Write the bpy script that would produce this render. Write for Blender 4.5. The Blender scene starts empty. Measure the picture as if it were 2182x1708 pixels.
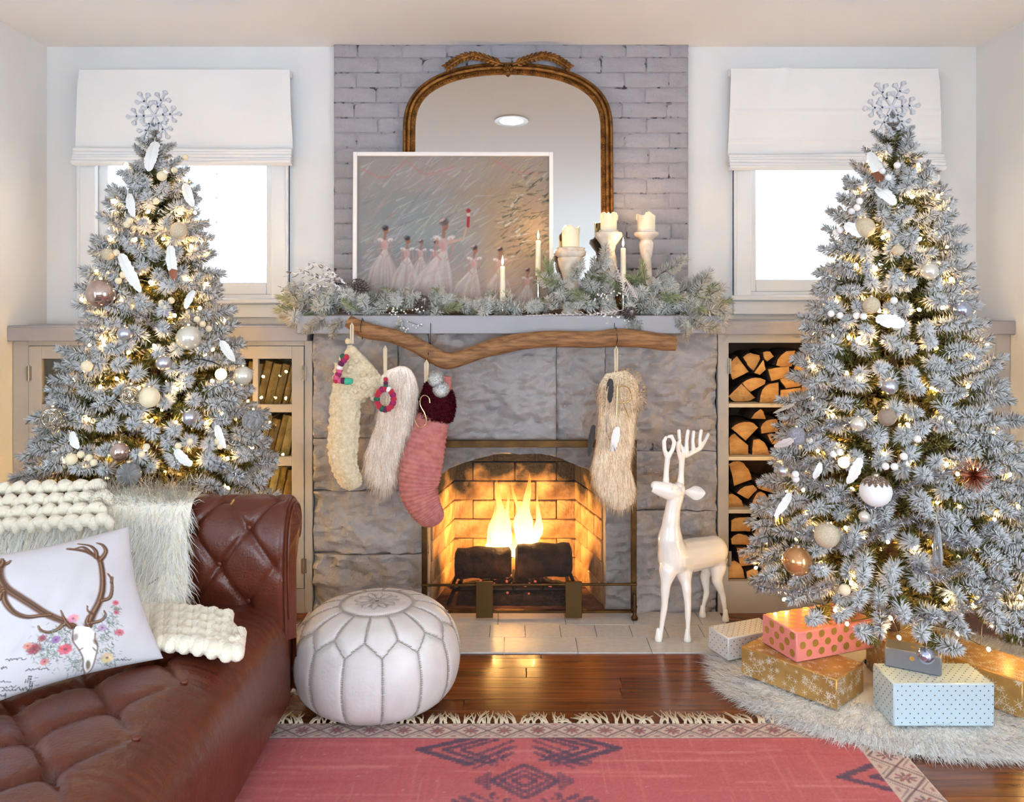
import bpy, bmesh, math, random
import numpy as np
from mathutils import Vector, Matrix, Euler, noise as mnoise

R = random.Random(7)
NR = np.random.default_rng(7)
SC = bpy.context.scene
COL = SC.collection
PI = math.pi

# ------------------------------------------------------------------ camera
EYE = 1.42
cam = bpy.data.cameras.new('camera')
cam.sensor_width = 36.0
cam.sensor_fit = 'HORIZONTAL'
cam.lens = 1750 / 2182 * 36
cam.shift_x = 0.0005
cam.shift_y = -0.0958
cam.clip_end = 200
camo = bpy.data.objects.new('camera', cam)
camo.location = (0, 0, EYE)
camo.rotation_euler = (PI / 2, 0, 0)
COL.objects.link(camo)
SC.camera = camo

# ------------------------------------------------------------------ view, world, daylight
SC.view_settings.view_transform = 'Standard'
SC.view_settings.look = 'None'
SC.view_settings.gamma = 1.0
SC.view_settings.use_curve_mapping = False
SC.view_settings.exposure = -0.62
SC.cycles.use_denoising = True
SC.cycles.max_bounces = 6
SC.cycles.diffuse_bounces = 4
SC.cycles.use_adaptive_sampling = True
SC.cycles.adaptive_threshold = 0.12
SC.cycles.adaptive_min_samples = 12
SC.cycles.sample_clamp_indirect = 4.0
SC.cycles.transparent_max_bounces = 8
SC.cycles.caustics_reflective = False
SC.cycles.caustics_refractive = False
wd = bpy.data.worlds.new('daylight')
wd.use_nodes = True
wd.node_tree.nodes['Background'].inputs[0].default_value = (0.82, 0.9, 1.0, 1)
wd.node_tree.nodes['Background'].inputs[1].default_value = 4.5
SC.world = wd


def area_light(name, loc, rot, sx, sy, power, col):
    l = bpy.data.lights.new(name, 'AREA')
    l.shape = 'RECTANGLE'
    l.size, l.size_y = sx, sy
    l.energy = power
    l.color = col
    o = bpy.data.objects.new(name, l)
    o.location = loc
    o.rotation_euler = rot
    COL.objects.link(o)
    return o


# daylight entering through the wide window of the wall behind the viewer
area_light('rear_window_daylight', (0.0, -4.34, 1.15), (PI / 2, 0, 0), 3.9, 1.6, 275, (0.73, 0.865, 1.0))
# unseen fill panels added on the solid side walls to brighten the ceiling
area_light('side_fill_light', (2.275, 0.3, 0.98), (0, PI / 2, 0), 1.74, 1.76, 112, (0.73, 0.865, 1.0))
area_light('side_fill_light', (-2.275, 0.3, 0.98), (0, -PI / 2, 0), 1.74, 1.76, 78, (0.73, 0.865, 1.0))


# ------------------------------------------------------------------ helpers
def P(px, py, Y):
    """photograph direction (2182x1708 frame) at depth Y metres -> a point of the room"""
    return Vector(((px - 1090) / 1750 * Y, Y, EYE - (py - 645) / 1750 * Y))


def C(r, g, b, a=1.0):
    f = lambda c: (c / 255 / 12.92) if c / 255 <= 0.04045 else ((c / 255 + 0.055) / 1.055) ** 2.4
    return (f(r), f(g), f(b), a)


MATS = {}


def mat(name, col, rough=0.5, metal=0.0, col2=None, vs=6.0, vdet=4, bump=0.0, bs=60.0, bdet=6, sss=0.0, coat=0.0,
        sheen=0.0, emit=None, es=0.0, attr=None, trans=0.0, rnd=0.0, vmap=(1, 1, 1), ior=1.45, alpha=1.0, band=(0.35, 0.65)):
    if name in MATS:
        return MATS[name]
    m = bpy.data.materials.new(name)
    m.use_nodes = True
    nt = m.node_tree
    N, L = nt.nodes, nt.links
    b = N['Principled BSDF']
    b.inputs['Roughness'].default_value = rough
    b.inputs['Metallic'].default_value = metal
    b.inputs['IOR'].default_value = ior
    b.inputs['Base Color'].default_value = col
    src = None
    tc = None
    if attr or col2 or bump or rnd:
        tc = N.new('ShaderNodeTexCoord')
    if attr:
        a = N.new('ShaderNodeAttribute')
        a.attribute_name = attr
        src = a.outputs['Color']
    if col2:
        mp = N.new('ShaderNodeMapping')
        mp.inputs['Scale'].default_value = vmap
        L.new(tc.outputs['Object'], mp.inputs[0])
        nz = N.new('ShaderNodeTexNoise')
        nz.inputs['Scale'].default_value = vs
        nz.inputs['Detail'].default_value = vdet
        L.new(mp.outputs[0], nz.inputs['Vector'])
        mr = N.new('ShaderNodeMapRange')
        mr.inputs[1].default_value, mr.inputs[2].default_value = band
        L.new(nz.outputs[0], mr.inputs[0])
        mx = N.new('ShaderNodeMix')
        mx.data_type = 'RGBA'
        L.new(mr.outputs[0], mx.inputs[0])
        mx.inputs[6].default_value = col
        mx.inputs[7].default_value = col2
        if src is not None:
            mx.blend_type = 'MULTIPLY'
            L.new(src, mx.inputs[6])
        src = mx.outputs[2]
    if rnd:
        oi = N.new('ShaderNodeObjectInfo')
        mr = N.new('ShaderNodeMapRange')
        mr.inputs[3].default_value, mr.inputs[4].default_value = 1 - rnd, 1 + rnd
        L.new(oi.outputs['Random'], mr.inputs[0])
        hs = N.new('ShaderNodeHueSaturation')
        L.new(mr.outputs[0], hs.inputs['Value'])
        if src is not None:
            L.new(src, hs.inputs['Color'])
        else:
            hs.inputs['Color'].default_value = col
        src = hs.outputs[0]
    if src is not None:
        L.new(src, b.inputs['Base Color'])
    if bump:
        nz = N.new('ShaderNodeTexNoise')
        nz.inputs['Scale'].default_value = bs
        nz.inputs['Detail'].default_value = bdet
        mp = N.new('ShaderNodeMapping')
        mp.inputs['Scale'].default_value = vmap
        L.new(tc.outputs['Object'], mp.inputs[0])
        L.new(mp.outputs[0], nz.inputs['Vector'])
        bp = N.new('ShaderNodeBump')
        bp.inputs['Strength'].default_value = bump
        bp.inputs['Distance'].default_value = 0.01
        L.new(nz.outputs[0], bp.inputs['Height'])
        L.new(bp.outputs[0], b.inputs['Normal'])
    if sss:
        b.inputs['Subsurface Weight'].default_value = sss
        b.inputs['Subsurface Radius'].default_value = (0.03, 0.02, 0.01)
    if coat:
        b.inputs['Coat Weight'].default_value = coat
        b.inputs['Coat Roughness'].default_value = 0.08
    if sheen:
        b.inputs['Sheen Weight'].default_value = sheen
    if trans:
        b.inputs['Transmission Weight'].default_value = trans
    if emit:
        b.inputs['Emission Color'].default_value = emit
        b.inputs['Emission Strength'].default_value = es
    if alpha < 1:
        b.inputs['Alpha'].default_value = alpha
    MATS[name] = m
    return m


def clear_pane_mat(name, tint, gloss=0.1):
    """window and cabinet glass: straight-through light with a mirror-like film"""
    m = bpy.data.materials.new(name)
    m.use_nodes = True
    nt = m.node_tree
    nt.nodes.remove(nt.nodes['Principled BSDF'])
    t = nt.nodes.new('ShaderNodeBsdfTransparent')
    t.inputs[0].default_value = tint
    g = nt.nodes.new('ShaderNodeBsdfGlossy')
    g.inputs['Roughness'].default_value = 0.02
    mx = nt.nodes.new('ShaderNodeMixShader')
    mx.inputs[0].default_value = gloss
    nt.links.new(t.outputs[0], mx.inputs[1])
    nt.links.new(g.outputs[0], mx.inputs[2])
    nt.links.new(mx.outputs[0], nt.nodes['Material Output'].inputs[0])
    return m


def fur_mat(name, tr=0.5, thin=0.0):
    """hair: reflects and lets light through; colour from the strands' own colour"""
    m = bpy.data.materials.new(name)
    m.use_nodes = True
    nt = m.node_tree
    nt.nodes.remove(nt.nodes['Principled BSDF'])
    a = nt.nodes.new('ShaderNodeAttribute')
    a.attribute_name = 'Col'
    d = nt.nodes.new('ShaderNodeBsdfDiffuse')
    t = nt.nodes.new('ShaderNodeBsdfTranslucent')
    mx = nt.nodes.new('ShaderNodeMixShader')
    mx.inputs[0].default_value = tr
    nt.links.new(a.outputs['Color'], d.inputs[0])
    nt.links.new(a.outputs['Color'], t.inputs[0])
    nt.links.new(d.outputs[0], mx.inputs[1])
    nt.links.new(t.outputs[0], mx.inputs[2])
    out = mx.outputs[0]
    if thin:
        # a ribbon stands for a lock of much finer hairs with gaps between them
        tp = nt.nodes.new('ShaderNodeBsdfTransparent')
        m2 = nt.nodes.new('ShaderNodeMixShader')
        m2.inputs[0].default_value = thin
        nt.links.new(out, m2.inputs[1])
        nt.links.new(tp.outputs[0], m2.inputs[2])
        out = m2.outputs[0]
    nt.links.new(out, nt.nodes['Material Output'].inputs[0])
    return m


class MB:
    """collects shapes in room coordinates for one mesh"""

    def __init__(s):
        s.v, s.f, s.m = [], [], []

    def add(s, verts, faces, mi=0):
        o = len(s.v)
        s.v.extend(tuple(p) for p in verts)
        s.f.extend(tuple(i + o for i in f) for f in faces)
        s.m.extend([mi] * len(faces))
        return s

    def box(s, c, d, mi=0, rot=None, bev=0.0):
        hx, hy, hz = d[0] / 2, d[1] / 2, d[2] / 2
        c = Vector(c)
        if bev:
            bm = bmesh.new()
            bmesh.ops.create_cube(bm, size=1.0)
            for v in bm.verts:
                v.co = Vector((v.co.x * d[0], v.co.y * d[1], v.co.z * d[2]))
            bmesh.ops.bevel(bm, geom=list(bm.edges), offset=bev, segments=1, profile=0.5, affect='EDGES')
            bm.verts.index_update()
            vs = [v.co.copy() for v in bm.verts]
            fs = [[v.index for v in f.verts] for f in bm.faces]
            bm.free()
        else:
            vs = [Vector((x, y, z)) for x in (-hx, hx) for y in (-hy, hy) for z in (-hz, hz)]
            fs = [(0, 1, 3, 2), (4, 6, 7, 5), (0, 4, 5, 1), (2, 3, 7, 6), (0, 2, 6, 4), (1, 5, 7, 3)]
        if rot is not None:
            vs = [rot @ v for v in vs]
        return s.add([v + c for v in vs], fs, mi)

    def span(s, x0, x1, y0, y1, z0, z1, mi=0, bev=0.0):
        return s.box(((x0 + x1) / 2, (y0 + y1) / 2, (z0 + z1) / 2), (abs(x1 - x0), abs(y1 - y0), abs(z1 - z0)), mi, None, bev)

    def tube(s, pts, rad, seg=8, mi=0, cap=True, closed=False):
        pts = [Vector(p) for p in pts]
        n = len(pts)
        if not hasattr(rad, '__len__'):
            rad = [rad] * n
        vs, fs = [], []
        up = None
        for i, p in enumerate(pts):
            if closed:
                t = pts[(i + 1) % n] - pts[i - 1]
            else:
                t = pts[min(i + 1, n - 1)] - pts[max(i - 1, 0)]
            t.normalize()
            if up is None:
                up = t.orthogonal().normalized()
            a = (up - t * up.dot(t))
            a = a.normalized() if a.length > 1e-6 else t.orthogonal().normalized()
            up = a
            b = t.cross(a)
            for k in range(seg):
                g = 2 * PI * k / seg
                vs.append(p + (a * math.cos(g) + b * math.sin(g)) * rad[i])
        for i in range(n if closed else n - 1):
            j = (i + 1) % n
            for k in range(seg):
                k2 = (k + 1) % seg
                fs.append((i * seg + k, i * seg + k2, j * seg + k2, j * seg + k))
        if cap and not closed:
            fs.append(tuple(range(seg))[::-1])
            fs.append(tuple((n - 1) * seg + k for k in range(seg)))
        return s.add(vs, fs, mi)

    def etube(s, path, seg=20, mi=0, cap=True, bumpf=None):
        """path: [(point, half width in the XZ plane, half depth in Y)]"""
        vs, fs = [], []
        n = len(path)
        for i, (p, hw, hd) in enumerate(path):
            t = Vector(path[min(i + 1, n - 1)][0]) - Vector(path[max(i - 1, 0)][0])
            t.y = 0
            t.normalize()
            sd = Vector((t.z, 0, -t.x))
            for k in range(seg):
                g = 2 * PI * k / seg
                q = 1.0 if bumpf is None else bumpf(i / (n - 1), k / seg)
                vs.append(Vector(p) + sd * math.cos(g) * hw * q + Vector((0, 1, 0)) * math.sin(g) * hd * q)
        for i in range(n - 1):
            for k in range(seg):
                k2 = (k + 1) % seg
                fs.append((i * seg + k, i * seg + k2, (i + 1) * seg + k2, (i + 1) * seg + k))
        if cap:
            fs.append(tuple(range(seg))[::-1])
            fs.append(tuple((n - 1) * seg + k for k in range(seg)))
        return s.add(vs, fs, mi)

    def lathe(s, prof, c, seg=24, mi=0, rim=None):
        c = Vector(c)
        vs, fs = [], []
        n = len(prof)
        for i, (r, z) in enumerate(prof):
            for k in range(seg):
                g = 2 * PI * k / seg
                dz = rim(i, g) if rim else 0
                vs.append(c + Vector((r * math.cos(g), r * math.sin(g), z + dz)))
        for i in range(n - 1):
            for k in range(seg):
                k2 = (k + 1) % seg
                fs.append((i * seg + k, i * seg + k2, (i + 1) * seg + k2, (i + 1) * seg + k))
        fs.append(tuple(range(seg))[::-1])
        fs.append(tuple((n - 1) * seg + k for k in range(seg)))
        return s.add(vs, fs, mi)

    def ball(s, c, r, seg=16, rings=10, mi=0, sc=(1, 1, 1), rot=None, nz=0.0, nsc=3.0):
        c = Vector(c)
        vs = [Vector((0, 0, -1))]
        for i in range(1, rings):
            a = PI * i / rings
            for k in range(seg):
                g = 2 * PI * k / seg
                vs.append(Vector((math.sin(a) * math.cos(g), math.sin(a) * math.sin(g), -math.cos(a))))
        vs.append(Vector((0, 0, 1)))
        out = []
        for v in vs:
            q = r * (1 + (nz * mnoise.noise(v * nsc + c * 9) if nz else 0))
            w = Vector((v.x * sc[0], v.y * sc[1], v.z * sc[2])) * q
            if rot is not None:
                w = rot @ w
            out.append(w + c)
        fs = []
        top = len(vs) - 1
        for k in range(seg):
            k2 = (k + 1) % seg
            fs.append((0, 1 + k2, 1 + k))
            fs.append((top, 1 + (rings - 2) * seg + k, 1 + (rings - 2) * seg + k2))
        for i in range(rings - 2):
            for k in range(seg):
                k2 = (k + 1) % seg
                a = 1 + i * seg
                fs.append((a + k, a + k2, a + seg + k2, a + seg + k))
        return s.add(out, fs, mi)

    def plate(s, poly, y0, y1, mi=0, mi_side=None, bev=0.0):
        """polygon [(x, z)] extruded from y0 (front) to y1; bev rounds the front rim"""
        n = len(poly)
        area = sum(poly[i][0] * poly[(i + 1) % n][1] - poly[(i + 1) % n][0] * poly[i][1] for i in range(n))
        if area < 0:
            poly = poly[::-1]
        cx = sum(p[0] for p in poly) / n
        cz = sum(p[1] for p in poly) / n
        rings = []
        if bev:
            rad = max(math.hypot(p[0] - cx, p[1] - cz) for p in poly)
            k = max(0.2, 1 - bev / rad)
            rings.append([(cx + (x - cx) * k, y0, cz + (z - cz) * k) for x, z in poly])
            rings.append([(x, y0 + bev, z) for x, z in poly])
        else:
            rings.append([(x, y0, z) for x, z in poly])
        rings.append([(x, y1, z) for x, z in poly])
        vs = [p for r in rings for p in r]
        o = len(s.v)
        s.v.extend(vs)
        ms = mi if mi_side is None else mi_side
        s.f.append(tuple(o + i for i in range(n)))
        s.m.append(mi)
        for r in range(len(rings) - 1):
            for i in range(n):
                j = (i + 1) % n
                s.f.append((o + r * n + j, o + r * n + i, o + (r + 1) * n + i, o + (r + 1) * n + j))
                s.m.append(ms)
        s.f.append(tuple(o + (len(rings) - 1) * n + i for i in reversed(range(n))))
        s.m.append(ms)
        return s

    def grid(s, fn, nu, nv, mi=0, closed_u=False):
        """fn(u, v) -> point; u along columns, v along rows"""
        vs = [fn(i / (nu if closed_u else nu - 1), j / (nv - 1)) for j in range(nv) for i in range(nu)]
        fs = []
        for j in range(nv - 1):
            for i in range(nu if closed_u else nu - 1):
                i2 = (i + 1) % nu
                fs.append((j * nu + i, j * nu + i2, (j + 1) * nu + i2, (j + 1) * nu + i))
        return s.add(vs, fs, mi)


WL = {}


def new_mesh(name, verts, faces, mats, midx=None, smooth=40, col=None):
    me = bpy.data.meshes.new(name)
    verts = np.asarray(verts, dtype=np.float32)
    if isinstance(faces, np.ndarray):
        nf, k = faces.shape
        loops = faces.astype(np.int32).ravel()
        starts = np.arange(0, nf * k, k, dtype=np.int32)
    else:
        nf = len(faces)
        lens = np.fromiter((len(f) for f in faces), dtype=np.int32, count=nf)
        loops = np.fromiter((i for f in faces for i in f), dtype=np.int32)
        starts = np.concatenate([[0], np.cumsum(lens)[:-1]]).astype(np.int32)
    me.vertices.add(len(verts))
    me.vertices.foreach_set('co', verts.ravel())
    me.loops.add(len(loops))
    me.loops.foreach_set('vertex_index', loops)
    me.polygons.add(nf)
    me.polygons.foreach_set('loop_start', starts)
    if midx is not None and len(set(midx)) > 1:
        me.polygons.foreach_set('material_index', np.asarray(midx, dtype=np.int32))
    me.update(calc_edges=True)
    if smooth:
        me.shade_smooth()
        if smooth < 180:
            me.set_sharp_from_angle(angle=math.radians(smooth))
    for m in (mats if isinstance(mats, (list, tuple)) else [mats]):
        me.materials.append(m)
    if col is not None:
        a = me.color_attributes.new('Col', 'FLOAT_COLOR', 'POINT')
        col = np.asarray(col, dtype=np.float32)
        if col.shape[1] == 3:
            col = np.hstack([col, np.ones((len(col), 1), np.float32)])
        a.data.foreach_set('color', col.ravel())
    return me


def put(name, me, parent=None, loc=(0, 0, 0)):
    o = bpy.data.objects.new(name, me)
    COL.objects.link(o)
    if parent is not None:
        o.parent = parent
    o.location = loc
    return o


def build(name, mb, mats, parent=None, origin=None, smooth=40, col=None, kind=None):
    v = np.asarray(mb.v, dtype=np.float64)
    if parent is not None:
        base = WL[parent.name]
        o = put(name, new_mesh(name, v - np.array(base), mb.f, mats, mb.m, smooth, col), parent)
    else:
        if origin is None:
            lo, hi = v.min(axis=0), v.max(axis=0)
            origin = ((lo[0] + hi[0]) / 2, (lo[1] + hi[1]) / 2, lo[2])
        base = Vector(origin)
        o = put(name, new_mesh(name, v - np.array(base), mb.f, mats, mb.m, smooth, col), None, base)
    WL[o.name] = Vector(base)
    if kind:
        o['kind'] = kind
    return o


def tag(o, label, cat, group=None, kind=None):
    o['label'] = label
    o['category'] = cat
    if group:
        o['group'] = group
    if kind:
        o['kind'] = kind
    return o


def thing(name, loc, label, cat, group=None, kind=None):
    o = bpy.data.objects.new(name, None)
    COL.objects.link(o)
    o.location = loc
    o.empty_display_size = 0.05
    WL[o.name] = Vector(loc)
    return tag(o, label, cat, group, kind)


def structure(o, label=None):
    o['kind'] = 'structure'
    if label:
        o['label'] = label
    return o


def fur(name, pts, nrm, length, comb, mats, parent, width=0.002, lift=0.5, jit=0.35, col=None, curl=0.0, seed=1):
    """strands rooted on pts; comb = direction they lie in (vector or array); one loose mass"""
    g = np.random.default_rng(seed)
    pts = np.asarray(pts, float)
    nrm = np.asarray(nrm, float)
    n = len(pts)
    comb = np.broadcast_to(np.asarray(comb, float), (n, 3))
    ln = length * g.uniform(0.6, 1.25, n)[:, None]
    d0 = nrm * (lift * 0.75 + 0.02) + comb * 0.8 + g.normal(0, jit * 0.8, (n, 3))
    d0 /= np.linalg.norm(d0, axis=1)[:, None]
    d1 = nrm * lift * 0.35 + comb * 1.0 + g.normal(0, jit, (n, 3))
    d1 /= np.linalg.norm(d1, axis=1)[:, None]
    side = np.cross(d0, nrm + g.normal(0, 0.4, (n, 3)))   # strands lie flat to the hide
    side /= np.linalg.norm(side, axis=1)[:, None] + 1e-9
    w = width * g.uniform(0.7, 1.3, n)[:, None]
    mid = pts + d0 * ln * 0.5
    tip = mid + d1 * ln * 0.5 + side * curl * ln * g.uniform(-1, 1, n)[:, None]
    V = np.stack([pts - side * w, pts + side * w, mid - side * w * 0.8, mid + side * w * 0.8, tip], axis=1).reshape(-1, 3)
    b = np.arange(n)[:, None] * 5
    F = np.concatenate([b + [0, 1, 3], b + [0, 3, 2], b + [2, 3, 4]])
    cc = None
    if col is not None:
        c = np.asarray(col, float)
        if c.ndim == 1:
            c = np.broadcast_to(c, (n, len(c)))
        c = c[:, :3] * g.uniform(0.9, 1.12, n)[:, None]
        cc = np.repeat(c, 5, axis=0).clip(0, 0.97)
    base = np.array(WL[parent.name])
    me = new_mesh(name, V - base, F, mats, None, 180, cc)
    vn = nrm * 0.8 + g.normal(0, 0.25, (n, 3))
    vn /= np.linalg.norm(vn, axis=1)[:, None]
    me.normals_split_custom_set_from_vertices(np.repeat(vn, 5, axis=0).tolist())
    o = put(name, me, parent)
    o['kind'] = 'stuff'
    WL[o.name] = WL[parent.name]
    return o


def mesh_samples(mb, n, seed=3, keep=None):
    """random points and normals on the faces collected in mb"""
    g = np.random.default_rng(seed)
    v = np.asarray(mb.v, float)
    tr = []
    for f in mb.f:
        for k in range(1, len(f) - 1):
            tr.append((f[0], f[k], f[k + 1]))
    tr = np.asarray(tr)
    a, b, c = v[tr[:, 0]], v[tr[:, 1]], v[tr[:, 2]]
    cr = np.cross(b - a, c - a)
    ar = np.linalg.norm(cr, axis=1)
    idx = g.choice(len(tr), n, p=ar / ar.sum())
    r1, r2 = np.sqrt(g.random(n))[:, None], g.random(n)[:, None]
    p = a[idx] * (1 - r1) + b[idx] * r1 * (1 - r2) + c[idx] * r1 * r2
    nn = cr[idx] / (ar[idx][:, None] + 1e-12)
    if keep is not None:
        k = keep(p, nn)
        p, nn = p[k], nn[k]
    return p, nn


def smooth_path(pts, n):
    """Catmull-Rom through pts (tuples of any length) -> n samples"""
    p = np.asarray([tuple(q) for q in pts], float)
    p = np.vstack([2 * p[0] - p[1], p, 2 * p[-1] - p[-2]])
    m = len(p) - 3
    out = []
    for i in range(n):
        t = i / (n - 1) * m
        k = min(int(t), m - 1)
        u = t - k
        a, b, c, d = p[k], p[k + 1], p[k + 2], p[k + 3]
        out.append(0.5 * (2 * b + (c - a) * u + (2 * a - 5 * b + 4 * c - d) * u * u + (3 * b - a - 3 * c + d) * u ** 3))
    return out


class Canvas:
    """colour field over a w x h rectangle of units, sampled on an nx x ny lattice (row 0 is y = 0)"""

    def __init__(s, w, h, nx, ny, col):
        s.w, s.h, s.nx, s.ny = w, h, nx, ny
        s.a = np.empty((ny, nx, 3))
        s.a[:] = np.array(col[:3])
        s.X, s.Y = np.meshgrid(np.linspace(0, w, nx), np.linspace(0, h, ny))

    def win(s, x0, x1, y0, y1):
        i0 = max(0, int(x0 / s.w * (s.nx - 1)))
        i1 = min(s.nx, int(x1 / s.w * (s.nx - 1)) + 2)
        j0 = max(0, int(y0 / s.h * (s.ny - 1)))
        j1 = min(s.ny, int(y1 / s.h * (s.ny - 1)) + 2)
        if i1 <= i0 or j1 <= j0:
            return None
        return slice(j0, j1), slice(i0, i1)

    def mixin(s, w, k, col):
        k = np.clip(k, 0, 1)[..., None]
        s.a[w] = s.a[w] * (1 - k) + np.array(col[:3]) * k

    def blob(s, cx, cy, rx, ry, col, al=1.0, ang=0.0, soft=0.5):
        r = max(rx, ry) * 1.3
        w = s.win(cx - r, cx + r, cy - r, cy + r)
        if w is None:
            return
        dx, dy = s.X[w] - cx, s.Y[w] - cy
        ca, sa = math.cos(ang), math.sin(ang)
        d = np.sqrt(((dx * ca + dy * sa) / rx) ** 2 + ((-dx * sa + dy * ca) / ry) ** 2)
        s.mixin(w, al * np.clip((1 + soft * 0.3 - d) / max(soft, 1e-3), 0, 1), col)

    def stroke(s, pts, wid, col, al=1.0, soft=0.4):
        if not hasattr(wid, '__len__'):
            wid = [wid] * len(pts)
        m = max(wid) * 1.5
        xs, ys = [p[0] for p in pts], [p[1] for p in pts]
        w = s.win(min(xs) - m, max(xs) + m, min(ys) - m, max(ys) + m)
        if w is None:
            return
        X, Y = s.X[w], s.Y[w]
        k = np.zeros_like(X)
        for i in range(len(pts) - 1):
            ax, ay, bx, by = *pts[i], *pts[i + 1]
            dx, dy = bx - ax, by - ay
            t = np.clip(((X - ax) * dx + (Y - ay) * dy) / (dx * dx + dy * dy + 1e-12), 0, 1)
            d = np.hypot(X - ax - t * dx, Y - ay - t * dy)
            ww = wid[i] + (wid[i + 1] - wid[i]) * t
            k = np.maximum(k, np.clip((ww * (1 + soft * 0.3) - d) / (ww * soft + 1e-9), 0, 1))
        s.mixin(w, al * k, col)

    def poly(s, pts, col, al=1.0):
        xs, ys = [p[0] for p in pts], [p[1] for p in pts]
        w = s.win(min(xs), max(xs), min(ys), max(ys))
        if w is None:
            return
        X, Y = s.X[w], s.Y[w]
        ins = np.zeros(X.shape, bool)
        n = len(pts)
        for i in range(n):
            (ax, ay), (bx, by) = pts[i], pts[(i + 1) % n]
            if ay == by:
                continue
            ins ^= ((ay > Y) != (by > Y)) & (X < (bx - ax) * (Y - ay) / (by - ay) + ax)
        s.mixin(w, ins * al, col)

# ------------------------------------------------------------------ materials of the setting
m_wall = mat('white_wall_paint', C(226, 226, 226), 0.75, col2=C(220, 221, 222), vs=2)
m_ceil = mat('ceiling_paint', C(243, 242, 241), 0.85)
m_trim = mat('white_trim_gloss', C(228, 230, 232), 0.35)
m_grey = mat('grey_cabinet_paint', C(176, 170, 163), 0.45, col2=C(170, 164, 158), vs=5)
m_greytop = mat('mauve_grey_mantel_paint', C(160, 156, 160), 0.42, col2=C(153, 149, 152), vs=4)
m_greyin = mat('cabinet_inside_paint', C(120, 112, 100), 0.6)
m_brick = mat('mauve_grey_brick_paint', C(160, 156, 161), 0.5, col2=C(148, 144, 149), vs=9, bump=0.35, bs=70, rnd=0.05)
m_mortar = mat('painted_mortar', C(146, 142, 147), 0.7, col2=C(58, 54, 58), vs=26, vdet=8, band=(0.56, 0.66), bump=0.6, bs=50)
m_stone = mat('grey_painted_stone', C(166, 160, 157), 0.5, col2=C(148, 142, 140), vs=4, bump=0.5, bs=55, bdet=8)
m_hearth = mat('pale_hearth_tile_paint', C(200, 196, 190), 0.32, col2=C(188, 184, 178), vs=7, rnd=0.03)
m_grout = mat('hearth_grout', C(150, 146, 142), 0.8)
m_pane = clear_pane_mat('window_glass', (0.97, 0.99, 1, 1), 0.06)
m_cabglass = clear_pane_mat('cabinet_glass', (0.92, 0.93, 0.88, 1), 0.11)
m_wood = None

RX, RYB, RYF, RZ = 2.285, 4.04, -4.4, 2.678


def plank_mat():
    m = mat('dark_red_brown_floorboard', C(126, 68, 32), 0.24, col2=C(90, 45, 20), vs=3.0, vdet=8, vmap=(1.5, 16, 1), rnd=0.28, coat=0.2)
    return m


# floor: boards run along X; a sub-floor shows in the gaps
fl = MB().span(-RX - 0.1, RX + 0.1, RYF - 0.1, RYB + 0.1, -0.06, -0.012).span(-RX, RX, RYF, -0.52, -0.0121, 0.0)
floor = structure(build('floor', fl, mat('dark_subfloor_wood', C(40, 20, 11), 0.7), origin=(0, 1, -0.06)), 'dark red-brown hardwood floor of narrow boards')
PW = 0.0835
pm = plank_mat()
rows = int((RYB - RYF) / PW)
planks = {}
for r in range(rows):
    y = RYF + (r + 0.5) * PW
    if y > 3.80:
        break
    if y < -0.5:
        continue
    cuts = [-RX]
    x = -RX + R.uniform(0.5, 1.6)
    while x < RX - 0.3:
        cuts.append(x)
        x += R.uniform(1.2, 2.2)
    cuts.append(RX)
    for a, b in zip(cuts, cuts[1:]):
        key = round(b - a, 1)
        ln = b - a - 0.0015
        if y > 3.33:
            if a > -0.93 and b < 0.95:
                continue
        o = put('floorboard', None, floor) if False else None
        k = (key,)
        if k not in planks:
            planks[k] = new_mesh('floorboard', *(lambda mb: (mb.v, mb.f))(MB().box((0, 0, 0), (1, PW - 0.0012, 0.0118), bev=0.0008)), pm, None, 40)
        o = bpy.data.objects.new('floorboard', planks[k])
        COL.objects.link(o)
        o.parent = floor
        o.location = Vector(((a + b) / 2, y, -0.006)) - WL[floor.name]
        o.scale = (ln, 1, 1)

# walls
wl = MB().span(-RX - 0.12, -RX, RYF - 0.12, RYB + 0.12, -0.06, RZ + 0.06)
structure(build('wall_left', wl, m_wall))
wr = MB().span(RX, RX + 0.12, RYF - 0.12, RYB + 0.12, -0.06, RZ + 0.06)
structure(build('wall_right', wr, m_wall))
structure(build('ceiling', MB().span(-RX - 0.12, RX + 0.12, RYF - 0.12, RYB + 0.12, RZ, RZ + 0.1), m_ceil))
wb = MB()
WINS = []
for (x0, x1, a, b, zb) in ((-RX, -0.86, -2.049, -1.165, 1.46), (0.86, RX, 1.162, 2.019, 1.475)):
    zt = 2.44
    wb.span(x0, a, RYB, RYB + 0.12, 0, RZ)
    wb.span(b, x1, RYB, RYB + 0.12, 0, RZ)
    wb.span(a, b, RYB, RYB + 0.12, zt, RZ)
    wb.span(a, b, RYB, RYB + 0.12, 0, zb)
    WINS.append((a, b, zb, zt))
structure(build('wall_back', wb, m_wall))
# wall behind the viewer with its wide window
wv = MB()
wv.span(-RX, -2.0, RYF - 0.12, RYF, 0, RZ).span(2.0, RX, RYF - 0.12, RYF, 0, RZ)
wv.span(-2.0, 2.0, RYF - 0.12, RYF, 0, 0.35).span(-2.0, 2.0, RYF - 0.12, RYF, 2.15, RZ)
structure(build('wall_front', wv, m_wall))
wf = MB()
for x in (-2.0, -0.68, 0.68, 2.0):
    wf.span(x - 0.04, x + 0.04, RYF - 0.02, RYF + 0.03, 0.35, 2.15)
wf.span(-2.04, 2.04, RYF - 0.02, RYF + 0.03, 2.11, 2.19).span(-2.04, 2.04, RYF - 0.021, RYF + 0.05, 0.31, 0.39)
structure(build('window_3', wf, m_trim), 'wide white-framed window in the wall facing the fireplace')

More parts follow.
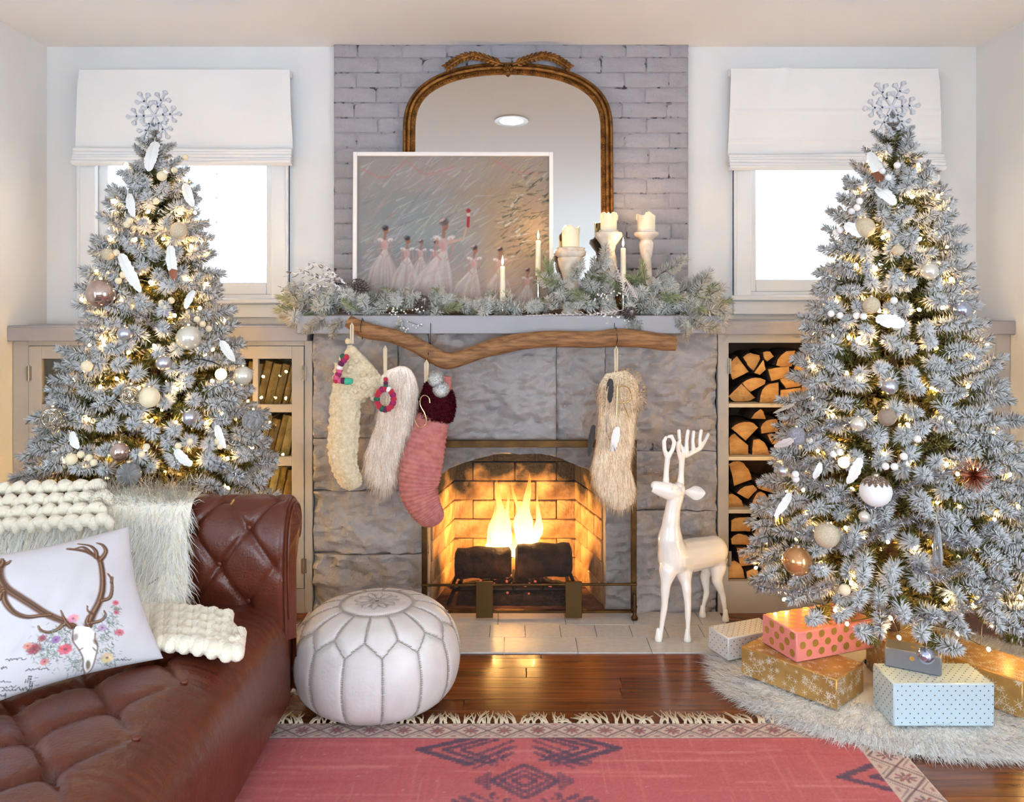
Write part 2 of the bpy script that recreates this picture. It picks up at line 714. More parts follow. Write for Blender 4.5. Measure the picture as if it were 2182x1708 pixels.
# unseen door frames added on the solid side walls around the fill panels
for n, sg in ((4, -1), (5, 1)):
    x0, x1 = sg * (RX - 0.03), sg * (RX + 0.01)
    dm = MB()
    for y in (-0.62, 0.3, 1.22):
        dm.span(min(x0, x1), max(x0, x1), y - 0.045, y + 0.045, 0.0, 1.96)
    for z0, z1 in ((0.0, 0.1), (1.87, 1.96)):
        for ya, yb in ((-0.575, 0.255), (0.345, 1.175)):
            dm.span(min(x0, x1), max(x0, x1), ya, yb, z0, z1)
    structure(build('window_%d' % n, dm, m_trim), 'added white door frame around the fill light on the %s side wall' % ('sofa' if sg < 0 else 'presents'))

# windows of the back wall
for n, (a, b, zb, zt) in enumerate(WINS):
    Y0 = RYB
    lab = ('white-framed window beside the tree over the book cupboard', 'white-framed window beside the tree over the firewood')[n]
    w = thing('window_%d' % (n + 1), ((a + b) / 2, Y0 + 0.03, zb), lab, 'window', kind='structure')
    del w['category']
    cw = 0.075
    cs = MB()
    cs.span(a - cw, a + 0.012, Y0 - 0.022, Y0 + 0.01, zb - 0.02, zt + cw, bev=0.003)
    cs.span(b - 0.012, b + cw, Y0 - 0.022, Y0 + 0.01, zb - 0.02, zt + cw, bev=0.003)
    cs.span(a - cw, b + cw, Y0 - 0.024, Y0 + 0.01, zt, zt + cw, bev=0.003)
    for sx in (a - cw, b + cw - 0.014):
        cs.span(sx, sx + 0.014, Y0 - 0.034, Y0, zb - 0.02, zt + cw, bev=0.003)
    build('casing', cs, m_trim, w)
    sl = MB().span(a - cw - 0.02, b + cw + 0.02, Y0 - 0.055, Y0 + 0.02, zb - 0.045, zb - 0.018, bev=0.006)
    build('window_sill', sl, m_trim, w)
    ap = MB().span(a - cw, b + cw, Y0 - 0.02, Y0 + 0.01, zb - 0.112, zb - 0.045, bev=0.003)
    build('apron', ap, m_trim, w)
    st = 0.05
    sa = MB()
    sa.span(a, a + st, Y0 + 0.03, Y0 + 0.065, zb, zt, bev=0.004).span(b - st, b, Y0 + 0.03, Y0 + 0.065, zb, zt, bev=0.004)
    sa.span(a + st, b - st, Y0 + 0.03, Y0 + 0.065, zb, zb + 0.06, bev=0.004).span(a + st, b - st, Y0 + 0.03, Y0 + 0.065, zt - 0.06, zt, bev=0.004)
    s = build('sash', sa, m_trim, w)
    build('pane', MB().span(a + st - 0.004, b - st + 0.004, Y0 + 0.045, Y0 + 0.049, zb + 0.056, zt - 0.056), m_pane, s)

# pale house and tree outside, washed out by daylight
hs = thing('neighbour_house', (-3.6, 11.0, -3.0), 'pale house seen through the window behind the tree by the sofa', 'building')
m_ext = mat('exterior_siding', C(246, 246, 246), 0.8)
build('wall', MB().span(-9, -1.0, 11.0, 15, -3, 5.2), m_ext, hs)
for zz in range(14):
    build('siding_board', MB().box((-5.0, 10.985, 0.1 + zz * 0.32), (8.0, 0.05, 0.29), rot=Euler((0.06, 0, 0)).to_matrix()), m_ext, hs)
for (x, z) in ((-4.3, 2.3), (-3.15, 2.3), (-4.3, 0.5), (-3.15, 0.5)):
    f = build('window', MB().span(x - 0.35, x + 0.35, 10.9, 10.97, z, z + 1.1), m_ext, hs)
    build('pane', MB().span(x - 0.28, x + 0.28, 10.88, 10.9, z + 0.07, z + 0.52).span(x - 0.28, x + 0.28, 10.88, 10.9, z + 0.6, z + 1.03), mat('exterior_glass', C(205, 222, 240), 0.3), f)
ot = MB()
ot.tube([(-2.75, 8, -3), (-2.7, 8, 1.2), (-2.95, 8, 2.2), (-3.1, 8.1, 3.4)], [0.1, 0.08, 0.06, 0.03])
ot.tube([(-2.7, 8, 1.2), (-2.35, 8, 2.3), (-2.2, 8, 3.5)], [0.06, 0.05, 0.02])
tag(build('bare_tree', ot, mat('pale_bark', C(225, 222, 220), 0.9)), 'pale bare tree trunk outside the window by the sofa side', 'tree')

# recessed downlight (seen in the mirror)
dl = thing('ceiling_downlight', (0.0, 2.84, RZ - 0.004), 'round white recessed ceiling light reflected in the gilt mirror', 'lamp')
build('trim_ring', MB().lathe([(0.075, 0.0), (0.105, -0.002), (0.108, 0.003), (0.075, 0.003)], (0, 2.84, RZ - 0.004), 40), m_trim, dl)
build('diffuser', MB().lathe([(0.001, 0), (0.076, 0), (0.076, 0.003), (0.001, 0.003)], (0, 2.84, RZ - 0.004), 32), mat('lit_diffuser', C(255, 255, 255), 0.4, emit=(1, 0.98, 0.95, 1), es=1.6), dl)


# ------------------------------------------------------------------ roman blinds
def blind(px0, px1, py0, py1, folds, label, seed, crease):
    Y = 3.985
    a, b = P(px0, py0, Y), P(px1, py1, Y)
    w = thing('roman_blind', ((a.x + b.x) / 2, Y, b.z), label, 'blind', 'white roman blinds')
    m = mat('white_blind_linen', C(232, 232, 232), 0.85, bump=0.12, bs=400, sss=0.0)
    zf = P(0, folds, Y).z

    def fn(u, v):
        x = a.x + (b.x - a.x) * u
        z = a.z + (zf - a.z) * v
        d = 0.006 * math.sin(u * 9 + seed) * v + 0.004 * mnoise.noise(Vector((u * 3, v * 3, seed)))
        if crease:
            d += 0.018 * math.exp(-((u - 0.16 - 0.10 * (1 - v)) / 0.035) ** 2) * (1 - v) ** 1.5
            for vv in (0.5, 0.83):
                d += 0.008 * math.exp(-((v - vv) / 0.012) ** 2)
        bulge = 0.02 * math.sin(PI * min(1, v * 1.1)) * 0.4
        return Vector((x + (u - 0.5) * 0.03 * v, Y - 0.015 - bulge - d, z))
    g = MB().grid(fn, 46, 50)
    back = MB().grid(lambda u, v: fn(1 - u, v) + Vector((0, 0.004, 0)), 46, 50)
    g.add(back.v, back.f)
    build('linen_panel', g, m, w, smooth=60)
    build('headrail', MB().span(a.x, b.x, Y - 0.012, Y + 0.045, a.z - 0.03, a.z + 0.004, bev=0.004), m, w)
    # stacked bottom folds
    nf = 5
    hgt = zf - b.z
    for i in range(nf):
        z0 = zf - hgt * i / nf
        pr = []
        for k in range(9):
            t = k / 8
            pr.append((Y - 0.03 - 0.014 * math.sin(PI * t) - 0.004 * i, z0 + 0.008 - (hgt / nf + 0.012) * t))
        gg = MB()
        n = 30
        gg.grid(lambda u, v: Vector((a.x - 0.016 + (b.x - a.x + 0.032) * u, pr[int(round(v * 8))][0] + 0.003 * math.sin(u * 7 + i), pr[int(round(v * 8))][1] + 0.003 * math.sin(u * 5 + i * 2 + seed))), n, 9)
        gg.grid(lambda u, v: Vector((b.x + 0.016 - (b.x - a.x + 0.032) * u, pr[int(round(v * 8))][0] + 0.02, pr[int(round(v * 8))][1])), n, 9)
        build('fold', gg, m, w, smooth=60)


blind(172, 619, 150, 353, 320, 'white linen roman blind over the window behind the sofa-side tree', 1.0, False)
blind(1556, 1996, 148, 363, 332, 'creased white roman blind over the window behind the tree with presents', 4.0, True)

# ------------------------------------------------------------------ chimney breast of painted brick
cb = structure(build('wall_chimney', MB().span(-0.866, 0.862, 4.006, 4.5, 1.2, RZ).span(-0.866, 0.862, 4.33, 4.5, 0, 1.25), m_mortar, origin=(0, 4.1, 1.2)), 'chimney breast of mauve-grey painted brick')
BH, BL = 0.0735, 0.218
vars_ = []
for s in range(8):
    def bf(u, v, s=s):
        x, z = (u - 0.5) * (BL - 0.009), (v - 0.5) * (BH - 0.008)
        e = min(u, 1 - u) * BL
        f = min(v, 1 - v) * BH
        rd = 0.004 * (math.exp(-e / 0.003) + math.exp(-f / 0.003))
        nzv = mnoise.noise(Vector((x * 18, z * 18, s * 7.3)))
        jx = 0.0042 * mnoise.noise(Vector((z * 60, s * 3.1, 1.0)))
        jz = 0.0042 * mnoise.noise(Vector((x * 40, s * 5.7, 9.0)))
        return Vector((x + jx, rd - 0.0045 * nzv, z + jz))
    g = MB().grid(bf, 12, 6)
    top = [g.v[i] for i in range(12)]
    # returns into the joint
    ring = list(range(12)) + [12 * j + 11 for j in range(1, 6)] + [60 + i for i in range(10, -1, -1)] + [12 * j for j in range(4, 0, -1)]
    vb = [Vector(g.v[i]) + Vector((0, 0.016, 0)) for i in ring]
    o0 = len(g.v)
    g.v.extend(tuple(v) for v in vb)
    for i in range(len(ring)):
        j = (i + 1) % len(ring)
        g.f.append((ring[j], ring[i], o0 + i, o0 + j))
        g.m.append(0)
    vars_.append(g)
bmesh_cache = [new_mesh('brick', g.v, g.f, m_brick, None, 50) for g in vars_]
z = 1.365
row = 0
BX0, BX1 = -0.868, 0.864
while z < RZ - 0.005:
    h = min(BH, RZ - z)
    x = BX0 - (BL * 0.5 if row % 2 else 0) + R.uniform(-0.012, 0.012)
    while x < BX1 - 0.005:
        a, b = max(x, BX0), min(x + BL, BX1)
        if b - a > 0.02 and not (a > -0.47 and b < 0.44 and z < 2.45):
            o = bpy.data.objects.new('brick', R.choice(bmesh_cache))
            COL.objects.link(o)
            o.parent = cb
            o.location = Vector(((a + b) / 2, 4.0 + R.uniform(-0.003, 0.002), z + h / 2)) - WL[cb.name]
            o.scale = ((b - a) / BL, 1, h / BH)
        x += BL
    z += BH
    row += 1

# ------------------------------------------------------------------ stone fireplace surround
SY = 3.765
SX0, SX1 = -0.908, 0.940
OX0, OX1 = -0.379, 0.430
ARCH = [(914, 1024), (924, 1019), (962, 997), (1006, 981), (1063, 968), (1124, 966), (1172, 970), (1199, 980), (1250, 999), (1275, 1022), (1290, 1055)]
ARCHW = [((a - 1090) / 1750 * SY, EYE - (b - 645) / 1750 * SY) for a, b in ARCH]


def arch_z(x):
    xs = [p[0] for p in ARCHW]
    return float(np.interp(x, xs, [p[1] for p in ARCHW])) + 0.004 * mnoise.noise(Vector((x * 40, 0, 0)))


fp = thing('stone_fireplace', (0.01, SY + 0.05, 0), 'grey painted rough stone fireplace surround under the mantel', 'fireplace')


def sdisp(x, z, s):
    p = Vector((x * 3.2, z * 3.2, s))
    v = mnoise.ridged_multi_fractal(p, 0.9, 2.1, 5, 0.95, 2.0, noise_basis='PERLIN_ORIGINAL') * 0.024
    v += mnoise.noise(Vector((x * 5 + z * 3, z * 9, s + 4))) * 0.028 + mnoise.noise(Vector((x * 19 + z * 11, z * 31, s + 8))) * 0.014 + abs(mnoise.noise(Vector((x * 11 - z * 8, z * 17, s + 2)))) * 0.03
    c = mnoise.cell(Vector((x * 9 + 2 * mnoise.noise(Vector((x * 6, z * 6, s))), z * 11, s)))
    return min(v + 0.004 * c, 0.06) - 0.004


def stone_block(x0, x1, zb, zt, s):
    step = 0.0085
    nx = max(4, int((x1 - x0) / step))
    zl = zt - min(zb(x0), zb(x1), zb((x0 + x1) / 2))
    nz_ = max(4, int(zl / step))

    def fn(u, v):
        x = x0 + 0.0015 + (x1 - x0 - 0.003) * u
        b = zb(x) + 0.0015
        z = b + (zt - 0.0015 - b) * v
        e = min(u * (x1 - x0), (1 - u) * (x1 - x0), v * (zt - b), (1 - v) * (zt - b))
        return Vector((x, SY + 0.02 - sdisp(x, z, s) + 0.005 * math.exp(-e / 0.006), z))
    g = MB().grid(fn, nx, nz_)
    ring = list(range(nx)) + [nx * j + nx - 1 for j in range(1, nz_)] + [(nz_ - 1) * nx + i for i in range(nx - 2, -1, -1)] + [nx * j for j in range(nz_ - 2, 0, -1)]
    o0 = len(g.v)
    g.v.extend((g.v[i][0], SY + 0.11, g.v[i][2]) for i in ring)
    for i in range(len(ring)):
        j = (i + 1) % len(ring)
        g.f.append((ring[j], ring[i], o0 + i, o0 + j))
        g.m.append(0)
    build('stone_block', g, m_stone, fp, smooth=38)


k0 = lambda z: (lambda x: z)
sz = 0
TOPZ = 1.285
for (x0, x1, zs) in ((SX0, OX0, (0, 0.27, 0.56, 0.80)), (OX1, SX1, (0, 0.20, 0.47, 0.74))):
    for a, b in zip(zs, zs[1:]):
        stone_block(x0, x1, k0(a), b, sz)
        sz += 1
stone_block(SX0, -0.52, k0(0.80), TOPZ, 11)
stone_block(-0.52, OX0, k0(0.80), TOPZ, 12)
stone_block(OX0, 0.205, lambda x: arch_z(x), TOPZ, 13)
stone_block(0.205, OX1, lambda x: arch_z(x), TOPZ, 14)
stone_block(OX1, SX1, k0(0.74), TOPZ, 15)
build('mortar_core', MB().span(SX0 + 0.01, OX0 - 0.01, SY + 0.03, 4.0, 0, TOPZ).span(OX1 + 0.01, SX1 - 0.01, SY + 0.03, 4.0, 0, TOPZ).span(SX0 + 0.01, SX1 - 0.01, SY + 0.03, 4.0, 0.80, TOPZ), m_mortar, fp)

# firebox
m_fbrick = mat('fire_brick', C(196, 158, 112), 0.85, col2=C(120, 84, 52), vs=9, bump=0.7, bs=45, rnd=0.12)


def soot_brick():
    m = mat('sooty_fire_brick', C(200, 164, 118), 0.85, col2=C(140, 100, 64), vs=10, bump=0.7, bs=45)
    nt = m.node_tree
    g = nt.nodes.new('ShaderNodeNewGeometry')
    sx = nt.nodes.new('ShaderNodeSeparateXYZ')
    nt.links.new(g.outputs['Position'], sx.inputs[0])
    nz = nt.nodes.new('ShaderNodeTexNoise')
    nz.inputs['Scale'].default_value = 7
    nz.inputs['Detail'].default_value = 8
    nt.links.new(g.outputs['Position'], nz.inputs['Vector'])
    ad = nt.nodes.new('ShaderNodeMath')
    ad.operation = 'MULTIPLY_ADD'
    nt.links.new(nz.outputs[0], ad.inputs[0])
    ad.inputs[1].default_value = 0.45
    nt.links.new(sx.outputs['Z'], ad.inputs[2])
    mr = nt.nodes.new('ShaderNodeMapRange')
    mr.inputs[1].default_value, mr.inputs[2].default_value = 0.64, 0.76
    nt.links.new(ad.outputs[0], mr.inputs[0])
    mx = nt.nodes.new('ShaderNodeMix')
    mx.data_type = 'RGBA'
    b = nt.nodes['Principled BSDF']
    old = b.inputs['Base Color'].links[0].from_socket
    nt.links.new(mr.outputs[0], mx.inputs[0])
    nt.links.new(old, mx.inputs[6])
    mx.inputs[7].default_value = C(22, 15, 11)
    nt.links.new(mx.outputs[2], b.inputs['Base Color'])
    return m


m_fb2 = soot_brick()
fb = thing('firebox', (0.02, 4.0, 0), 'brick-lined arched firebox glowing with firelight', 'fireplace')
FBY = 4.27
A, B = (OX0 - 0.012, SY + 0.10), (-0.31, FBY)
D, E = (0.345, FBY), (OX1 + 0.012, SY + 0.10)
m_soot = mat('soot_mortar', C(158, 122, 84), 0.95, bump=0.5, bs=60)
sh = MB()
for (p, q) in ((A, B), (B, D), (D, E)):
    dx, dy = q[0] - p[0], q[1] - p[1]
    ln = math.hypot(dx, dy)
    rot = Matrix.Rotation(math.atan2(dy, dx), 3, 'Z')
    nrm = Vector((-dy / ln, dx / ln, 0))
    c = Vector(((p[0] + q[0]) / 2, (p[1] + q[1]) / 2, 0.5)) + nrm * 0.03
    sh.box(c, (ln + 0.06, 0.03, 1.05), rot=rot)
sh.span(-0.5, 0.55, SY + 0.1, FBY + 0.05, 1.0, 1.03)
build('backing', sh, m_soot, fb)
build('hearth_floor', MB().span(-0.42, 0.47, SY + 0.0, FBY + 0.02, -0.02, 0.004), mat('fire_floor', C(120, 84, 62), 0.9, col2=C(70, 44, 32), vs=12, bump=0.4, bs=50), fb)
fbm = []
for s in range(5):
    g = MB().box((0, 0, 0), (0.2125, 0.04, 0.0975), bev=0.005)
    g.v = [(x + 0.003 * mnoise.noise(Vector((x * 30, z * 30, s))), y + 0.005 * mnoise.noise(Vector((x * 20, z * 20, s + 5))), zz + 0.003 * mnoise.noise(Vector((x * 30, zz * 30, s + 9)))) for (x, y, zz) in g.v]
    fbm.append(new_mesh('fire_brick', g.v, g.f, m_fb2, None, 40))
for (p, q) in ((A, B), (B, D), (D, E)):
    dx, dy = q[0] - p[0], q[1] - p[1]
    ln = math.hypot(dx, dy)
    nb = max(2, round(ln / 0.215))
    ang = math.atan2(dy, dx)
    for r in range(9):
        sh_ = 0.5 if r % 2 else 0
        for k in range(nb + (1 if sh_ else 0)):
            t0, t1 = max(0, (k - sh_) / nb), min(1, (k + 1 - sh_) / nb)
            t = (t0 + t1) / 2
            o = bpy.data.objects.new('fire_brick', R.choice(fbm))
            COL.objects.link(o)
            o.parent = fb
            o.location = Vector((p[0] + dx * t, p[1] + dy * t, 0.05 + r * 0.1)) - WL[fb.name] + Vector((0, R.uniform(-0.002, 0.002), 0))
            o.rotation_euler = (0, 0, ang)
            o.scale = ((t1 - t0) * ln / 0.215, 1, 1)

# hearth tiles
he = structure(build('floor_hearth', MB().span(-0.93, 0.95, 3.325, SY + 0.02, -0.02, -0.003), m_grout, origin=(0, 3.5, -0.02)), 'pale tiled hearth in front of the fireplace')
tm = new_mesh('tile', *(lambda mb: (mb.v, mb.f))(MB().box((0, 0, 0), (1, 1, 0.012), bev=0.0012)), m_hearth, None, 40)
ys = [3.325, 3.475, 3.61, SY]
for r in range(3):
    x = -0.93 - (0.0, 0.075, 0.03)[r]
    w = (0.30, 0.152, 0.30)[r]
    while x < 0.95:
        a, b = max(-0.93, x), min(0.95, x + w)
        if b - a > 0.03:
            o = bpy.data.objects.new('tile', tm)
            COL.objects.link(o)
            o.parent = he
            o.location = Vector(((a + b) / 2, (ys[r] + ys[r + 1]) / 2, 0.0 + R.uniform(-0.0008, 0.0008))) - WL[he.name]
            o.scale = (b - a - 0.0022, ys[r + 1] - ys[r] - 0.0022, 1)
        x += w

# mantel shelf
mt = MB().span(-0.955, 0.955, 3.65, 4.0, 1.282, 1.364, bev=0.004)
tag(build('mantel_shelf', mt, m_greytop), 'thick mauve-grey painted mantel shelf under the garland', 'mantel')

# ------------------------------------------------------------------ built-in cabinets
CY = 3.76


def zc(py):
    return EYE - (py - 645) / 1750 * CY


def xc(px):
    return (px - 1090) / 1750 * CY


tag(build('cupboard_counter', MB().span(-RX, -0.925, 3.72, RYB, 1.2457, 1.3095, bev=0.003).span(-RX, -0.93, 3.722, RYB, 1.305, 1.316, bev=0.002), [m_greytop]), 'grey painted counter over the glazed book cupboard', 'counter')
tag(build('cupboard_counter', MB().span(0.957, RX, 3.72, RYB, 1.277, 1.338, bev=0.003), m_greytop), 'grey painted counter over the firewood cupboard', 'counter')

m_hinge = mat('worn_steel_hinge', C(150, 140, 125), 0.4, 0.8)

bc = thing('book_cupboard', (xc(350), 3.9, 0), 'grey built-in cupboard with glazed doors behind the sofa-side tree', 'cupboard')
L0, L1 = -RX + 0.002, -0.912
fr = MB()
fr.span(L0, xc(61), CY, CY + 0.03, 0, 1.2457, bev=0.002).span(xc(649), L1, CY, CY + 0.03, 0, 1.2457, bev=0.002)
fr.span(xc(61), xc(649), CY, CY + 0.03, zc(736), 1.2457).span(xc(61), xc(649), CY + 0.001, CY + 0.03, 0, zc(1254))
fr.span(L0, L0 + 0.02, CY + 0.03, RYB, 0, 1.24).span(L1 - 0.02, L1, CY + 0.03, RYB, 0, 1.24)
build('face_frame', fr, m_grey, bc)
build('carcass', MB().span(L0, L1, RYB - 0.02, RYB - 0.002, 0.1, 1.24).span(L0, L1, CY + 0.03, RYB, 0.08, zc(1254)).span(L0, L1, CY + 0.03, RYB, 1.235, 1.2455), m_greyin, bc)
SHELF = [zc(868), zc(982), zc(1096), zc(1254)]
for s in SHELF[:3]:
    build('shelf', MB().span(L0 + 0.02, L1 - 0.02, CY + 0.05, RYB - 0.02, s - 0.012, s + 0.004), m_greyin, bc)
for (d0, d1) in ((62, 354), (356, 648)):
    dd = MB()
    px0, px1 = d0 + 28, d1 - 26
    cols = [px0 + (px1 - px0 + 11) * i / 3 for i in range(4)]
    rowsp = [(764, 861), (878, 972), (992, 1086), (1104, 1212)]
    y0, y1 = CY - 0.004, CY + 0.022
    dd.span(xc(d0), xc(px0), y0, y1, zc(1253), zc(737), bev=0.002).span(xc(px1), xc(d1), y0, y1, zc(1253), zc(737), bev=0.002)
    edges = [737] + [v for r in rowsp for v in r] + [1253]
    for a, b in zip(edges[0::2], edges[1::2]):
        dd.span(xc(px0) - 0.001, xc(px1) + 0.001, y0 + 0.0005, y1, zc(b), zc(a), bev=0.001)
    for i in (1, 2):
        dd.span(xc(cols[i] - 11), xc(cols[i]), y0 + 0.002, y1, zc(1250), zc(740))
    door = build('door', dd, m_grey, bc)
    for (ra, rb) in rowsp:
        for i in range(3):
            build('pane', MB().span(xc(cols[i]) - 0.002, xc(cols[i + 1] - 11) + 0.002, y0 + 0.012, y0 + 0.015, zc(rb) - 0.002, zc(ra) + 0.002), m_cabglass, door)
    hx = d0 + 1 if d0 < 100 else d1
    for hy in (795, 1205):
        build('hinge', MB().tube([(xc(hx), CY - 0.006, zc(hy + 17)), (xc(hx), CY - 0.006, zc(hy - 17))], 0.0045, 8).span(xc(hx) - 0.012, xc(hx) + 0.012, CY - 0.006, CY - 0.003, zc(hy + 15), zc(hy - 15)), m_hinge, door)

# old cream books leaning behind the glass
m_pages = mat('book_pages', C(205, 180, 130), 0.9, col2=C(180, 150, 100), vs=200, vmap=(1, 1, 0.05))
bk_cols = [mat('book_cover_%s' % n, C(*c), 0.7, col2=C(*[int(v * 0.8) for v in c]), vs=20) for n, c in (('cream', (238, 214, 158)), ('ochre', (216, 182, 116)), ('tan', (200, 164, 108)), ('ivory', (244, 228, 184)))]
ORD = ('first', 'second', 'third', 'fourth', 'fifth', 'sixth', 'seventh', 'eighth', 'ninth', 'tenth', 'eleventh', 'twelfth', 'thirteenth', 'fourteenth', 'fifteenth', 'sixteenth', 'seventeenth', 'eighteenth', 'nineteenth', 'twentieth')
names = ('cream', 'ochre', 'tan', 'ivory')
for s, (zs, ztop) in enumerate(((SHELF[0], zc(760)), (SHELF[1], zc(876)), (SHELF[2], zc(990)), (zc(1254), zc(1104)))):
    x = xc(630)
    n = 0
    lean = math.radians((13, 14, 11, 8)[s])
    while x > xc(360 if s < 3 else 500):
        w = R.uniform(0.026, 0.042)
        hh = (ztop - zs) * R.uniform(0.78, 0.92)
        dp = 0.15
        ci = R.randrange(4)
        rot = Matrix.Rotation(lean + R.uniform(-0.02, 0.02), 3, 'Y')
        c = Vector((x - w / 2 - 0.02, CY + 0.075 + R.uniform(0, 0.015), zs + 0.006))
        bt = thing('old_book', c, '%s cloth old book leaning behind glass, %s shelf, %s from the stone' % (names[ci], ('top', 'second', 'third', 'bottom')[s], ORD[n]), 'book', 'old books in the glazed cupboard')
        T = lambda mb: [setattr(mb, 'v', [tuple(rot @ Vector(v) + c) for v in mb.v]), mb][1]
        cv = MB()
        pr = [(-w / 2 + w * k / 8, -0.004 * math.sin(PI * k / 8)) for k in range(9)]
        cv.grid(lambda u, v: Vector((pr[int(round(u * 8))][0], pr[int(round(u * 8))][1], hh * v)), 9, 2)
        cv.span(-w / 2, -w / 2 + 0.003, 0, dp, 0, hh).span(w / 2 - 0.003, w / 2, 0, dp, 0, hh)
        build('cover', T(cv), bk_cols[ci], bt)
        build('page_block', T(MB().span(-w / 2 + 0.003, w / 2 - 0.003, 0.004, dp - 0.006, 0.004, hh - 0.004)), m_pages, bt)
        x -= w / math.cos(lean) + R.uniform(0.002, 0.009)
        n += 1

wc = thing('firewood_cupboard', (xc(1840), 3.9, 0), 'grey built-in cupboard with open shelves of firewood', 'cupboard')
R0, R1 = 0.945, RX - 0.002
OL, OR_ = xc(1553), xc(1850)
fr = MB()
fr.span(R0, OL, CY, CY + 0.03, 0, 1.277, bev=0.002).span(OR_, xc(1872), CY, CY + 0.03, 0, 1.277, bev=0.002).span(xc(2122), R1, CY, CY + 0.03, 0, 1.277, bev=0.002)
fr.span(R0, R1, CY + 0.0005, CY + 0.03, zc(730), 1.277).span(R0, R1, CY + 0.0005, CY + 0.03, 0, zc(1238))
build('face_frame', fr, m_grey, wc)
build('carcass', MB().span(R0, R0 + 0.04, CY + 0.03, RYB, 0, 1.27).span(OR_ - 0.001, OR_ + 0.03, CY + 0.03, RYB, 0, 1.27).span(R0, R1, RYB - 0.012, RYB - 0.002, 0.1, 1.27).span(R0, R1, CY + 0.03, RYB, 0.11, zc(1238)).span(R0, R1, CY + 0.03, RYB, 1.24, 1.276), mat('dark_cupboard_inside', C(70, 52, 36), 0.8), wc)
for py in (860, 973, 1086):
    build('shelf', MB().span(OL - 0.005, OR_ + 0.005, CY + 0.004, RYB - 0.012, zc(py + 8), zc(py), bev=0.001), mat('cream_shelf_paint', C(212, 196, 168), 0.6), wc)
dd = MB()
dd.span(xc(1873), xc(1900), CY - 0.004, CY + 0.022, zc(1237), zc(731), bev=0.002).span(xc(2090), xc(2121), CY - 0.004, CY + 0.022, zc(1237), zc(731), bev=0.002)
dd.span(xc(1900), xc(2090), CY - 0.003, CY + 0.022, zc(760), zc(731)).span(xc(1900), xc(2090), CY - 0.003, CY + 0.022, zc(1237), zc(1200))
dd.span(xc(1900), xc(2090), CY + 0.008, CY + 0.02, zc(1202), zc(758))
door = build('door', dd, m_grey, wc)
for hy in (780, 1190):
    build('hinge', MB().tube([(xc(2121), CY - 0.006, zc(hy + 17)), (xc(2121), CY - 0.006, zc(hy - 17))], 0.0045, 8), m_hinge, door)
for hy in (780, 1190):
    hg = MB()
    for k in range(5):
        hg.tube([(xc(1552), CY - 0.005, zc(hy + 16 - k * 7)), (xc(1552), CY - 0.005, zc(hy + 11 - k * 7))], 0.005, 8)
    hg.span(xc(1552) - 0.002, xc(1552) + 0.014, CY - 0.002, CY + 0.001, zc(hy + 16), zc(hy - 16))
    build('hinge', hg, m_hinge, wc)

# split logs
LOGS = [
    [[(175, 290), (200, 258), (225, 238), (305, 345), (195, 400), (176, 350)], [(262, 248), (285, 228), (310, 218), (375, 235), (378, 265), (335, 345), (290, 300)],
     [(395, 260), (410, 330), (370, 365), (330, 350)], [(390, 215), (415, 208), (440, 208), (468, 245), (420, 280), (400, 262)],
     [(470, 300), (480, 262), (505, 232), (540, 205), (600, 200), (575, 310), (500, 310)], [(415, 325), (480, 312), (560, 305), (565, 375), (440, 405)],
     [(255, 418), (290, 395), (330, 382), (380, 384), (415, 398), (412, 425), (310, 480)], [(165, 505), (255, 418), (350, 515), (310, 535), (260, 542), (200, 538)],
     [(365, 545), (372, 500), (385, 460), (405, 435), (430, 420), (495, 408), (495, 545)], [(495, 390), (525, 372), (560, 365), (640, 362), (640, 440), (540, 455)], [(502, 460), (640, 445), (640, 545), (502, 545)],
     [(585, 330), (640, 230), (700, 250), (690, 350)], [(645, 455), (660, 370), (760, 360), (780, 545), (645, 545)]],
    [[(310, 650), (335, 615), (375, 585), (398, 600), (412, 655)], [(178, 710), (200, 690), (230, 675), (270, 667), (310, 668), (340, 685), (360, 705), (275, 795)],
     [(372, 710), (385, 682), (410, 660), (445, 650), (480, 650), (500, 690), (490, 735), (380, 748)], [(170, 775), (185, 755), (205, 745), (300, 825), (300, 888), (172, 888)],
     [(320, 888), (322, 830), (328, 785), (370, 780), (400, 800), (425, 840), (438, 888)], [(412, 750), (490, 740), (445, 812)],
     [(460, 888), (470, 840), (505, 822), (580, 820), (585, 888)], [(445, 818), (480, 772), (520, 750), (600, 760), (590, 815)], [(592, 888), (600, 780), (680, 770), (720, 888)], [(500, 735), (515, 650), (600, 640), (620, 740)]],
    [[(170, 945), (200, 930), (240, 925), (275, 945), (300, 980), (318, 1015), (325, 1050), (205, 1095), (190, 1010)], [(340, 1062), (365, 1050), (395, 1052), (450, 1072), (500, 1100), (470, 1145), (360, 1108)],
     [(215, 1135), (240, 1108), (270, 1090), (330, 1080), (358, 1110), (295, 1175)], [(165, 1140), (195, 1140), (225, 1155), (255, 1185), (275, 1235), (165, 1235)],
     [(300, 1232), (320, 1175), (345, 1130), (368, 1118), (400, 1132), (425, 1165), (442, 1235)], [(450, 1235), (455, 1160), (490, 1135), (540, 1120), (560, 1235)], [(520, 1095), (560, 1030), (640, 1040), (640, 1110), (560, 1115)]],
    [[(180, 1312), (205, 1296), (240, 1290), (300, 1290), (318, 1345), (312, 1385), (180, 1385)], [(182, 1440), (205, 1415), (235, 1402), (290, 1410), (330, 1450), (320, 1478), (190, 1475)],
     [(215, 1490), (300, 1490), (335, 1512), (352, 1545), (350, 1600), (240, 1615)], [(165, 1605), (182, 1578), (205, 1572), (240, 1592), (262, 1630), (275, 1698), (165, 1700)],
     [(278, 1640), (350, 1612), (372, 1700), (282, 1700)], [(325, 1392), (360, 1345), (410, 1330), (420, 1440), (345, 1478)], [(380, 1698), (385, 1580), (470, 1560), (500, 1698)], [(360, 1560), (358, 1490), (440, 1450), (480, 1550)]],
]
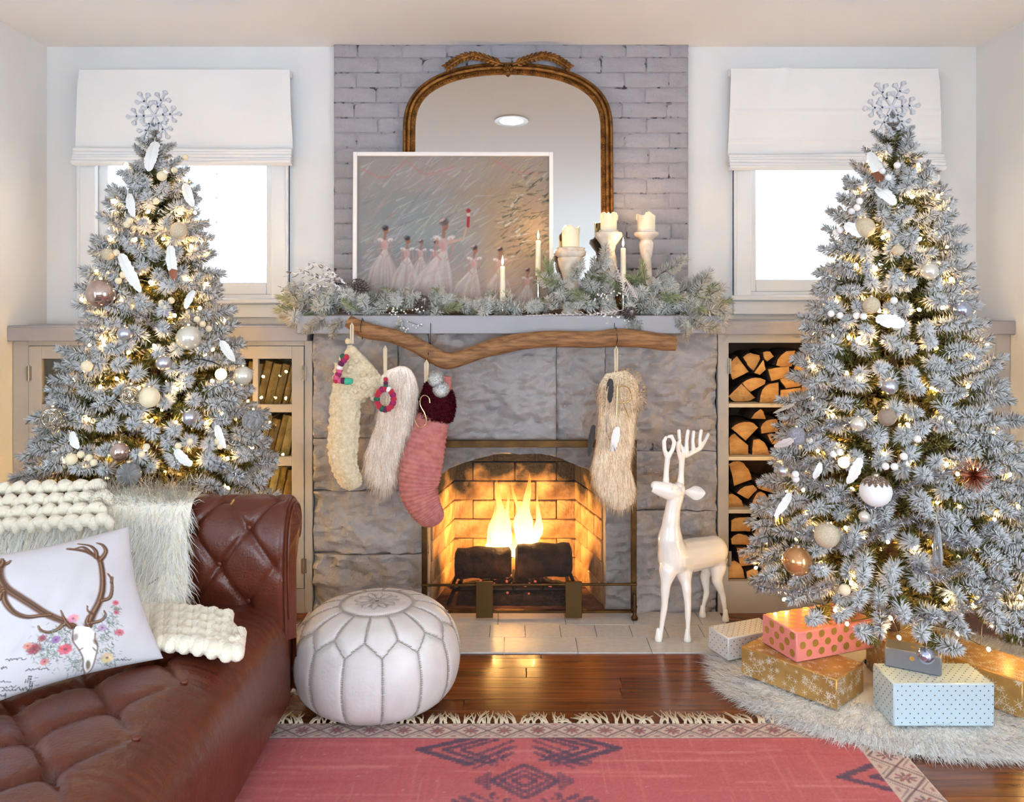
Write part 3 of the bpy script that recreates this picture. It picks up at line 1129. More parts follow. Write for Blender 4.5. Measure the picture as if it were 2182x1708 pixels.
m_end = mat('split_wood_grain', C(208, 158, 92), 0.75, col2=C(172, 116, 58), vs=14, vdet=8, bump=0.3, bs=60, rnd=0.12, vmap=(1, 0.25, 1.6))
m_bark = mat('dark_log_bark', C(74, 50, 32), 0.9, col2=C(38, 26, 18), vs=22, bump=0.8, bs=50)
ordn = ('first', 'second', 'third', 'fourth', 'fifth', 'sixth', 'seventh', 'eighth', 'ninth', 'tenth', 'eleventh', 'twelfth', 'thirteenth')
for s, shelf in enumerate(LOGS):
    order = sorted(range(len(shelf)), key=lambda i: sum(p[0] for p in shelf[i]) / len(shelf[i]))
    for rank, i in enumerate(order):
        Yl = CY + 0.035 + R.uniform(0, 0.025)
        poly = []
        for (u, v) in shelf[i]:
            q = P(1500 + u / 3.05, 680 + v / 3.05, CY + 0.03)
            poly.append((q.x, q.z))
        t = len(poly)
        fine = []
        for a in range(t):
            p, q = poly[a], poly[(a + 1) % t]
            for k in range(3):
                f = k / 3
                j = 0.0022 * mnoise.noise(Vector((p[0] * 50 + k, p[1] * 50, i)))
                fine.append((p[0] + (q[0] - p[0]) * f + j, p[1] + (q[1] - p[1]) * f + j))
        lg = MB().plate(fine, Yl, RYB - 0.02, 0, 1, bev=0.0035)
        tag(build('firewood_log', lg, [m_end, m_bark], smooth=30), 'split log on the %s wood shelf, %s counting from the fireplace side' % (('top', 'second', 'third', 'bottom')[s], ordn[rank]), 'log', 'split firewood logs in the open cupboard')

# ------------------------------------------------------------------ the fire
m_blackiron = mat('black_iron', C(34, 28, 24), 0.6, 0.6)
m_brass = mat('aged_brass', C(96, 68, 34), 0.45, 0.85, col2=C(62, 44, 26), vs=12)
m_charlog = mat('charred_gas_log', C(58, 36, 24), 0.9, col2=C(24, 15, 11), vs=16, bump=1.0, bs=40)


def flame_mat(name, c0, c1, s0, s1, z0, z1):
    """luminous gas: bright at the foot, thinning and reddening towards the tip"""
    m = bpy.data.materials.new(name)
    m.use_nodes = True
    nt = m.node_tree
    nt.nodes.remove(nt.nodes['Principled BSDF'])
    tc = nt.nodes.new('ShaderNodeTexCoord')
    sp = nt.nodes.new('ShaderNodeSeparateXYZ')
    nt.links.new(tc.outputs['Generated'], sp.inputs[0])
    rp = nt.nodes.new('ShaderNodeValToRGB')
    rp.color_ramp.elements[0].position = z0
    rp.color_ramp.elements[0].color = c0
    rp.color_ramp.elements[1].position = z1
    rp.color_ramp.elements[1].color = c1
    nt.links.new(sp.outputs['Z'], rp.inputs[0])
    st = nt.nodes.new('ShaderNodeMapRange')
    st.inputs[3].default_value, st.inputs[4].default_value = s0, s1
    nt.links.new(sp.outputs['Z'], st.inputs[0])
    em = nt.nodes.new('ShaderNodeEmission')
    nt.links.new(rp.outputs[0], em.inputs[0])
    nt.links.new(st.outputs[0], em.inputs[1])
    tr = nt.nodes.new('ShaderNodeBsdfTransparent')
    al = nt.nodes.new('ShaderNodeMapRange')
    al.inputs[1].default_value, al.inputs[2].default_value = 0.45, 1.0
    al.inputs[3].default_value, al.inputs[4].default_value = 0.1, 0.85
    nt.links.new(sp.outputs['Z'], al.inputs[0])
    mx = nt.nodes.new('ShaderNodeMixShader')
    nt.links.new(al.outputs[0], mx.inputs[0])
    nt.links.new(em.outputs[0], mx.inputs[1])
    nt.links.new(tr.outputs[0], mx.inputs[2])
    nt.links.new(mx.outputs[0], nt.nodes['Material Output'].inputs[0])
    return m


def point_light(name, loc, power, col, rad, parent=None):
    l = bpy.data.lights.new(name, 'POINT')
    l.energy = power
    l.color = col
    l.shadow_soft_size = rad
    o = bpy.data.objects.new(name, l)
    COL.objects.link(o)
    if parent is not None:
        o.parent = parent
        o.location = Vector(loc) - WL[parent.name]
    else:
        o.location = loc
    return o


LY = 3.97
fire = thing('fire', P(1095, 1170, LY + 0.06), 'bright orange fire burning between two logs in the hearth', 'fire')
m_fl = flame_mat('fire_flame', (1, 0.72, 0.30, 1), (1, 0.36, 0.05, 1), 9.0, 3.5, 0.15, 0.9)
# tongues: foot px, tip px, foot width, sideways bend
for (fx, fy, tx, ty, w, bd, dy) in ((1068, 1175, 1064, 1022, 21, 5, 0.06), (1055, 1170, 1052, 1062, 12, -5, 0.08), (1080, 1175, 1081, 1032, 10, -4, 0.04), (1120, 1165, 1123, 1008, 21, -6, 0.06),
                                    (1112, 1165, 1098, 1025, 10, 8, 0.08), (1134, 1160, 1154, 1045, 10, 7, 0.05), (1094, 1185, 1095, 1130, 10, 2, 0.03), (1042, 1172, 1046, 1120, 9, 2, 0.07), (1082, 1178, 1090, 1105, 8, 3, 0.09), (1140, 1162, 1146, 1110, 9, -3, 0.08)):
    path, n = [], 14
    for i in range(n):
        t = i / (n - 1)
        px = fx + (tx - fx) * t + bd * math.sin(t * PI * 1.6)
        py = fy + (ty - fy) * t
        hw = w * (0.75 + 0.5 * math.sin(PI * min(1, t * 1.7))) * (1 - t) ** 0.75 + 0.4
        hw *= 1 + 0.12 * math.sin(t * 17 + fx)
        q = P(px, py, LY + dy)
        path.append((q, hw / 441, hw / 441 * 0.7))
    build('flame_tongue', MB().etube(path, 14), m_fl, fire, smooth=180)
point_light('firelight', P(1066, 1135, LY + 0.07), 72, (1.0, 0.53, 0.14), 0.06, fire)
point_light('firelight', P(1124, 1130, LY + 0.07), 72, (1.0, 0.53, 0.14), 0.06, fire)
point_light('firelight', P(1094, 1225, LY - 0.16), 1.6, (1.0, 0.4, 0.1), 0.05, fire)


def gas_log(x0, x1, y0, y1, label, seed):
    c0, c1 = P(x0, (y0 + y1) / 2, LY - 0.02), P(x1, (y0 + y1) / 2 - 2, LY)
    r = (y1 - y0) / 2 / 441
    mb = MB()
    n, seg = 26, 26
    ax = (c1 - c0)
    vs, fs = [], []
    for i in range(n):
        t = i / (n - 1)
        e = min(t, 1 - t)
        k = min(1, 0.72 + e * 9) if e < 0.04 else 1.0
        for s in range(seg):
            g = 2 * PI * s / seg
            d = Vector((0, math.cos(g), math.sin(g)))
            q = r * k * (1 + 0.10 * mnoise.noise(Vector((t * 5, math.cos(g) * 1.5, math.sin(g) * 1.5 + seed))) + 0.09 * abs(mnoise.noise(Vector((t * 4, g * 6 / PI, seed)))))
            vs.append(c0 + ax * t + d * q)
    for i in range(n - 1):
        for s in range(seg):
            fs.append((i * seg + s, i * seg + (s + 1) % seg, (i + 1) * seg + (s + 1) % seg, (i + 1) * seg + s))
    fs += [tuple(range(seg))[::-1], tuple((n - 1) * seg + s for s in range(seg))]
    tag(build('fire_log', mb.add(vs, fs), m_charlog, smooth=50), label, 'log', 'charred logs on the grate')


gas_log(970, 1090, 1169, 1230, 'charred log on the grate under the lower flame, stocking side', 1)
gas_log(1098, 1218, 1160, 1229, 'thicker charred log on the grate toward the deer', 5)

gr = thing('fire_grate', P(1095, 1290, LY), 'black iron fire grate holding two charred logs', 'grate')
g = MB()
za = P(0, 1236, LY).z
for x in (980, 1040, 1095, 1155, 1212):
    a = P(x, 1236, LY - 0.1)
    g2 = MB()
    g2.tube([(a.x, LY - 0.12, za + 0.035), (a.x, LY - 0.11, za), (a.x, LY + 0.14, za)], 0.009, 8)
    build('bar', g2, m_blackiron, gr)
x0, x1 = P(968, 0, LY).x, P(1222, 0, LY).x
build('front_rail', MB().tube([(x0, LY - 0.1, za - 0.008), (x1, LY - 0.1, za - 0.008)], 0.01, 8), m_blackiron, gr)
build('rear_rail', MB().tube([(x0, LY + 0.12, za - 0.008), (x1, LY + 0.12, za - 0.008)], 0.01, 8), m_blackiron, gr)
for x in (x0 + 0.01, x1 - 0.01):
    for y in (LY - 0.11, LY + 0.12):
        build('leg', MB().tube([(x, y, za), (x + (0.03 if x > 0 else -0.03), y - 0.01, 0.006)], 0.009, 8), m_blackiron, gr)
# ember bed
eb = MB()


def ash(u, v):
    x = -0.26 + 0.56 * u
    y = LY - 0.13 + 0.3 * v
    e = math.sin(PI * u) ** 0.5 * math.sin(PI * v) ** 0.5
    return Vector((x, y, 0.006 + 0.075 * e + 0.014 * mnoise.noise(Vector((x * 28, y * 28, 1))) * e))


eb.grid(ash, 60, 34)
em = thing('ember_bed', (0.02, LY, 0.004), 'dark heap of ash and glowing embers below the grate', 'embers')
build('ash_heap', eb, mat('ash', C(52, 34, 26), 0.95, col2=C(20, 13, 10), vs=25, bump=1.0, bs=90), em)
for i in range(46):
    u, v = R.uniform(0.15, 0.85), R.uniform(0.08, 0.9)
    q = ash(u, v)
    build('ember', MB().ball(q, R.uniform(0.005, 0.010), 7, 5, nz=0.5), mat('glowing_ember', C(120, 30, 20), 0.8, emit=(1, 0.22, 0.12, 1), es=0.9) if i % 3 else m_charlog, em)

# fire screen
FSY = 3.69
fsn = thing('fire_screen', (0.02, FSY, 0), 'aged brass framed mesh fire screen before the fireplace opening', 'fire screen')


def sx(px):
    return (px - 1090) / 1750 * FSY


def szz(py):
    return EYE - (py - 645) / 1750 * FSY


fx0, fx1, ft, fbm_ = sx(899), sx(1356), szz(937), 0.03
build('frame', MB().span(fx0, fx1, FSY - 0.012, FSY + 0.012, ft - 0.032, ft, bev=0.002).span(fx0, fx0 + 0.024, FSY - 0.012, FSY + 0.012, fbm_, ft, bev=0.002).span(fx1 - 0.024, fx1, FSY - 0.012, FSY + 0.012, fbm_, ft, bev=0.002).span(fx0, fx1, FSY - 0.012, FSY + 0.012, fbm_, fbm_ + 0.012, bev=0.002), m_brass, fsn)
build('rail', MB().tube([(fx0, FSY - 0.02, szz(1243)), (fx1, FSY - 0.02, szz(1241))], 0.006, 8), m_brass, fsn)
for (a, b) in ((1015, 1051), (1204, 1239)):
    build('handle_plate', MB().span(sx(a), sx(b), FSY - 0.032, FSY - 0.022, 0.016, szz(1234), bev=0.002), mat('dull_brass', C(86, 64, 34), 0.5, 0.8), fsn)
for x in (fx0 + 0.012, fx1 - 0.012):
    build('foot', MB().lathe([(0.002, 0), (0.014, 0.002), (0.016, 0.012), (0.009, 0.022), (0.007, 0.04), (0.013, 0.06), (0.007, 0.075), (0.009, 0.1), (0.004, 0.115)], (x, FSY - 0.028, 0.006), 12), m_brass, fsn)
mw = bpy.data.materials.new('fine_wire_mesh')
mw.use_nodes = True
nt = mw.node_tree
tr = nt.nodes.new('ShaderNodeBsdfTransparent')
mx = nt.nodes.new('ShaderNodeMixShader')
b = nt.nodes['Principled BSDF']
b.inputs['Base Color'].default_value = C(60, 44, 30)
b.inputs['Roughness'].default_value = 0.6
mx.inputs[0].default_value = 0.24
nt.links.new(tr.outputs[0], mx.inputs[1])
nt.links.new(b.outputs[0], mx.inputs[2])
nt.links.new(mx.outputs[0], nt.nodes['Material Output'].inputs[0])
build('wire_mesh', MB().add([(fx0 + 0.012, FSY, fbm_), (fx1 - 0.012, FSY, fbm_), (fx1 - 0.012, FSY, ft - 0.01), (fx0 + 0.012, FSY, ft - 0.01)], [(0, 1, 2, 3)]), mw, fsn)

# ------------------------------------------------------------------ gilt mirror leaning on the chimney
MT = 1.365
m_gilt = mat('aged_gilt', C(150, 100, 44), 0.42, 0.75, col2=C(96, 60, 26), vs=30, bump=0.5, bs=120)
mr = thing('arched_mirror', (-0.017, 3.885, MT), 'tall arched mirror in an ornate gilt frame on the mantel', 'mirror')
HW, ZS, ZT = 0.505, 0.875, 0.325
out = []
for i in range(10):
    out.append((-HW, ZS * i / 10))
for i in range(61):
    a = PI - PI * i / 60
    ca, sa = math.cos(a), math.sin(a)
    e = 2 / 2.7
    out.append((HW * math.copysign(abs(ca) ** e, ca), ZS + ZT * abs(sa) ** e + 0.05 * (0.9 - abs(ca)) * (abs(sa) ** 2) * 0.4))
for i in range(9, -1, -1):
    out.append((HW, ZS * i / 10))
tilt = Matrix.Rotation(math.radians(-3.2), 3, 'X')


def mloc(x, y, z):
    return WL[mr.name] + tilt @ Vector((x, y, z))


nrm = []
for i, p in enumerate(out):
    q, r = out[min(i + 1, len(out) - 1)], out[max(i - 1, 0)]
    t = (q[0] - r[0], q[1] - r[1])
    l = math.hypot(*t)
    nrm.append((t[1] / l, -t[0] / l))
prof = [(0, 0.03), (0.0, 0.012), (0.006, 0.002), (0.014, 0.0), (0.018, 0.006), (0.026, -0.006), (0.036, -0.004), (0.040, 0.006), (0.046, 0.004), (0.052, 0.012), (0.060, 0.016), (0.060, 0.03)]
fm = MB()
vs = [mloc(p[0] + n[0] * d, y, p[1] + n[1] * d) for p, n in zip(out, nrm) for (d, y) in prof]
k = len(prof)
fm.add(vs, [(i * k + j, (i + 1) * k + j, (i + 1) * k + j + 1, i * k + j + 1) for i in range(len(out) - 1) for j in range(k - 1)])
build('frame', fm, m_gilt, mr)
# beaded moulding
bd = MB()
acc = 0
for i in range(len(out) - 1):
    p, q = out[i], out[i + 1]
    l = math.hypot(q[0] - p[0], q[1] - p[1])
    while acc < l:
        t = acc / l
        n = nrm[i]
        c = mloc(p[0] + (q[0] - p[0]) * t + n[0] * 0.048, 0.004, p[1] + (q[1] - p[1]) * t + n[1] * 0.048)
        bd.ball(c, 0.0045, 6, 4)
        acc += 0.013
    acc -= l
build('beading', bd, m_gilt, mr)['kind'] = 'stuff'
gp = [(p[0] + n[0] * 0.05, p[1] + n[1] * 0.05) for p, n in zip(out, nrm)]
gm = MB()
gm.add([mloc(x, 0.016, z) for x, z in gp], [tuple(range(len(gp)))[::-1]])
build('mirror_glass', gm, mat('silvered_glass', C(214, 212, 206), 0.02, 1.0), mr, smooth=0)
build('backboard', MB().add([mloc(p[0] * 0.985, y, p[1] * 0.995) for y in (0.022, 0.034) for p in out], [tuple(range(len(out)))[::-1], tuple(len(out) + i for i in range(len(out)))] + [(i, i + 1, len(out) + i + 1, len(out) + i) for i in range(len(out) - 1)]), m_gilt, mr)


def leaf_mb(mb, base, tip, w, bulge, mi=0):
    """a pointed leaf with a keel between two points facing the room"""
    base, tip = Vector(base), Vector(tip)
    ax = tip - base
    sd = ax.cross(Vector((0, -1, 0))).normalized()
    n = 7
    vs = []
    for i in range(n):
        t = i / (n - 1)
        hw = w * math.sin(PI * t ** 0.8) ** 0.8 if 0 < t < 1 else 0.0005
        c = base + ax * t + Vector((0, -bulge * math.sin(PI * t), 0))
        vs += [c - sd * hw + Vector((0, bulge * 0.6, 0)), c, c + sd * hw + Vector((0, bulge * 0.6, 0)), c + Vector((0, bulge * 1.2, 0))]
    fs = []
    for i in range(n - 1):
        a, b = i * 4, i * 4 + 4
        for j in range(4):
            j2 = (j + 1) % 4
            fs.append((a + j, a + j2, b + j2, b + j))
    mb.add(vs, fs, mi)


ztop = max(p[1] for p in out)
for sd in (-1, 1):
    cr = MB()
    pth = [(0.02, -0.004), (0.07, 0.012), (0.12, 0.03), (0.17, 0.04), (0.22, 0.03), (0.26, 0.008), (0.30, -0.022)]
    sp = smooth_path(pth, 16)
    cr.tube([mloc(sd * p[0], -0.004, ztop - 0.014 + p[1]) for p in sp], [0.007 + 0.004 * math.sin(PI * i / 15) for i in range(16)], 8)
    build('crest_stem', cr, m_gilt, mr)
    for i in range(1, 15):
        p, q = sp[i], sp[min(i + 1, 15)]
        for s2 in (-1, 1):
            d = Vector((q[0] - p[0], 0, q[1] - p[1])).normalized()
            pe = Vector((-d.z, 0, d.x)) * s2
            tp = d * 0.028 + pe * 0.022
            lf = MB()
            b0 = mloc(sd * p[0], -0.006, ztop - 0.014 + p[1])
            leaf_mb(lf, b0, b0 + Vector((sd * tp.x, -0.003, min(tp.z, 0.03))), 0.008, 0.006)
            build('crest_leaf', lf, m_gilt, mr)
    for (bx, bz, br) in ((0.165, 0.05, 0.014), (0.185, 0.046, 0.011), (0.15, 0.042, 0.010)):
        build('crest_flower', MB().ball(mloc(sd * bx, -0.01, ztop - 0.016 + bz * 0.9), br, 10, 7, nz=0.5, nsc=4), m_gilt, mr)
sh = MB()
for i in range(5):
    a = (i - 2) * 0.42
    b0 = mloc(0, -0.006, ztop - 0.055)
    leaf_mb(sh, b0, b0 + Vector((math.sin(a) * 0.035, -0.004, 0.045 * math.cos(a))), 0.010, 0.010)
sh.ball(mloc(0, -0.012, ztop - 0.05), 0.011, 10, 8)
build('crest_shell', sh, m_gilt, mr)
# small gilt foot scrolls at the base
for sd in (-1, 1):
    build('foot_scroll', MB().ball(mloc(sd * (HW + 0.008), -0.006, 0.10), 0.022, 12, 8, sc=(1, 0.6, 1.2), nz=0.3).ball(mloc(sd * (HW + 0.012), -0.006, 0.05), 0.028, 12, 8, sc=(1, 0.6, 1.2), nz=0.3), m_gilt, mr)

# ------------------------------------------------------------------ ballet painting
PY = 3.845
a, b = P(752, 323, PY), P(1179, 672, PY)
W, H = b.x - a.x, a.z - MT
pt = thing('framed_painting', ((a.x + b.x) / 2, PY, MT), 'white-framed painting of dancers in pale dresses on the mantel', 'painting')
lean = Matrix.Rotation(math.radians(-1.2), 3, 'X')


def ploc(x, y, z):
    return WL[pt.name] + lean @ Vector((x - W / 2, y, z))


def pbox(x0, x1, y0, y1, z0, z1, bev=0.0015):
    mb = MB().span(x0, x1, y0, y1, z0, z1, bev=bev)
    mb.v = [tuple(ploc(*v)) for v in mb.v]
    return mb


m_pf = mat('white_picture_frame', C(236, 228, 222), 0.4)
fwid = 0.019
build('frame_side', pbox(0, fwid, -0.012, 0.02, 0, H), m_pf, pt)
build('frame_side', pbox(W - fwid, W, -0.012, 0.02, 0, H), m_pf, pt)
build('frame_rail', pbox(fwid, W - fwid, -0.0115, 0.02, H - fwid, H), m_pf, pt)
build('frame_rail', pbox(fwid, W - fwid, -0.0115, 0.02, 0, fwid), m_pf, pt)
build('backing_board', pbox(0.006, W - 0.006, 0.008, 0.019, 0.006, H - 0.006), m_pf, pt)
cvs = Canvas(420, 340, 330, 268, C(168, 156, 148))
# large soft tone changes
for (x, y, rx, ry, c, al) in ((90, 200, 120, 90, (150, 152, 152), 0.7), (200, 170, 150, 80, (158, 160, 156), 0.7), (110, 90, 150, 60, (128, 130, 136), 0.6), (330, 240, 140, 120, (176, 150, 122), 0.8), (370, 120, 90, 120, (184, 152, 114), 0.8), (200, 310, 220, 40, (176, 160, 148), 0.7), (230, 60, 240, 60, (184, 158, 144), 0.7), (60, 310, 70, 40, (168, 158, 150), 0.6)):
    cvs.blob(x, y, rx, ry, C(*c), al, 0, 0.9)
g = random.Random(3)
for i in range(900):
    x, y = g.uniform(0, 420), g.uniform(40, 340)
    ang = g.gauss(0.62, 0.25)
    l = g.uniform(10, 46)
    base = (196, 194, 188) if g.random() < 0.5 else g.choice(((140, 138, 136), (170, 142, 128), (150, 152, 150), (188, 160, 140)))
    if x > 270:
        base = g.choice(((206, 178, 136), (150, 128, 98), (190, 160, 118), (176, 160, 136)))
    c = [min(255, max(0, v + g.uniform(-14, 14))) for v in base]
    cvs.stroke([(x, y), (x + math.cos(ang) * l, y + math.sin(ang) * l)], [g.uniform(0.6, 3.2), 0.4], C(*c), g.uniform(0.15, 0.5), 0.8)
# pink garland high up
for (p0, p1, p2) in (((10, 312), (60, 292), (108, 330)), ((108, 330), (150, 300), (210, 316)), ((300, 330), (340, 308), (400, 300))):
    cvs.stroke(smooth_path([p0, p1, p2], 12), 3, C(196, 140, 134), 0.6, 0.9)
# fir boughs
for i in range(190):
    x = g.uniform(300, 418)
    y = 330 - (x - 300) * 0.05 - g.uniform(20, 210)
    if y > 250 and x < 330 or (y < 190 and x < 300 + (190 - y) * 0.4):
        continue
    ang = g.gauss(0.35, 0.3)
    l = g.uniform(8, 26)
    c = g.choice(((84, 88, 74), (106, 106, 84), (128, 108, 76), (70, 76, 66), (214, 206, 190), (196, 176, 136)))
    cvs.stroke([(x, y), (x + math.cos(ang) * l, y + math.sin(ang) * l)], [g.uniform(1.2, 3.4), 0.6], C(*c), g.uniform(0.35, 0.75), 0.6)
# dancers: (head x, head y, size, hair, lean)
for (hx, hy, s, kind) in ((62, 178, 1.0, 0), (110, 156, 0.9, 0), (140, 150, 0.72, 2), (172, 150, 0.78, 1), (190, 190, 1.35, 3), (256, 136, 0.95, 1), (312, 132, 0.9, 2), (372, 88, 0.7, 2)):
    fl_ = 2 if kind == 3 else 1
    for k in range(46):
        t = k / 45
        dx = (t - 0.5) * 74 * s - (22 * s if kind in (1, 3) else 6 * s)
        cvs.stroke([(hx + (t - 0.5) * 8 * s, hy - 44 * s), (hx + dx * 0.7, hy - 82 * s), (hx + dx, hy - 128 * s + 10 * s * math.sin(t * PI * 5))], [1.4 * s, 2.6 * s, 1.2 * s], C(*g.choice(((226, 212, 202), (214, 196, 186), (204, 178, 168), (232, 222, 212), (196, 164, 154)))), 0.2, 0.9)
    cvs.blob(hx - 1 * s, hy - 33 * s, 8 * s, 14 * s, C(214, 176, 166), 0.8, 0.1, 0.5)
    cvs.blob(hx - 3 * s, hy - 36 * s, 5 * s, 9 * s, C(206, 140, 136), 0.5, 0.1, 0.6)
    for sd in (-1, 1):
        cvs.blob(hx + sd * 11 * s, hy - 22 * s, 7 * s, 4 * s, C(236, 222, 212), 0.8, 0.3 * sd, 0.6)
        cvs.stroke([(hx + sd * 11 * s, hy - 24 * s), (hx + sd * 15 * s, hy - 46 * s), (hx + sd * 5 * s, hy - 58 * s)], [2.2 * s, 1.8 * s, 1.4 * s], C(190, 150, 132), 0.7)
    cvs.stroke([(hx, hy - 8 * s), (hx - 1 * s, hy - 20 * s)], 3 * s, C(168, 122, 100), 0.9)
    cvs.blob(hx + 1.5 * s, hy - 2 * s, 6 * s, 8.5 * s, C(166, 116, 92), 0.95, 0, 0.3)
    cvs.blob(hx, hy + 4 * s, 8 * s, 6.5 * s, C(70, 52, 46), 0.85, 0.2, 0.6)
    cvs.blob(hx - 3 * s, hy + 7 * s, 6 * s, 2.5 * s, C(220, 178, 172) if kind != 0 else C(120, 116, 116), 0.85, 0.5, 0.5)
for i in range(420):
    x, y = g.uniform(0, 420), g.uniform(0, 330)
    ang = g.gauss(0.75, 0.2)
    l = g.uniform(14, 50)
    c = g.choice(((182, 168, 160), (168, 160, 156), (190, 164, 152), (150, 148, 148))) if x < 270 else g.choice(((190, 160, 120), (170, 142, 108)))
    cvs.stroke([(x, y), (x + math.cos(ang) * l, y + math.sin(ang) * l)], [g.uniform(2, 6), 1.0], C(*c), g.uniform(0.08, 0.24), 0.9)
# raised arm holding a small red figure
cvs.stroke([(200, 150), (232, 158), (240, 186), (242, 200)], [3.5, 2.6, 2.0, 1.8], C(206, 168, 150), 0.9)
cvs.stroke([(242, 186), (243, 206)], 3.6, C(178, 60, 62), 0.95)
cvs.blob(243, 211, 4.6, 4.2, C(226, 190, 176), 0.95)
cvs.blob(243, 220, 5.4, 5, C(172, 48, 56), 0.95)
mean_ = cvs.a.mean(axis=(0, 1))
cvs.a = np.clip((mean_ + (cvs.a - mean_) * 1.25) * 0.64, 0.004, 1)
nx, ny = cvs.nx, cvs.ny
rg = np.random.default_rng(5)
gx, gz = np.meshgrid(np.linspace(fwid - 0.003, W - fwid + 0.003, nx), np.linspace(fwid - 0.003, H - fwid + 0.003, ny))
lum = cvs.a.mean(axis=2)
gy = 0.004 - (lum - lum.mean()) * 0.004 + rg.normal(0, 0.0002, gx.shape)
pv = np.stack([gx - W / 2, gy, gz], axis=-1).reshape(-1, 3) @ np.array(lean).T + np.array(WL[pt.name])
ii = np.arange(nx * ny).reshape(ny, nx)
qf = np.stack([ii[:-1, :-1], ii[:-1, 1:], ii[1:, 1:], ii[1:, :-1]], axis=-1).reshape(-1, 4)
o = put('canvas', new_mesh('canvas', pv - np.array(WL[pt.name]), qf, mat('oil_paint', (1, 1, 1, 1), 0.5, attr='Col'), None, 180, cvs.a.reshape(-1, 3)), pt)

# ------------------------------------------------------------------ candles
m_wax = mat('ivory_wax', C(246, 232, 202), 0.45, sss=0.7)
m_wick = mat('burnt_wick', C(30, 24, 20), 0.9)
m_ww = mat('whitewashed_wood', C(236, 224, 208), 0.55, col2=C(206, 186, 164), vs=22, bump=0.3, bs=60)
m_silver = mat('silver_plate', C(206, 196, 178), 0.2, 1.0)
m_cf = flame_mat('candle_flame', (1, 0.62, 0.22, 1), (1, 0.82, 0.45, 1), 10, 14, 0.0, 0.6)


def flame(parent, q, h, power):
    pr = [(0.0006, 0), (0.0035, h * 0.12), (0.0056, h * 0.3), (0.0052, h * 0.45), (0.0032, h * 0.68), (0.0014, h * 0.87), (0.0003, h)]
    fo = build('flame', MB().lathe(pr, q, 12), m_cf, parent, smooth=180)
    point_light('candlelight', Vector(q) + Vector((0, -0.012, h * 0.6)), power, (1.0, 0.60, 0.24), 0.012, parent)
    return fo


def pillar(px, top, base, wpx, Yc, prof, label, wl, seed, lit):
    """turned wooden holder with a melted pillar candle"""
    k = Yc / 1750
    q = P(px, base, Yc)
    hh = q.z - MT
    h = thing('candle_holder', (q.x, Yc, MT), label, 'candlestick', 'whitewashed turned candlesticks')
    build('turned_stem', MB().lathe([(r * k, hh * z) for (r, z) in prof], (q.x, Yc, MT), 28), m_ww, h, smooth=50)
    c = thing('pillar_candle', (q.x, Yc, q.z + 0.001), wl, 'candle', 'ivory pillar candles')
    r = wpx / 2 * k
    ht = (base - top) * k
    rimf = lambda g: ht * (0.80 + 0.16 * mnoise.noise(Vector((math.cos(g) * 1.6, math.sin(g) * 1.6, seed))) + 0.10 * math.sin(3 * g + seed))
    n, seg = 8, 32
    vs, fs = [], []
    rings = [(r * 0.97, 0), (r, 0.1), (r, 0.5), (r * 1.01, 0.9), (r * 1.03, 0.97), (r * 0.97, 1.0), (r * 0.86, 0.96), (r * 0.8, 0.72), (r * 0.35, 0.62)]
    for (rr, t) in rings:
        for s in range(seg):
            gg = 2 * PI * s / seg
            rim = rimf(gg)
            z = rim * t if t > 0.6 else t * ht * 0.8
            if (rr, t) == rings[-1] or (rr, t) == rings[-2]:
                z = ht * 0.56
            vs.append((q.x + rr * math.cos(gg), Yc + rr * math.sin(gg), q.z + 0.001 + z))
    m = len(rings)
    for i in range(m - 1):
        for s in range(seg):
            fs.append((i * seg + s, i * seg + (s + 1) % seg, (i + 1) * seg + (s + 1) % seg, (i + 1) * seg + s))
    fs += [tuple(range(seg))[::-1], tuple((m - 1) * seg + s for s in range(seg))]
    mb = MB().add(vs, fs)
    # drips
    for d in range(5):
        gg = seed * 2 + d * 1.3
        z1 = rimf(gg)
        mb.tube([(q.x + r * 1.02 * math.cos(gg), Yc + r * 1.02 * math.sin(gg), q.z + z1 * t) for t in (0.98, 0.85, 0.7, 0.62)], [0.004, 0.0045, 0.004, 0.002], 6)
    build('wax', mb, m_wax, c, smooth=60)
    wz = q.z + ht * 0.56
    build('wick', MB().tube([(q.x, Yc, wz), (q.x, Yc, wz + 0.012)], 0.0012, 6), m_wick, c)
    flame(c, (q.x, Yc, wz + 0.008), 0.026, lit)


profA = [(24, 0), (26, 0.05), (18, 0.1), (14, 0.28), (17, 0.42), (17, 0.47), (15, 0.5), (20, 0.62), (26, 0.74), (28, 0.83), (26, 0.85), (32, 0.88), (33, 0.94), (29, 0.96), (31, 0.99), (24, 1.0)]
profB = [(24, 0), (26, 0.05), (18, 0.1), (13, 0.2), (17, 0.3), (17, 0.36), (12, 0.42), (13, 0.45), (17, 0.55), (18, 0.62), (16, 0.68), (13, 0.75), (16, 0.82), (24, 0.88), (30, 0.93), (28, 0.97), (21, 0.98), (20, 1.0)]
profC = [(22, 0), (24, 0.04), (20, 0.1), (16, 0.2), (14, 0.35), (12, 0.5), (10, 0.66), (13, 0.72), (15, 0.82), (15, 0.85), (12, 0.88), (20, 0.91), (26, 0.94), (26, 0.97), (20, 0.98), (20, 1.0)]
pillar(1216, 474, 527, 37, 3.80, profA, 'short white turned candlestick with a wide cup beside the painting', 'melted ivory pillar candle on the short wide candlestick', 1.3, 1.3)
pillar(1297, 448, 490, 35, 3.79, profB, 'tall white bulbous candlestick between the two other white ones', 'melted ivory pillar candle on the middle white candlestick', 3.1, 1.3)
pillar(1377, 449, 490, 38, 3.82, profC, 'slender white candlestick standing before bare brick', 'melted ivory pillar candle in front of bare brick', 5.2, 1.3)


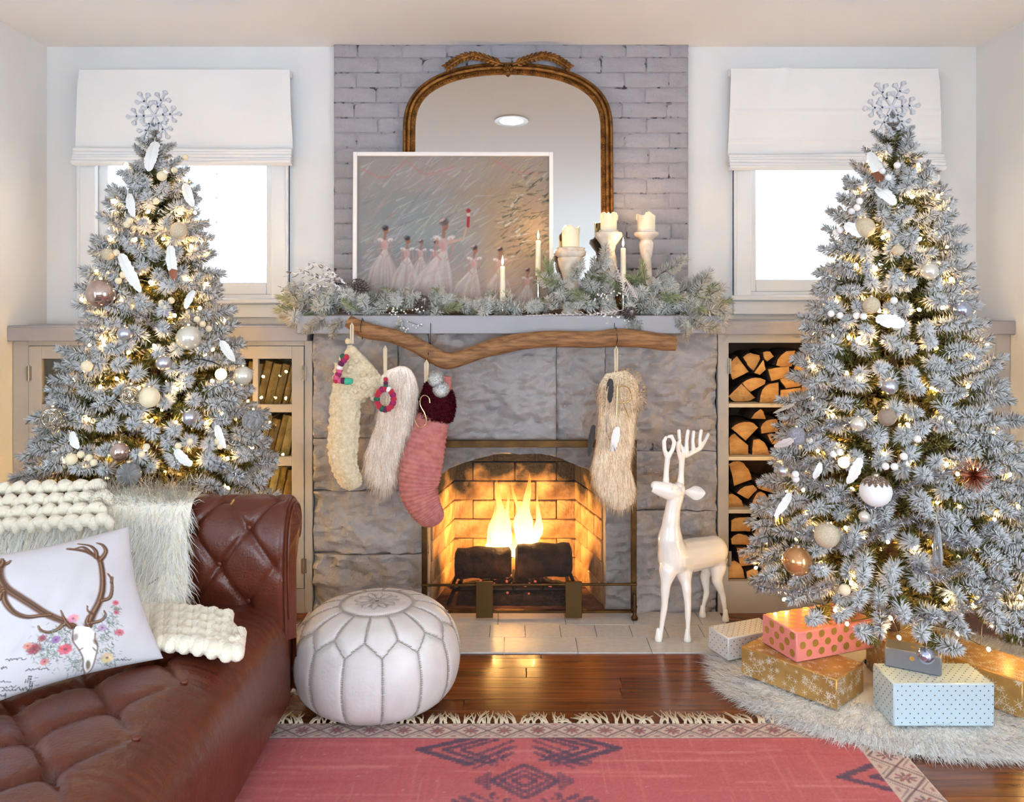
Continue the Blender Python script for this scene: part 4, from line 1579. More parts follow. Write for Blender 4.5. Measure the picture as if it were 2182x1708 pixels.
def taper(px, ftop, wtop, wbot, Yc, label, wl):
    k = Yc / 1750
    q0, q1 = P(px, wbot, Yc), P(px, wtop, Yc)
    h = thing('taper_holder', (q0.x, Yc, MT), label, 'candlestick', 'small silver taper holders')
    hh = q0.z - MT
    build('stem', MB().lathe([(0.022, 0), (0.023, 0.004), (0.012, 0.009), (0.006, 0.016), (0.0055, hh * 0.45), (0.009, hh * 0.55), (0.006, hh * 0.65), (0.0085, hh * 0.85), (0.0115, hh + 0.012), (0.0125, hh + 0.014), (0.0095, hh + 0.012), (0.009, hh)], (q0.x, Yc, MT), 20), m_silver, h)
    c = thing('taper_candle', (q0.x, Yc, q0.z), wl, 'candle', 'lit white taper candles')
    r0 = 6.2 * k
    build('wax', MB().lathe([(r0, 0.001), (r0, 0.01), (r0 * 0.88, (q1.z - q0.z) * 0.9), (r0 * 0.85, q1.z - q0.z - 0.003), (r0 * 0.5, q1.z - q0.z)], (q0.x, Yc, q0.z), 16), m_wax, c, smooth=60)
    build('wick', MB().tube([(q1.x, Yc, q1.z - 0.002), (q1.x, Yc, q1.z + 0.009)], 0.001, 6), m_wick, c)
    flame(c, (q1.x, Yc, q1.z + 0.004), 0.045, 0.75)


taper(1147, 488, 512, 588, 3.775, 'silver taper holder at the painting corner', 'lit white taper candle overlapping the edge of the painting')
taper(1071, 545, 567, 642, 3.70, 'silver taper holder at the front edge of the mantel', 'lit white taper candle at the front edge of the mantel')
taper(1328, 503, 528, 602, 3.73, 'silver taper holder between the two tall white candlesticks', 'lit white taper candle between the two tall white candlesticks')

# ------------------------------------------------------------------ driftwood and stockings
DY = 3.585
dw = MB()
dp = smooth_path([(742, 684, 13), (780, 704, 17), (830, 714, 15), (880, 732, 16), (925, 757, 18), (952, 768, 19), (985, 762, 17), (1030, 746, 17), (1062, 738, 19), (1110, 728, 18), (1180, 722, 18), (1260, 723, 18), (1320, 719, 20), (1370, 723, 18), (1410, 729, 17), (1440, 732, 15)], 90)
pts = [P(a, b, DY + 0.012 * math.sin(a * 0.02)) for a, b, r in dp]
vs, fs, seg = [], [], 22
for i, (p, q) in enumerate(zip(pts, dp)):
    t = (pts[min(i + 1, 89)] - pts[max(i - 1, 0)]).normalized()
    u = Vector((0, -1, 0))
    v = t.cross(u).normalized()
    for s in range(seg):
        g_ = 2 * PI * s / seg
        rr = q[2] / 488 * (1 + 0.10 * mnoise.noise(Vector((i * 0.05, math.cos(g_) * 1.2, math.sin(g_) * 1.2))) + 0.05 * mnoise.noise(Vector((i * 0.04, g_ * 4, 3))))
        vs.append(p + (u * math.cos(g_) + v * math.sin(g_)) * rr)
for i in range(89):
    for s in range(seg):
        fs.append((i * seg + s, i * seg + (s + 1) % seg, (i + 1) * seg + (s + 1) % seg, (i + 1) * seg + s))
fs += [tuple(range(seg))[::-1], tuple(89 * seg + s for s in range(seg))]
dwm = mat('driftwood', C(160, 116, 74), 0.7, col2=C(112, 76, 46), vs=10, vdet=8, vmap=(1.2, 6, 9), bump=0.5, bs=14, bdet=10)
dt = thing('driftwood_branch', P(1090, 760, DY), 'long bent driftwood branch hung under the mantel holding the stockings', 'branch')
build('branch', dw.add(vs, fs), dwm, dt, smooth=60)
kn = P(1052, 733, DY - 0.036)
build('knot', MB().lathe([(0.004, 0), (0.013, 0.002), (0.015, 0.008), (0.009, 0.012), (0.002, 0.006)], (0, 0, 0), 14), mat('dark_knot', C(62, 42, 28), 0.9), dt)
bpy.data.objects['knot'].location = kn - WL[dt.name]
bpy.data.objects['knot'].rotation_euler = (PI / 2, 0, 0)
bpy.data.objects['knot'].scale = (1, 0.7, 1)
m_wire = mat('dark_wire', C(52, 44, 36), 0.5, 0.5)
for px, py in ((915, 752), (1313, 720), (772, 700)):
    q = P(px, py, DY)
    build('hanging_wire', MB().tube([(q.x, 3.645, 1.33), (q.x, DY + 0.045, q.z + 0.03), (q.x, DY + 0.0, q.z + 0.046), (q.x, DY - 0.046, q.z), (q.x, DY, q.z - 0.046), (q.x, DY + 0.046, q.z)], 0.0015, 6), m_wire, dt)

STY = 3.52


def px_path(lst, n, Y=STY):
    return [(P(a, b, Y + (dy if dy else 0)), w / 497, d / 497) for a, b, w, d, dy in [(*q[:4], q[4] if len(q) > 4 else 0) for q in smooth_path(lst, n)]]


def loop(parent, px, y0, y1, m, r=0.004, Y=STY):
    a, b = P(px, y0, Y), P(px, y1, Y)
    w = 0.008
    build('hanging_loop', MB().tube([b + Vector((-0.004, 0, 0)), a + Vector((-w * 0.6, 0, -0.012)), a + Vector((0, 0, 0)), a + Vector((w * 0.6, 0, -0.012)), b + Vector((0.004, 0, 0))], r, 8), m, parent)


m_cream = mat('cream_wool', C(232, 216, 184), 0.95, sheen=0.2, col2=C(212, 192, 154), vs=60, bump=0.9, bs=110)
m_rope = mat('cream_cord', C(218, 200, 168), 0.9)
# 1 cream cable-knit stocking
s1 = thing('knit_stocking', P(740, 1040, STY), 'cream cable-knit stocking with bobble cuff hanging nearest the book cupboard', 'stocking', 'christmas stockings under the mantel')
body = px_path([(760, 780, 44, 16), (752, 822, 40, 18), (738, 850, 32, 18), (735, 900, 31, 19), (732, 945, 31, 19), (733, 980, 28, 18), (742, 1010, 25, 18), (752, 1028, 22, 16), (757, 1040, 12, 9)], 60)


def cable(t, k):
    g_ = k * 2 * PI
    c = 1 + 0.03 * math.sin(t * 160)
    for c0 in (0.55, 0.75, 0.95, 0.62):
        ph = math.sin(t * 60 + c0 * 9)
        d = abs(((k - c0 - 0.018 * ph + 0.5) % 1) - 0.5)
        c += 0.2 * math.exp(-(d / 0.018) ** 2) * (0.7 + 0.3 * math.sin(t * 120 + c0 * 9))
    return c


build('leg', MB().etube(body, 64, bumpf=cable), m_cream, s1, smooth=180)
hl = MB().ball(P(712, 972, STY - 0.01), 0.026, 16, 10, sc=(0.75, 0.9, 1.2))
build('heel', hl, m_cream, s1, smooth=180)
cf = MB()
cu = px_path([(748, 738, 8, 8), (752, 765, 26, 14), (762, 800, 42, 20), (772, 828, 44, 22), (778, 846, 40, 20)], 24)
cf.etube(cu, 28)
build('cuff', cf, m_cream, s1, smooth=180)
rr = random.Random(4)
for i in range(46):
    t = rr.uniform(0.25, 1)
    p, hw, hd = cu[int(t * 23)]
    g_ = rr.uniform(PI, 2 * PI)
    build('bobble', MB().ball(Vector(p) + Vector((math.cos(g_) * hw, math.sin(g_) * hd, rr.uniform(-0.008, 0.008))), rr.uniform(0.010, 0.016), 10, 7, nz=0.25, nsc=5), m_cream, s1, smooth=180)
build('top_knot', MB().ball(P(742, 727, STY), 0.013, 10, 8, nz=0.3).tube([P(745, 735, STY), P(747, 745, STY)], 0.012, 8), m_cream, s1, smooth=180)
loop(s1, 750, 688, 732, m_rope)

m_fur = fur_mat('faux_fur', 0.08, 0.42)


def fur_stocking(label, spine, col, colb, seed, n, ln, wdt=0.0011):
    s = thing('fur_stocking', P(spine[-1][0], spine[-1][1] + 15, STY), label, 'stocking', 'christmas stockings under the mantel')
    pth = px_path(spine, 40)
    sk = MB().etube(pth, 22)
    build('lining', sk, mat('fur_backing_%d' % seed, col, 0.95), s, smooth=180)
    p, nn = mesh_samples(sk, n, seed, keep=lambda p, n_: n_[:, 1] < 0.5)
    if nn[:, 1].mean() > 0:
        nn = -nn
    cc = np.where(np.random.default_rng(seed).random(len(p))[:, None] < 0.75, np.array(col[:3]), np.array(colb[:3]))
    fur('long_fur', p, nn, ln, (0, -0.1, -1), m_fur, s, wdt, 0.3, 0.16, cc, seed=seed)
    return s


s2 = fur_stocking('blush white long-fur stocking with a red felt wreath', [(838, 784, 14, 8), (842, 796, 34, 14), (850, 830, 42, 18), (846, 870, 40, 18), (836, 910, 36, 18), (822, 950, 36, 18), (812, 985, 36, 18), (815, 1010, 32, 16), (822, 1030, 22, 12), (826, 1040, 10, 8)], C(250, 236, 222), C(226, 200, 178), 11, 6000, 0.055, 0.0009)
loop(s2, 821, 737, 800, m_rope)
sp4 = [(1312, 792, 22, 14), (1316, 815, 40, 22), (1318, 845, 44, 24), (1316, 880, 40, 22), (1312, 930, 40, 20), (1306, 975, 40, 20), (1302, 1005, 42, 20), (1312, 1035, 42, 20), (1326, 1062, 34, 18), (1336, 1078, 18, 12)]
s4 = fur_stocking('tan fur stocking with gold wire letter R and feathers near the deer', sp4, C(244, 224, 194), C(206, 172, 134), 12, 6500, 0.038, 0.0009)
loop(s4, 1313, 738, 790, m_rope)
cfb = MB().etube(px_path([(1312, 795, 26, 18), (1320, 815, 46, 28), (1324, 842, 50, 30), (1322, 866, 46, 26)], 16), 24)
p, nn = mesh_samples(cfb, 3500, 5, keep=lambda p, n_: n_[:, 1] < 0.4)
fur('cuff_fur', p, nn, 0.022, (0, 0, -0.4), m_fur, s4, 0.0011, 0.7, 0.5, C(238, 212, 178), curl=0.4, seed=8)

# 3 rib-knit pink stocking
s3 = thing('pink_stocking', P(915, 1118, STY), 'dusty pink ribbed stocking with burgundy fur cuff and white pompoms', 'stocking', 'christmas stockings under the mantel')
m_pink = mat('dusty_pink_knit', C(192, 122, 114), 0.95, col2=C(172, 100, 94), vs=40)
body = px_path([(938, 800, 24, 14), (932, 850, 30, 18), (920, 900, 36, 20), (907, 950, 42, 20), (896, 1000, 46, 20), (892, 1040, 42, 20), (903, 1075, 36, 18), (918, 1098, 30, 16), (926, 1110, 24, 13), (930, 1117, 12, 8)], 300)
build('leg', MB().etube(body, 30, bumpf=lambda t, k: 1 + 0.03 * math.sin(t * 2 * PI * 42)), m_pink, s3, smooth=180)
cfp = MB().etube(px_path([(918, 812, 12, 12), (925, 830, 28, 18), (930, 850, 38, 22), (930, 875, 38, 22), (928, 893, 34, 20)], 16), 24)
m_burg = fur_mat('burgundy_fur', 0.1)
build('cuff_lining', cfp, mat('burgundy_cloth', C(62, 14, 22), 0.95), s3, smooth=180)
p, nn = mesh_samples(cfp, 9000, 6, keep=lambda p, n_: n_[:, 1] < 0.5)
fur('cuff_fur', p, nn, 0.013, (0, 0, -0.3), m_burg, s3, 0.0011, 0.8, 0.3, C(84, 18, 28), seed=9)
for (px, py, r) in ((929, 808, 20), (940, 830, 20)):
    bl = MB().ball(P(px, py, STY - 0.05), r / 497 * 0.72, 14, 10)
    pm_ = build('pompom', bl, mat('white_pompom_core', C(238, 236, 232), 0.95), s3, smooth=180)
    p, nn = mesh_samples(bl, 2600, px)
    WL[pm_.name] = WL[s3.name]
    fur('pompom_fur', p, nn, 0.013, (0, 0, 0), m_fur, pm_, 0.0008, 1.0, 0.35, C(240, 238, 234), seed=px)
loop(s3, 909, 768, 815, m_rope, 0.006)

# initials and charms
fb_cols = {'red': mat('felt_red', C(176, 34, 58), 0.95, sheen=0.3), 'magenta': mat('felt_magenta', C(150, 40, 92), 0.95), 'green': mat('felt_green', C(40, 92, 72), 0.95), 'mint': mat('felt_mint', C(70, 176, 140), 0.95), 'white': mat('felt_white', C(232, 226, 222), 0.95), 'plum': mat('felt_plum', C(92, 34, 70), 0.95), 'rose': mat('felt_rose', C(206, 92, 128), 0.95)}
fl_ = thing('felt_letter', P(735, 812, STY - 0.05), 'letter L made of coloured felt balls on the cream stocking', 'ornament')
for (px, py, cn, r) in ((730, 759, 'green', 6), (738, 761, 'red', 7), (733, 767, 'magenta', 7), (727, 775, 'plum', 7), (724, 783, 'white', 7), (723, 790, 'rose', 7), (721, 797, 'magenta', 7), (717, 804, 'rose', 7), (716, 811, 'red', 6), (724, 811, 'rose', 6), (731, 811, 'plum', 7), (740, 812, 'mint', 8), (746, 812, 'mint', 7)):
    build('felt_ball', MB().ball(P(px, py, STY - 0.055), r / 505, 12, 8, nz=0.1), fb_cols[cn], fl_, smooth=180)
fw = thing('felt_wreath', P(821, 880, STY - 0.06), 'small red felt ball wreath hung on the white fur stocking', 'ornament')
cn = ['red', 'magenta', 'red', 'white', 'red', 'magenta', 'red', 'red', 'green', 'red', 'red', 'green', 'plum', 'red', 'red', 'magenta']
for i in range(16):
    g_ = 2 * PI * i / 16
    build('felt_ball', MB().ball(P(821 + 18 * math.cos(g_), 850 - 22 * math.sin(g_), STY - 0.08), 0.0135, 12, 8, nz=0.1), fb_cols[cn[i]], fw, smooth=180)
for (py, c) in ((808, 'red'), (816, 'plum'), (822, 'green')):
    build('felt_ball', MB().ball(P(822, py, STY - 0.08), 0.010, 12, 8), fb_cols[c], fw, smooth=180)
build('ribbon', MB().tube([P(821, 742, STY - 0.04), P(820, 780, STY - 0.06), P(822, 804, STY - 0.08)], 0.003, 6), m_rope, fw)
m_gold = mat('pale_gold_wire', C(222, 196, 140), 0.22, 1.0)
ls = thing('wire_letter', P(904, 910, STY - 0.06), 'gold wire letter S on the pink stocking', 'ornament')
S_ = smooth_path([(916, 858), (914, 848), (906, 842), (898, 846), (895, 858), (898, 868), (904, 878), (908, 890), (907, 904), (900, 910), (892, 909), (887, 902), (884, 893)], 50)
build('letter_wire', MB().tube([P(a, b, STY - 0.072) for a, b in S_], 0.0024, 8), m_gold, ls)
lr = thing('wire_letter', P(1325, 890, STY - 0.09), 'gold wire letter R on the tan fur stocking', 'ornament')
Yr = STY - 0.10
build('letter_wire', MB().tube([P(1314, 891, Yr), P(1315, 858, Yr), P(1316, 822, Yr)], 0.0026, 8), m_gold, lr)
bw = smooth_path([(1318, 824), (1328, 822), (1339, 826), (1344, 838), (1342, 850), (1334, 857), (1316, 858)], 30)
build('letter_wire', MB().tube([P(a, b, Yr) for a, b in bw], 0.0026, 8), m_gold, lr)
build('letter_wire', MB().tube([P(1329, 860, Yr), P(1341, 890, Yr)], 0.0026, 8), m_gold, lr)


def feather_mb(base, tip, w, nrm, sag=0.0, notch=True, t0=0.0, t1=1.0, n=22):
    """curved barbed vane between two points, slightly folded along its shaft"""
    base, tip = Vector(base), Vector(tip)
    ax = tip - base
    nrm = Vector(nrm).normalized()
    sd = ax.cross(nrm).normalized()
    mb = MB()
    rr = random.Random(int(abs(base.x) * 9999) % 977)
    vs = []
    for i in range(n):
        t = t0 + (t1 - t0) * i / (n - 1)
        c = base + ax * t + nrm * sag * math.sin(PI * t)
        hw = w * (math.sin(PI * min(1, 0.06 + t * 0.94) ** 0.75) ** 0.55) if t < 0.999 else 0.001
        j = rr.uniform(0.82, 1.06) if notch else 1
        d = ax.normalized() * hw * 0.5
        vs += [c - sd * hw * j + d + nrm * -hw * 0.25, c, c + sd * hw * (rr.uniform(0.82, 1.06) if notch else 1) + d + nrm * -hw * 0.25]
    fs = []
    for i in range(n - 1):
        for j in (0, 1):
            a = i * 3 + j
            fs.append((a, a + 1, a + 4, a + 3))
    m = len(vs)
    back = [v - nrm * 0.0012 for v in vs]
    mb.add(vs + back, fs + [tuple(q + m for q in f[::-1]) for f in fs])
    return mb


ch = thing('feather_charm', P(1300, 900, STY - 0.08), 'cords with black and white feathers and an arrow on the tan fur stocking', 'ornament')
for pp in ([(1313, 786), (1302, 805), (1295, 830), (1292, 860), (1290, 900)], [(1313, 786), (1305, 800), (1301, 812)], [(1314, 786), (1317, 820), (1316, 880), (1317, 906)]):
    q = smooth_path(pp, 16)
    build('cord', MB().tube([P(a, b, STY - 0.085) for a, b in q], 0.0016, 6), m_rope, ch)
m_wf = mat('white_feather', C(240, 238, 232), 0.8)
m_bf = mat('black_feather', C(54, 50, 48), 0.7)
build('black_feather', feather_mb(P(1301, 806, STY - 0.09), P(1300, 858, STY - 0.085), 0.016, (0, -1, 0)), m_bf, ch)
build('white_feather', feather_mb(P(1317, 908, STY - 0.09), P(1306, 962, STY - 0.085), 0.018, (0, -1, 0)), m_wf, ch)
build('dark_feather', feather_mb(P(1266, 905, STY - 0.05), P(1255, 972, STY - 0.045), 0.014, (0.3, -1, 0)), m_bf, ch)
build('arrow', MB().tube([P(1293, 884, STY - 0.09), P(1292, 915, STY - 0.09), P(1300, 938, STY - 0.09)], 0.0022, 6).tube([P(1297, 962, STY - 0.093), P(1307, 947, STY - 0.093), P(1310, 960, STY - 0.093)], 0.0022, 6), m_silver, ch)

# ------------------------------------------------------------------ white deer figure
m_deer = mat('glossy_cream_ceramic', C(246, 240, 232), 0.12, coat=0.6)


def skin(name, nodes, edges, m, parent, vox=0.0045, it=5):
    """one continuous surface grown around tapered limbs; nodes: [(point, radius)]"""
    mb = MB()
    for (p, r) in nodes:
        mb.ball(p, r, 14, 10)
    for a, b in edges:
        (p0, r0), (p1, r1) = nodes[a], nodes[b]
        n = max(2, int((p1 - p0).length / 0.012))
        mb.tube([p0.lerp(p1, i / n) for i in range(n + 1)], [r0 + (r1 - r0) * (3 * (i / n) ** 2 - 2 * (i / n) ** 3) for i in range(n + 1)], 14)
    o = build(name, mb, m, parent, smooth=180)
    rm = o.modifiers.new('remesh', 'REMESH')
    rm.mode = 'VOXEL'
    rm.voxel_size = vox
    sm = o.modifiers.new('smooth', 'SMOOTH')
    sm.iterations = it
    sm.factor = 0.6
    nm = bpy.data.meshes.new_from_object(o.evaluated_get(bpy.context.evaluated_depsgraph_get()))
    nm.name = name
    nm.shade_smooth()
    nm.materials.clear()
    nm.materials.append(m)
    o.modifiers.clear()
    o.data = nm
    return o


deer = thing('deer_figure', (0.78, 3.56, 0.0), 'glossy cream standing deer figure with upturned head on the hearth', 'deer figure')
q = 1 / 500


def D(px, py, Y, r):
    return (P(px, py, Y), r * q)


nodes = [D(1472, 1182, 3.56, 36), D(1436, 1188, 3.49, 35), D(1428, 1150, 3.475, 27), D(1430, 1112, 3.47, 19), D(1434, 1082, 3.47, 16.5), D(1440, 1058, 3.47, 17),
         D(1446, 1042, 3.475, 15), D(1424, 1041, 3.46, 15), D(1404, 1036, 3.45, 11.5), D(1396, 1034, 3.445, 10),
         D(1520, 1172, 3.63, 33), D(1534, 1190, 3.65, 18),
         # front legs
         D(1424, 1212, 3.46, 20), D(1418, 1250, 3.44, 10.5), D(1416, 1290, 3.44, 7.5), D(1409, 1340, 3.44, 5.5), D(1404, 1362, 3.437, 7.5),
         D(1456, 1212, 3.50, 20), D(1463, 1250, 3.47, 10.5), D(1466, 1290, 3.455, 7.5), D(1466, 1340, 3.44, 5.5), D(1465, 1364, 3.433, 7.5),
         # hind legs
         D(1512, 1202, 3.68, 18), D(1502, 1228, 3.69, 11), D(1506, 1262, 3.70, 7), D(1499, 1290, 3.70, 5.2), D(1497, 1303, 3.70, 6.8),
         D(1530, 1206, 3.63, 19), D(1528, 1236, 3.63, 12), D(1540, 1268, 3.65, 7), D(1545, 1300, 3.655, 5.2), D(1546, 1318, 3.65, 6.8)]
edges = [(0, 1), (1, 2), (2, 3), (3, 4), (4, 5), (5, 6), (5, 7), (7, 8), (8, 9), (0, 10), (10, 11), (1, 12), (12, 13), (13, 14), (14, 15), (15, 16), (1, 17), (17, 18), (18, 19), (19, 20), (20, 21),
         (10, 22), (22, 23), (23, 24), (24, 25), (25, 26), (10, 27), (27, 28), (28, 29), (29, 30), (30, 31)]
skin('deer_body', nodes, edges, m_deer, deer, 0.004, 14)
AY = 3.47
an1 = [D(1419, 1030, AY - 0.01, 7), D(1420, 1000, AY - 0.01, 5.5), D(1423, 975, AY - 0.01, 6), D(1416, 958, AY - 0.012, 4.5), D(1415, 940, AY - 0.012, 4.5), D(1419, 932, AY - 0.012, 3.5), D(1433, 958, AY - 0.005, 4.5), D(1437, 942, AY - 0.005, 4.5), D(1431, 929, AY - 0.005, 4), D(1425, 930, AY - 0.005, 3.5)]
skin('antler', an1, [(0, 1), (1, 2), (2, 3), (3, 4), (4, 5), (2, 6), (6, 7), (7, 8), (8, 9)], m_deer, deer, 0.0025, 3)
an2 = [D(1450, 1032, AY + 0.02, 8), D(1452, 1005, AY + 0.02, 6), D(1453, 980, AY + 0.02, 6.5), D(1446, 962, AY + 0.015, 4.5), D(1444, 945, AY + 0.01, 4.5), D(1449, 938, AY + 0.01, 3.6), D(1463, 970, AY + 0.03, 5.5), D(1478, 962, AY + 0.04, 5.5), D(1492, 955, AY + 0.05, 5),
       D(1463, 940, AY + 0.03, 4.2), D(1466, 918, AY + 0.03, 4.5), D(1476, 940, AY + 0.045, 4), D(1478, 920, AY + 0.05, 4), D(1491, 935, AY + 0.055, 4), D(1494, 918, AY + 0.058, 4.2), D(1502, 940, AY + 0.06, 4), D(1509, 925, AY + 0.07, 3.6), D(1448, 945, AY + 0.035, 4.2), D(1447, 918, AY + 0.04, 4.4), D(1456, 960, AY + 0.03, 5)]
skin('antler', an2, [(0, 1), (1, 2), (2, 3), (3, 4), (4, 5), (2, 19), (19, 6), (6, 7), (7, 8), (6, 9), (9, 10), (7, 11), (11, 12), (8, 13), (13, 14), (8, 15), (15, 16), (19, 17), (17, 18)], m_deer, deer, 0.0025, 3)
# ears: cupped leaf
for (bx, by, tx, ty, Y0, Y1, w) in ((1452, 1046, 1503, 1050, 3.47, 3.46, 0.026),):
    b0, t0 = P(bx, by, Y0), P(tx, ty, Y1)
    ax = t0 - b0
    up = Vector((0, 0, 1))
    ea = MB()

    def ef(u, v):
        t = v
        hw = w * (math.sin(PI * max(0.04, t) ** 1.25) ** 0.8) * (0.35 + 0.65 * min(1, t * 2.2)) + 0.0035
        a = (u - 0.5) * 2
        return b0 + ax * t + up * a * hw + Vector((0, -0.016 * (1 - 2 * (1 - a * a)) * math.sin(PI * t), 0))
    ea.grid(ef, 13, 18)
    bk = MB().grid(lambda u, v: ef(1 - u, v) + Vector((0, 0.005, 0)), 13, 18)
    ea.add(bk.v, bk.f)
    build('ear', ea, m_deer, deer, smooth=180)
nm = MB().ball(P(1390, 1035, 3.44), 0.016, 12, 8, sc=(0.5, 0.8, 1.1))
# jaw plane under the muzzle
build('muzzle', MB().etube([(P(1390, 1037, 3.44), 0.020, 0.015), (P(1396, 1038, 3.445), 0.026, 0.021), (P(1412, 1043, 3.455), 0.032, 0.028), (P(1430, 1048, 3.465), 0.038, 0.034), (P(1446, 1050, 3.47), 0.036, 0.034), (P(1456, 1052, 3.475), 0.022, 0.022)], 18), m_deer, deer, smooth=60)
for (hx, hy, hY) in ((1403, 1362, 3.437), (1465, 1364, 3.433), (1497, 1303, 3.70), (1546, 1318, 3.65)):
    c = P(hx, hy, hY)
    build('hoof', MB().lathe([(0.012, 0.0), (0.0165, 0.002), (0.0155, 0.014), (0.0115, 0.032), (0.009, 0.05), (0.004, 0.055)], (c.x, hY, 0.006), 16), m_deer, deer, smooth=180)

# ------------------------------------------------------------------ leather pouf
PX, PYY, PR, PH = -0.484, 2.955, 0.292, 0.335
pf = thing('leather_pouf', (PX, PYY, 0.006), 'round white stitched leather pouf on the rug edge', 'pouf')
m_pl = mat('white_pouf_leather', C(222, 216, 212), 0.42, col2=C(208, 200, 196), vs=7, bump=0.15, bs=60)
m_st = mat('grey_stitching', C(168, 156, 146), 0.9)
NP = 14


def pouf_prof(s):
    """s 0 (top centre) .. 1 (bottom rim): radius, height"""
    pts = [(0.0, 1.0), (0.06, 1.0), (0.115, 0.99), (0.17, 0.955), (0.22, 0.89), (0.262, 0.77), (0.284, 0.62), (0.292, 0.45), (0.284, 0.27), (0.262, 0.13), (0.225, 0.035), (0.19, 0.0)]
    t = s * (len(pts) - 1)
    k = min(int(t), len(pts) - 2)
    p = smooth_cache[0][min(int(s * 200), 200)]
    return p[0], p[1] * PH


smooth_cache = [smooth_path([(0.0, 1.0), (0.06, 1.0), (0.115, 0.99), (0.17, 0.955), (0.22, 0.89), (0.262, 0.77), (0.284, 0.62), (0.292, 0.45), (0.284, 0.27), (0.262, 0.13), (0.225, 0.035), (0.19, 0.0)], 201)]


def pouf_pt(ang, s, off=0.0):
    r, z = pouf_prof(min(max(s, 0), 1))
    puff = 0.0
    return Vector((PX + (r + off) * math.cos(ang), PYY + (r + off) * math.sin(ang), 0.007 + z + off * (0.8 if s < 0.45 else 0.1)))


SD, SZ0, SZ1 = 0.20, 0.40, 0.475   # disc rim, zigzag upper and lower


def seam_d(ang, s):
    """distance-like depth of the nearest seam, for the groove"""
    u = (ang / (2 * PI) * NP) % 1.0
    if s < SD:
        return max(SD - s, 0.0) if s > 0.02 else 0.2
    zz = SZ1 - (SZ1 - SZ0) * (1 - abs(2 * u - 1))   # lower points at u = 0, upper at u = .5
    d = abs(s - zz) * 0.8
    d = min(d, abs(s - SD))
    if s < zz:
        d = min(d, abs(u - 0.5) * 0.35)
    else:
        d = min(d, min(u, 1 - u) * 0.35)
    return d


pb = MB()
NU, NV = NP * 16, 110
pb.grid(lambda u, v: pouf_pt(2 * PI * u, v, 0.0075 * (1 - math.exp(-(seam_d(2 * PI * u, v) / 0.02) ** 1.2)) + 0.002 * mnoise.noise(Vector((math.cos(u * 6.283) * 3, math.sin(u * 6.283) * 3, v * 9)))), NU, NV, closed_u=True)
build('leather_cover', pb, m_pl, pf, smooth=180)


def seam_line(pts, off=0.004):
    mb = MB()
    mb.tube([pouf_pt(a, s, off) for a, s in pts], 0.0013, 6)
    # cross stitches
    n = len(pts)
    for i in range(n - 1):
        for f in (0.25, 0.75):
            a = pts[i][0] + (pts[i + 1][0] - pts[i][0]) * f
            s = pts[i][1] + (pts[i + 1][1] - pts[i][1]) * f
            dv = abs(pts[i + 1][1] - pts[i][1]) > abs(pts[i + 1][0] - pts[i][0]) * 0.3
            da, ds = (0.016, 0) if dv else (0, 0.009)
            mb.tube([pouf_pt(a - da, s - ds, off + 0.002), pouf_pt(a, s, off + 0.004), pouf_pt(a + da, s + ds, off + 0.002)], 0.0011, 4)
    return mb


A0 = -PI / 2
for k in range(NP):
    a0 = 2 * PI * k / NP
    am = 2 * PI * (k + 0.5) / NP
    if math.sin(a0) < 0.75:
        build('seam', seam_line([(a0, SZ1 + (0.97 - SZ1) * i / 22) for i in range(23)]), m_st, pf)
    build('seam', seam_line([(am, SD + (SZ0 - SD) * i / 9) for i in range(10)]), m_st, pf)
    for e in (-1, 1):
        build('seam', seam_line([(a0 + (am - a0) * e * i / 5, SZ1 + (SZ0 - SZ1) * i / 5) for i in range(6)]), m_st, pf)
build('disc_seam', seam_line([(2 * PI * i / 60, SD) for i in range(61)]), m_st, pf)
for k in range(12):
    a = 2 * PI * k / 12
    ptl = []
    for i in range(21):
        t = 2 * PI * i / 20
        rr = 0.052 + 0.028 * math.cos(t)
        ptl.append(Vector((PX + rr * math.cos(a) + 0.011 * math.sin(t) * -math.sin(a), PYY + rr * math.sin(a) + 0.011 * math.sin(t) * math.cos(a), pouf_pt(0, 0.0).z + 0.0085)))
    build('embroidered_petal', MB().tube(ptl, 0.0013, 5, closed=True), m_st, pf)
    ptl = [Vector((PX + r * math.cos(a + 0.26), PYY + r * math.sin(a + 0.26), pouf_pt(0, 0).z + 0.0085)) for r in (0.01, 0.03, 0.05, 0.068)]
    build('embroidered_ray', MB().tube(ptl, 0.0013, 5), m_st, pf)

# ------------------------------------------------------------------ rug
RX0, RX1, RY0, RY1 = -1.30, 1.24, 0.9, 2.765
rug = thing('woven_rug', ((RX0 + RX1) / 2, RY1 - 0.5, 0.0), 'faded pink-red flat woven rug with cream patterned border and fringe', 'rug')
cw_, chh = RX1 - RX0, RY1 - 1.55
cv = Canvas(cw_, chh, 520, 260, C(190, 100, 102))
g = random.Random(11)
for i in range(900):
    x, y = g.uniform(0, cw_), g.uniform(0, chh)
    l = g.uniform(0.05, 0.4)
    c = g.choice(((216, 128, 126), (184, 82, 88), (208, 116, 116), (192, 92, 96), (222, 144, 138)))
    if g.random() < 0.6:
        cv.stroke([(x, y), (x + l, y + g.gauss(0, 0.004))], g.uniform(0.003, 0.012), C(*c), g.uniform(0.12, 0.4), 0.9)
    else:
        cv.stroke([(x, y), (x + g.gauss(0, 0.004), y + l)], g.uniform(0.002, 0.006), C(*c), g.uniform(0.1, 0.32), 0.9)
sp_ = np.random.default_rng(4)
for i in range(160):
    cv.blob(g.uniform(0, cw_), g.uniform(0, chh), 0.004, 0.004, C(222, 160, 152), 0.5)
nav = C(86, 72, 92)


def wx(px, py):
    Y = 1750 * EYE / (py - 645)
    return ((px - 1090) / 1750 * Y - RX0, Y - 1.55)


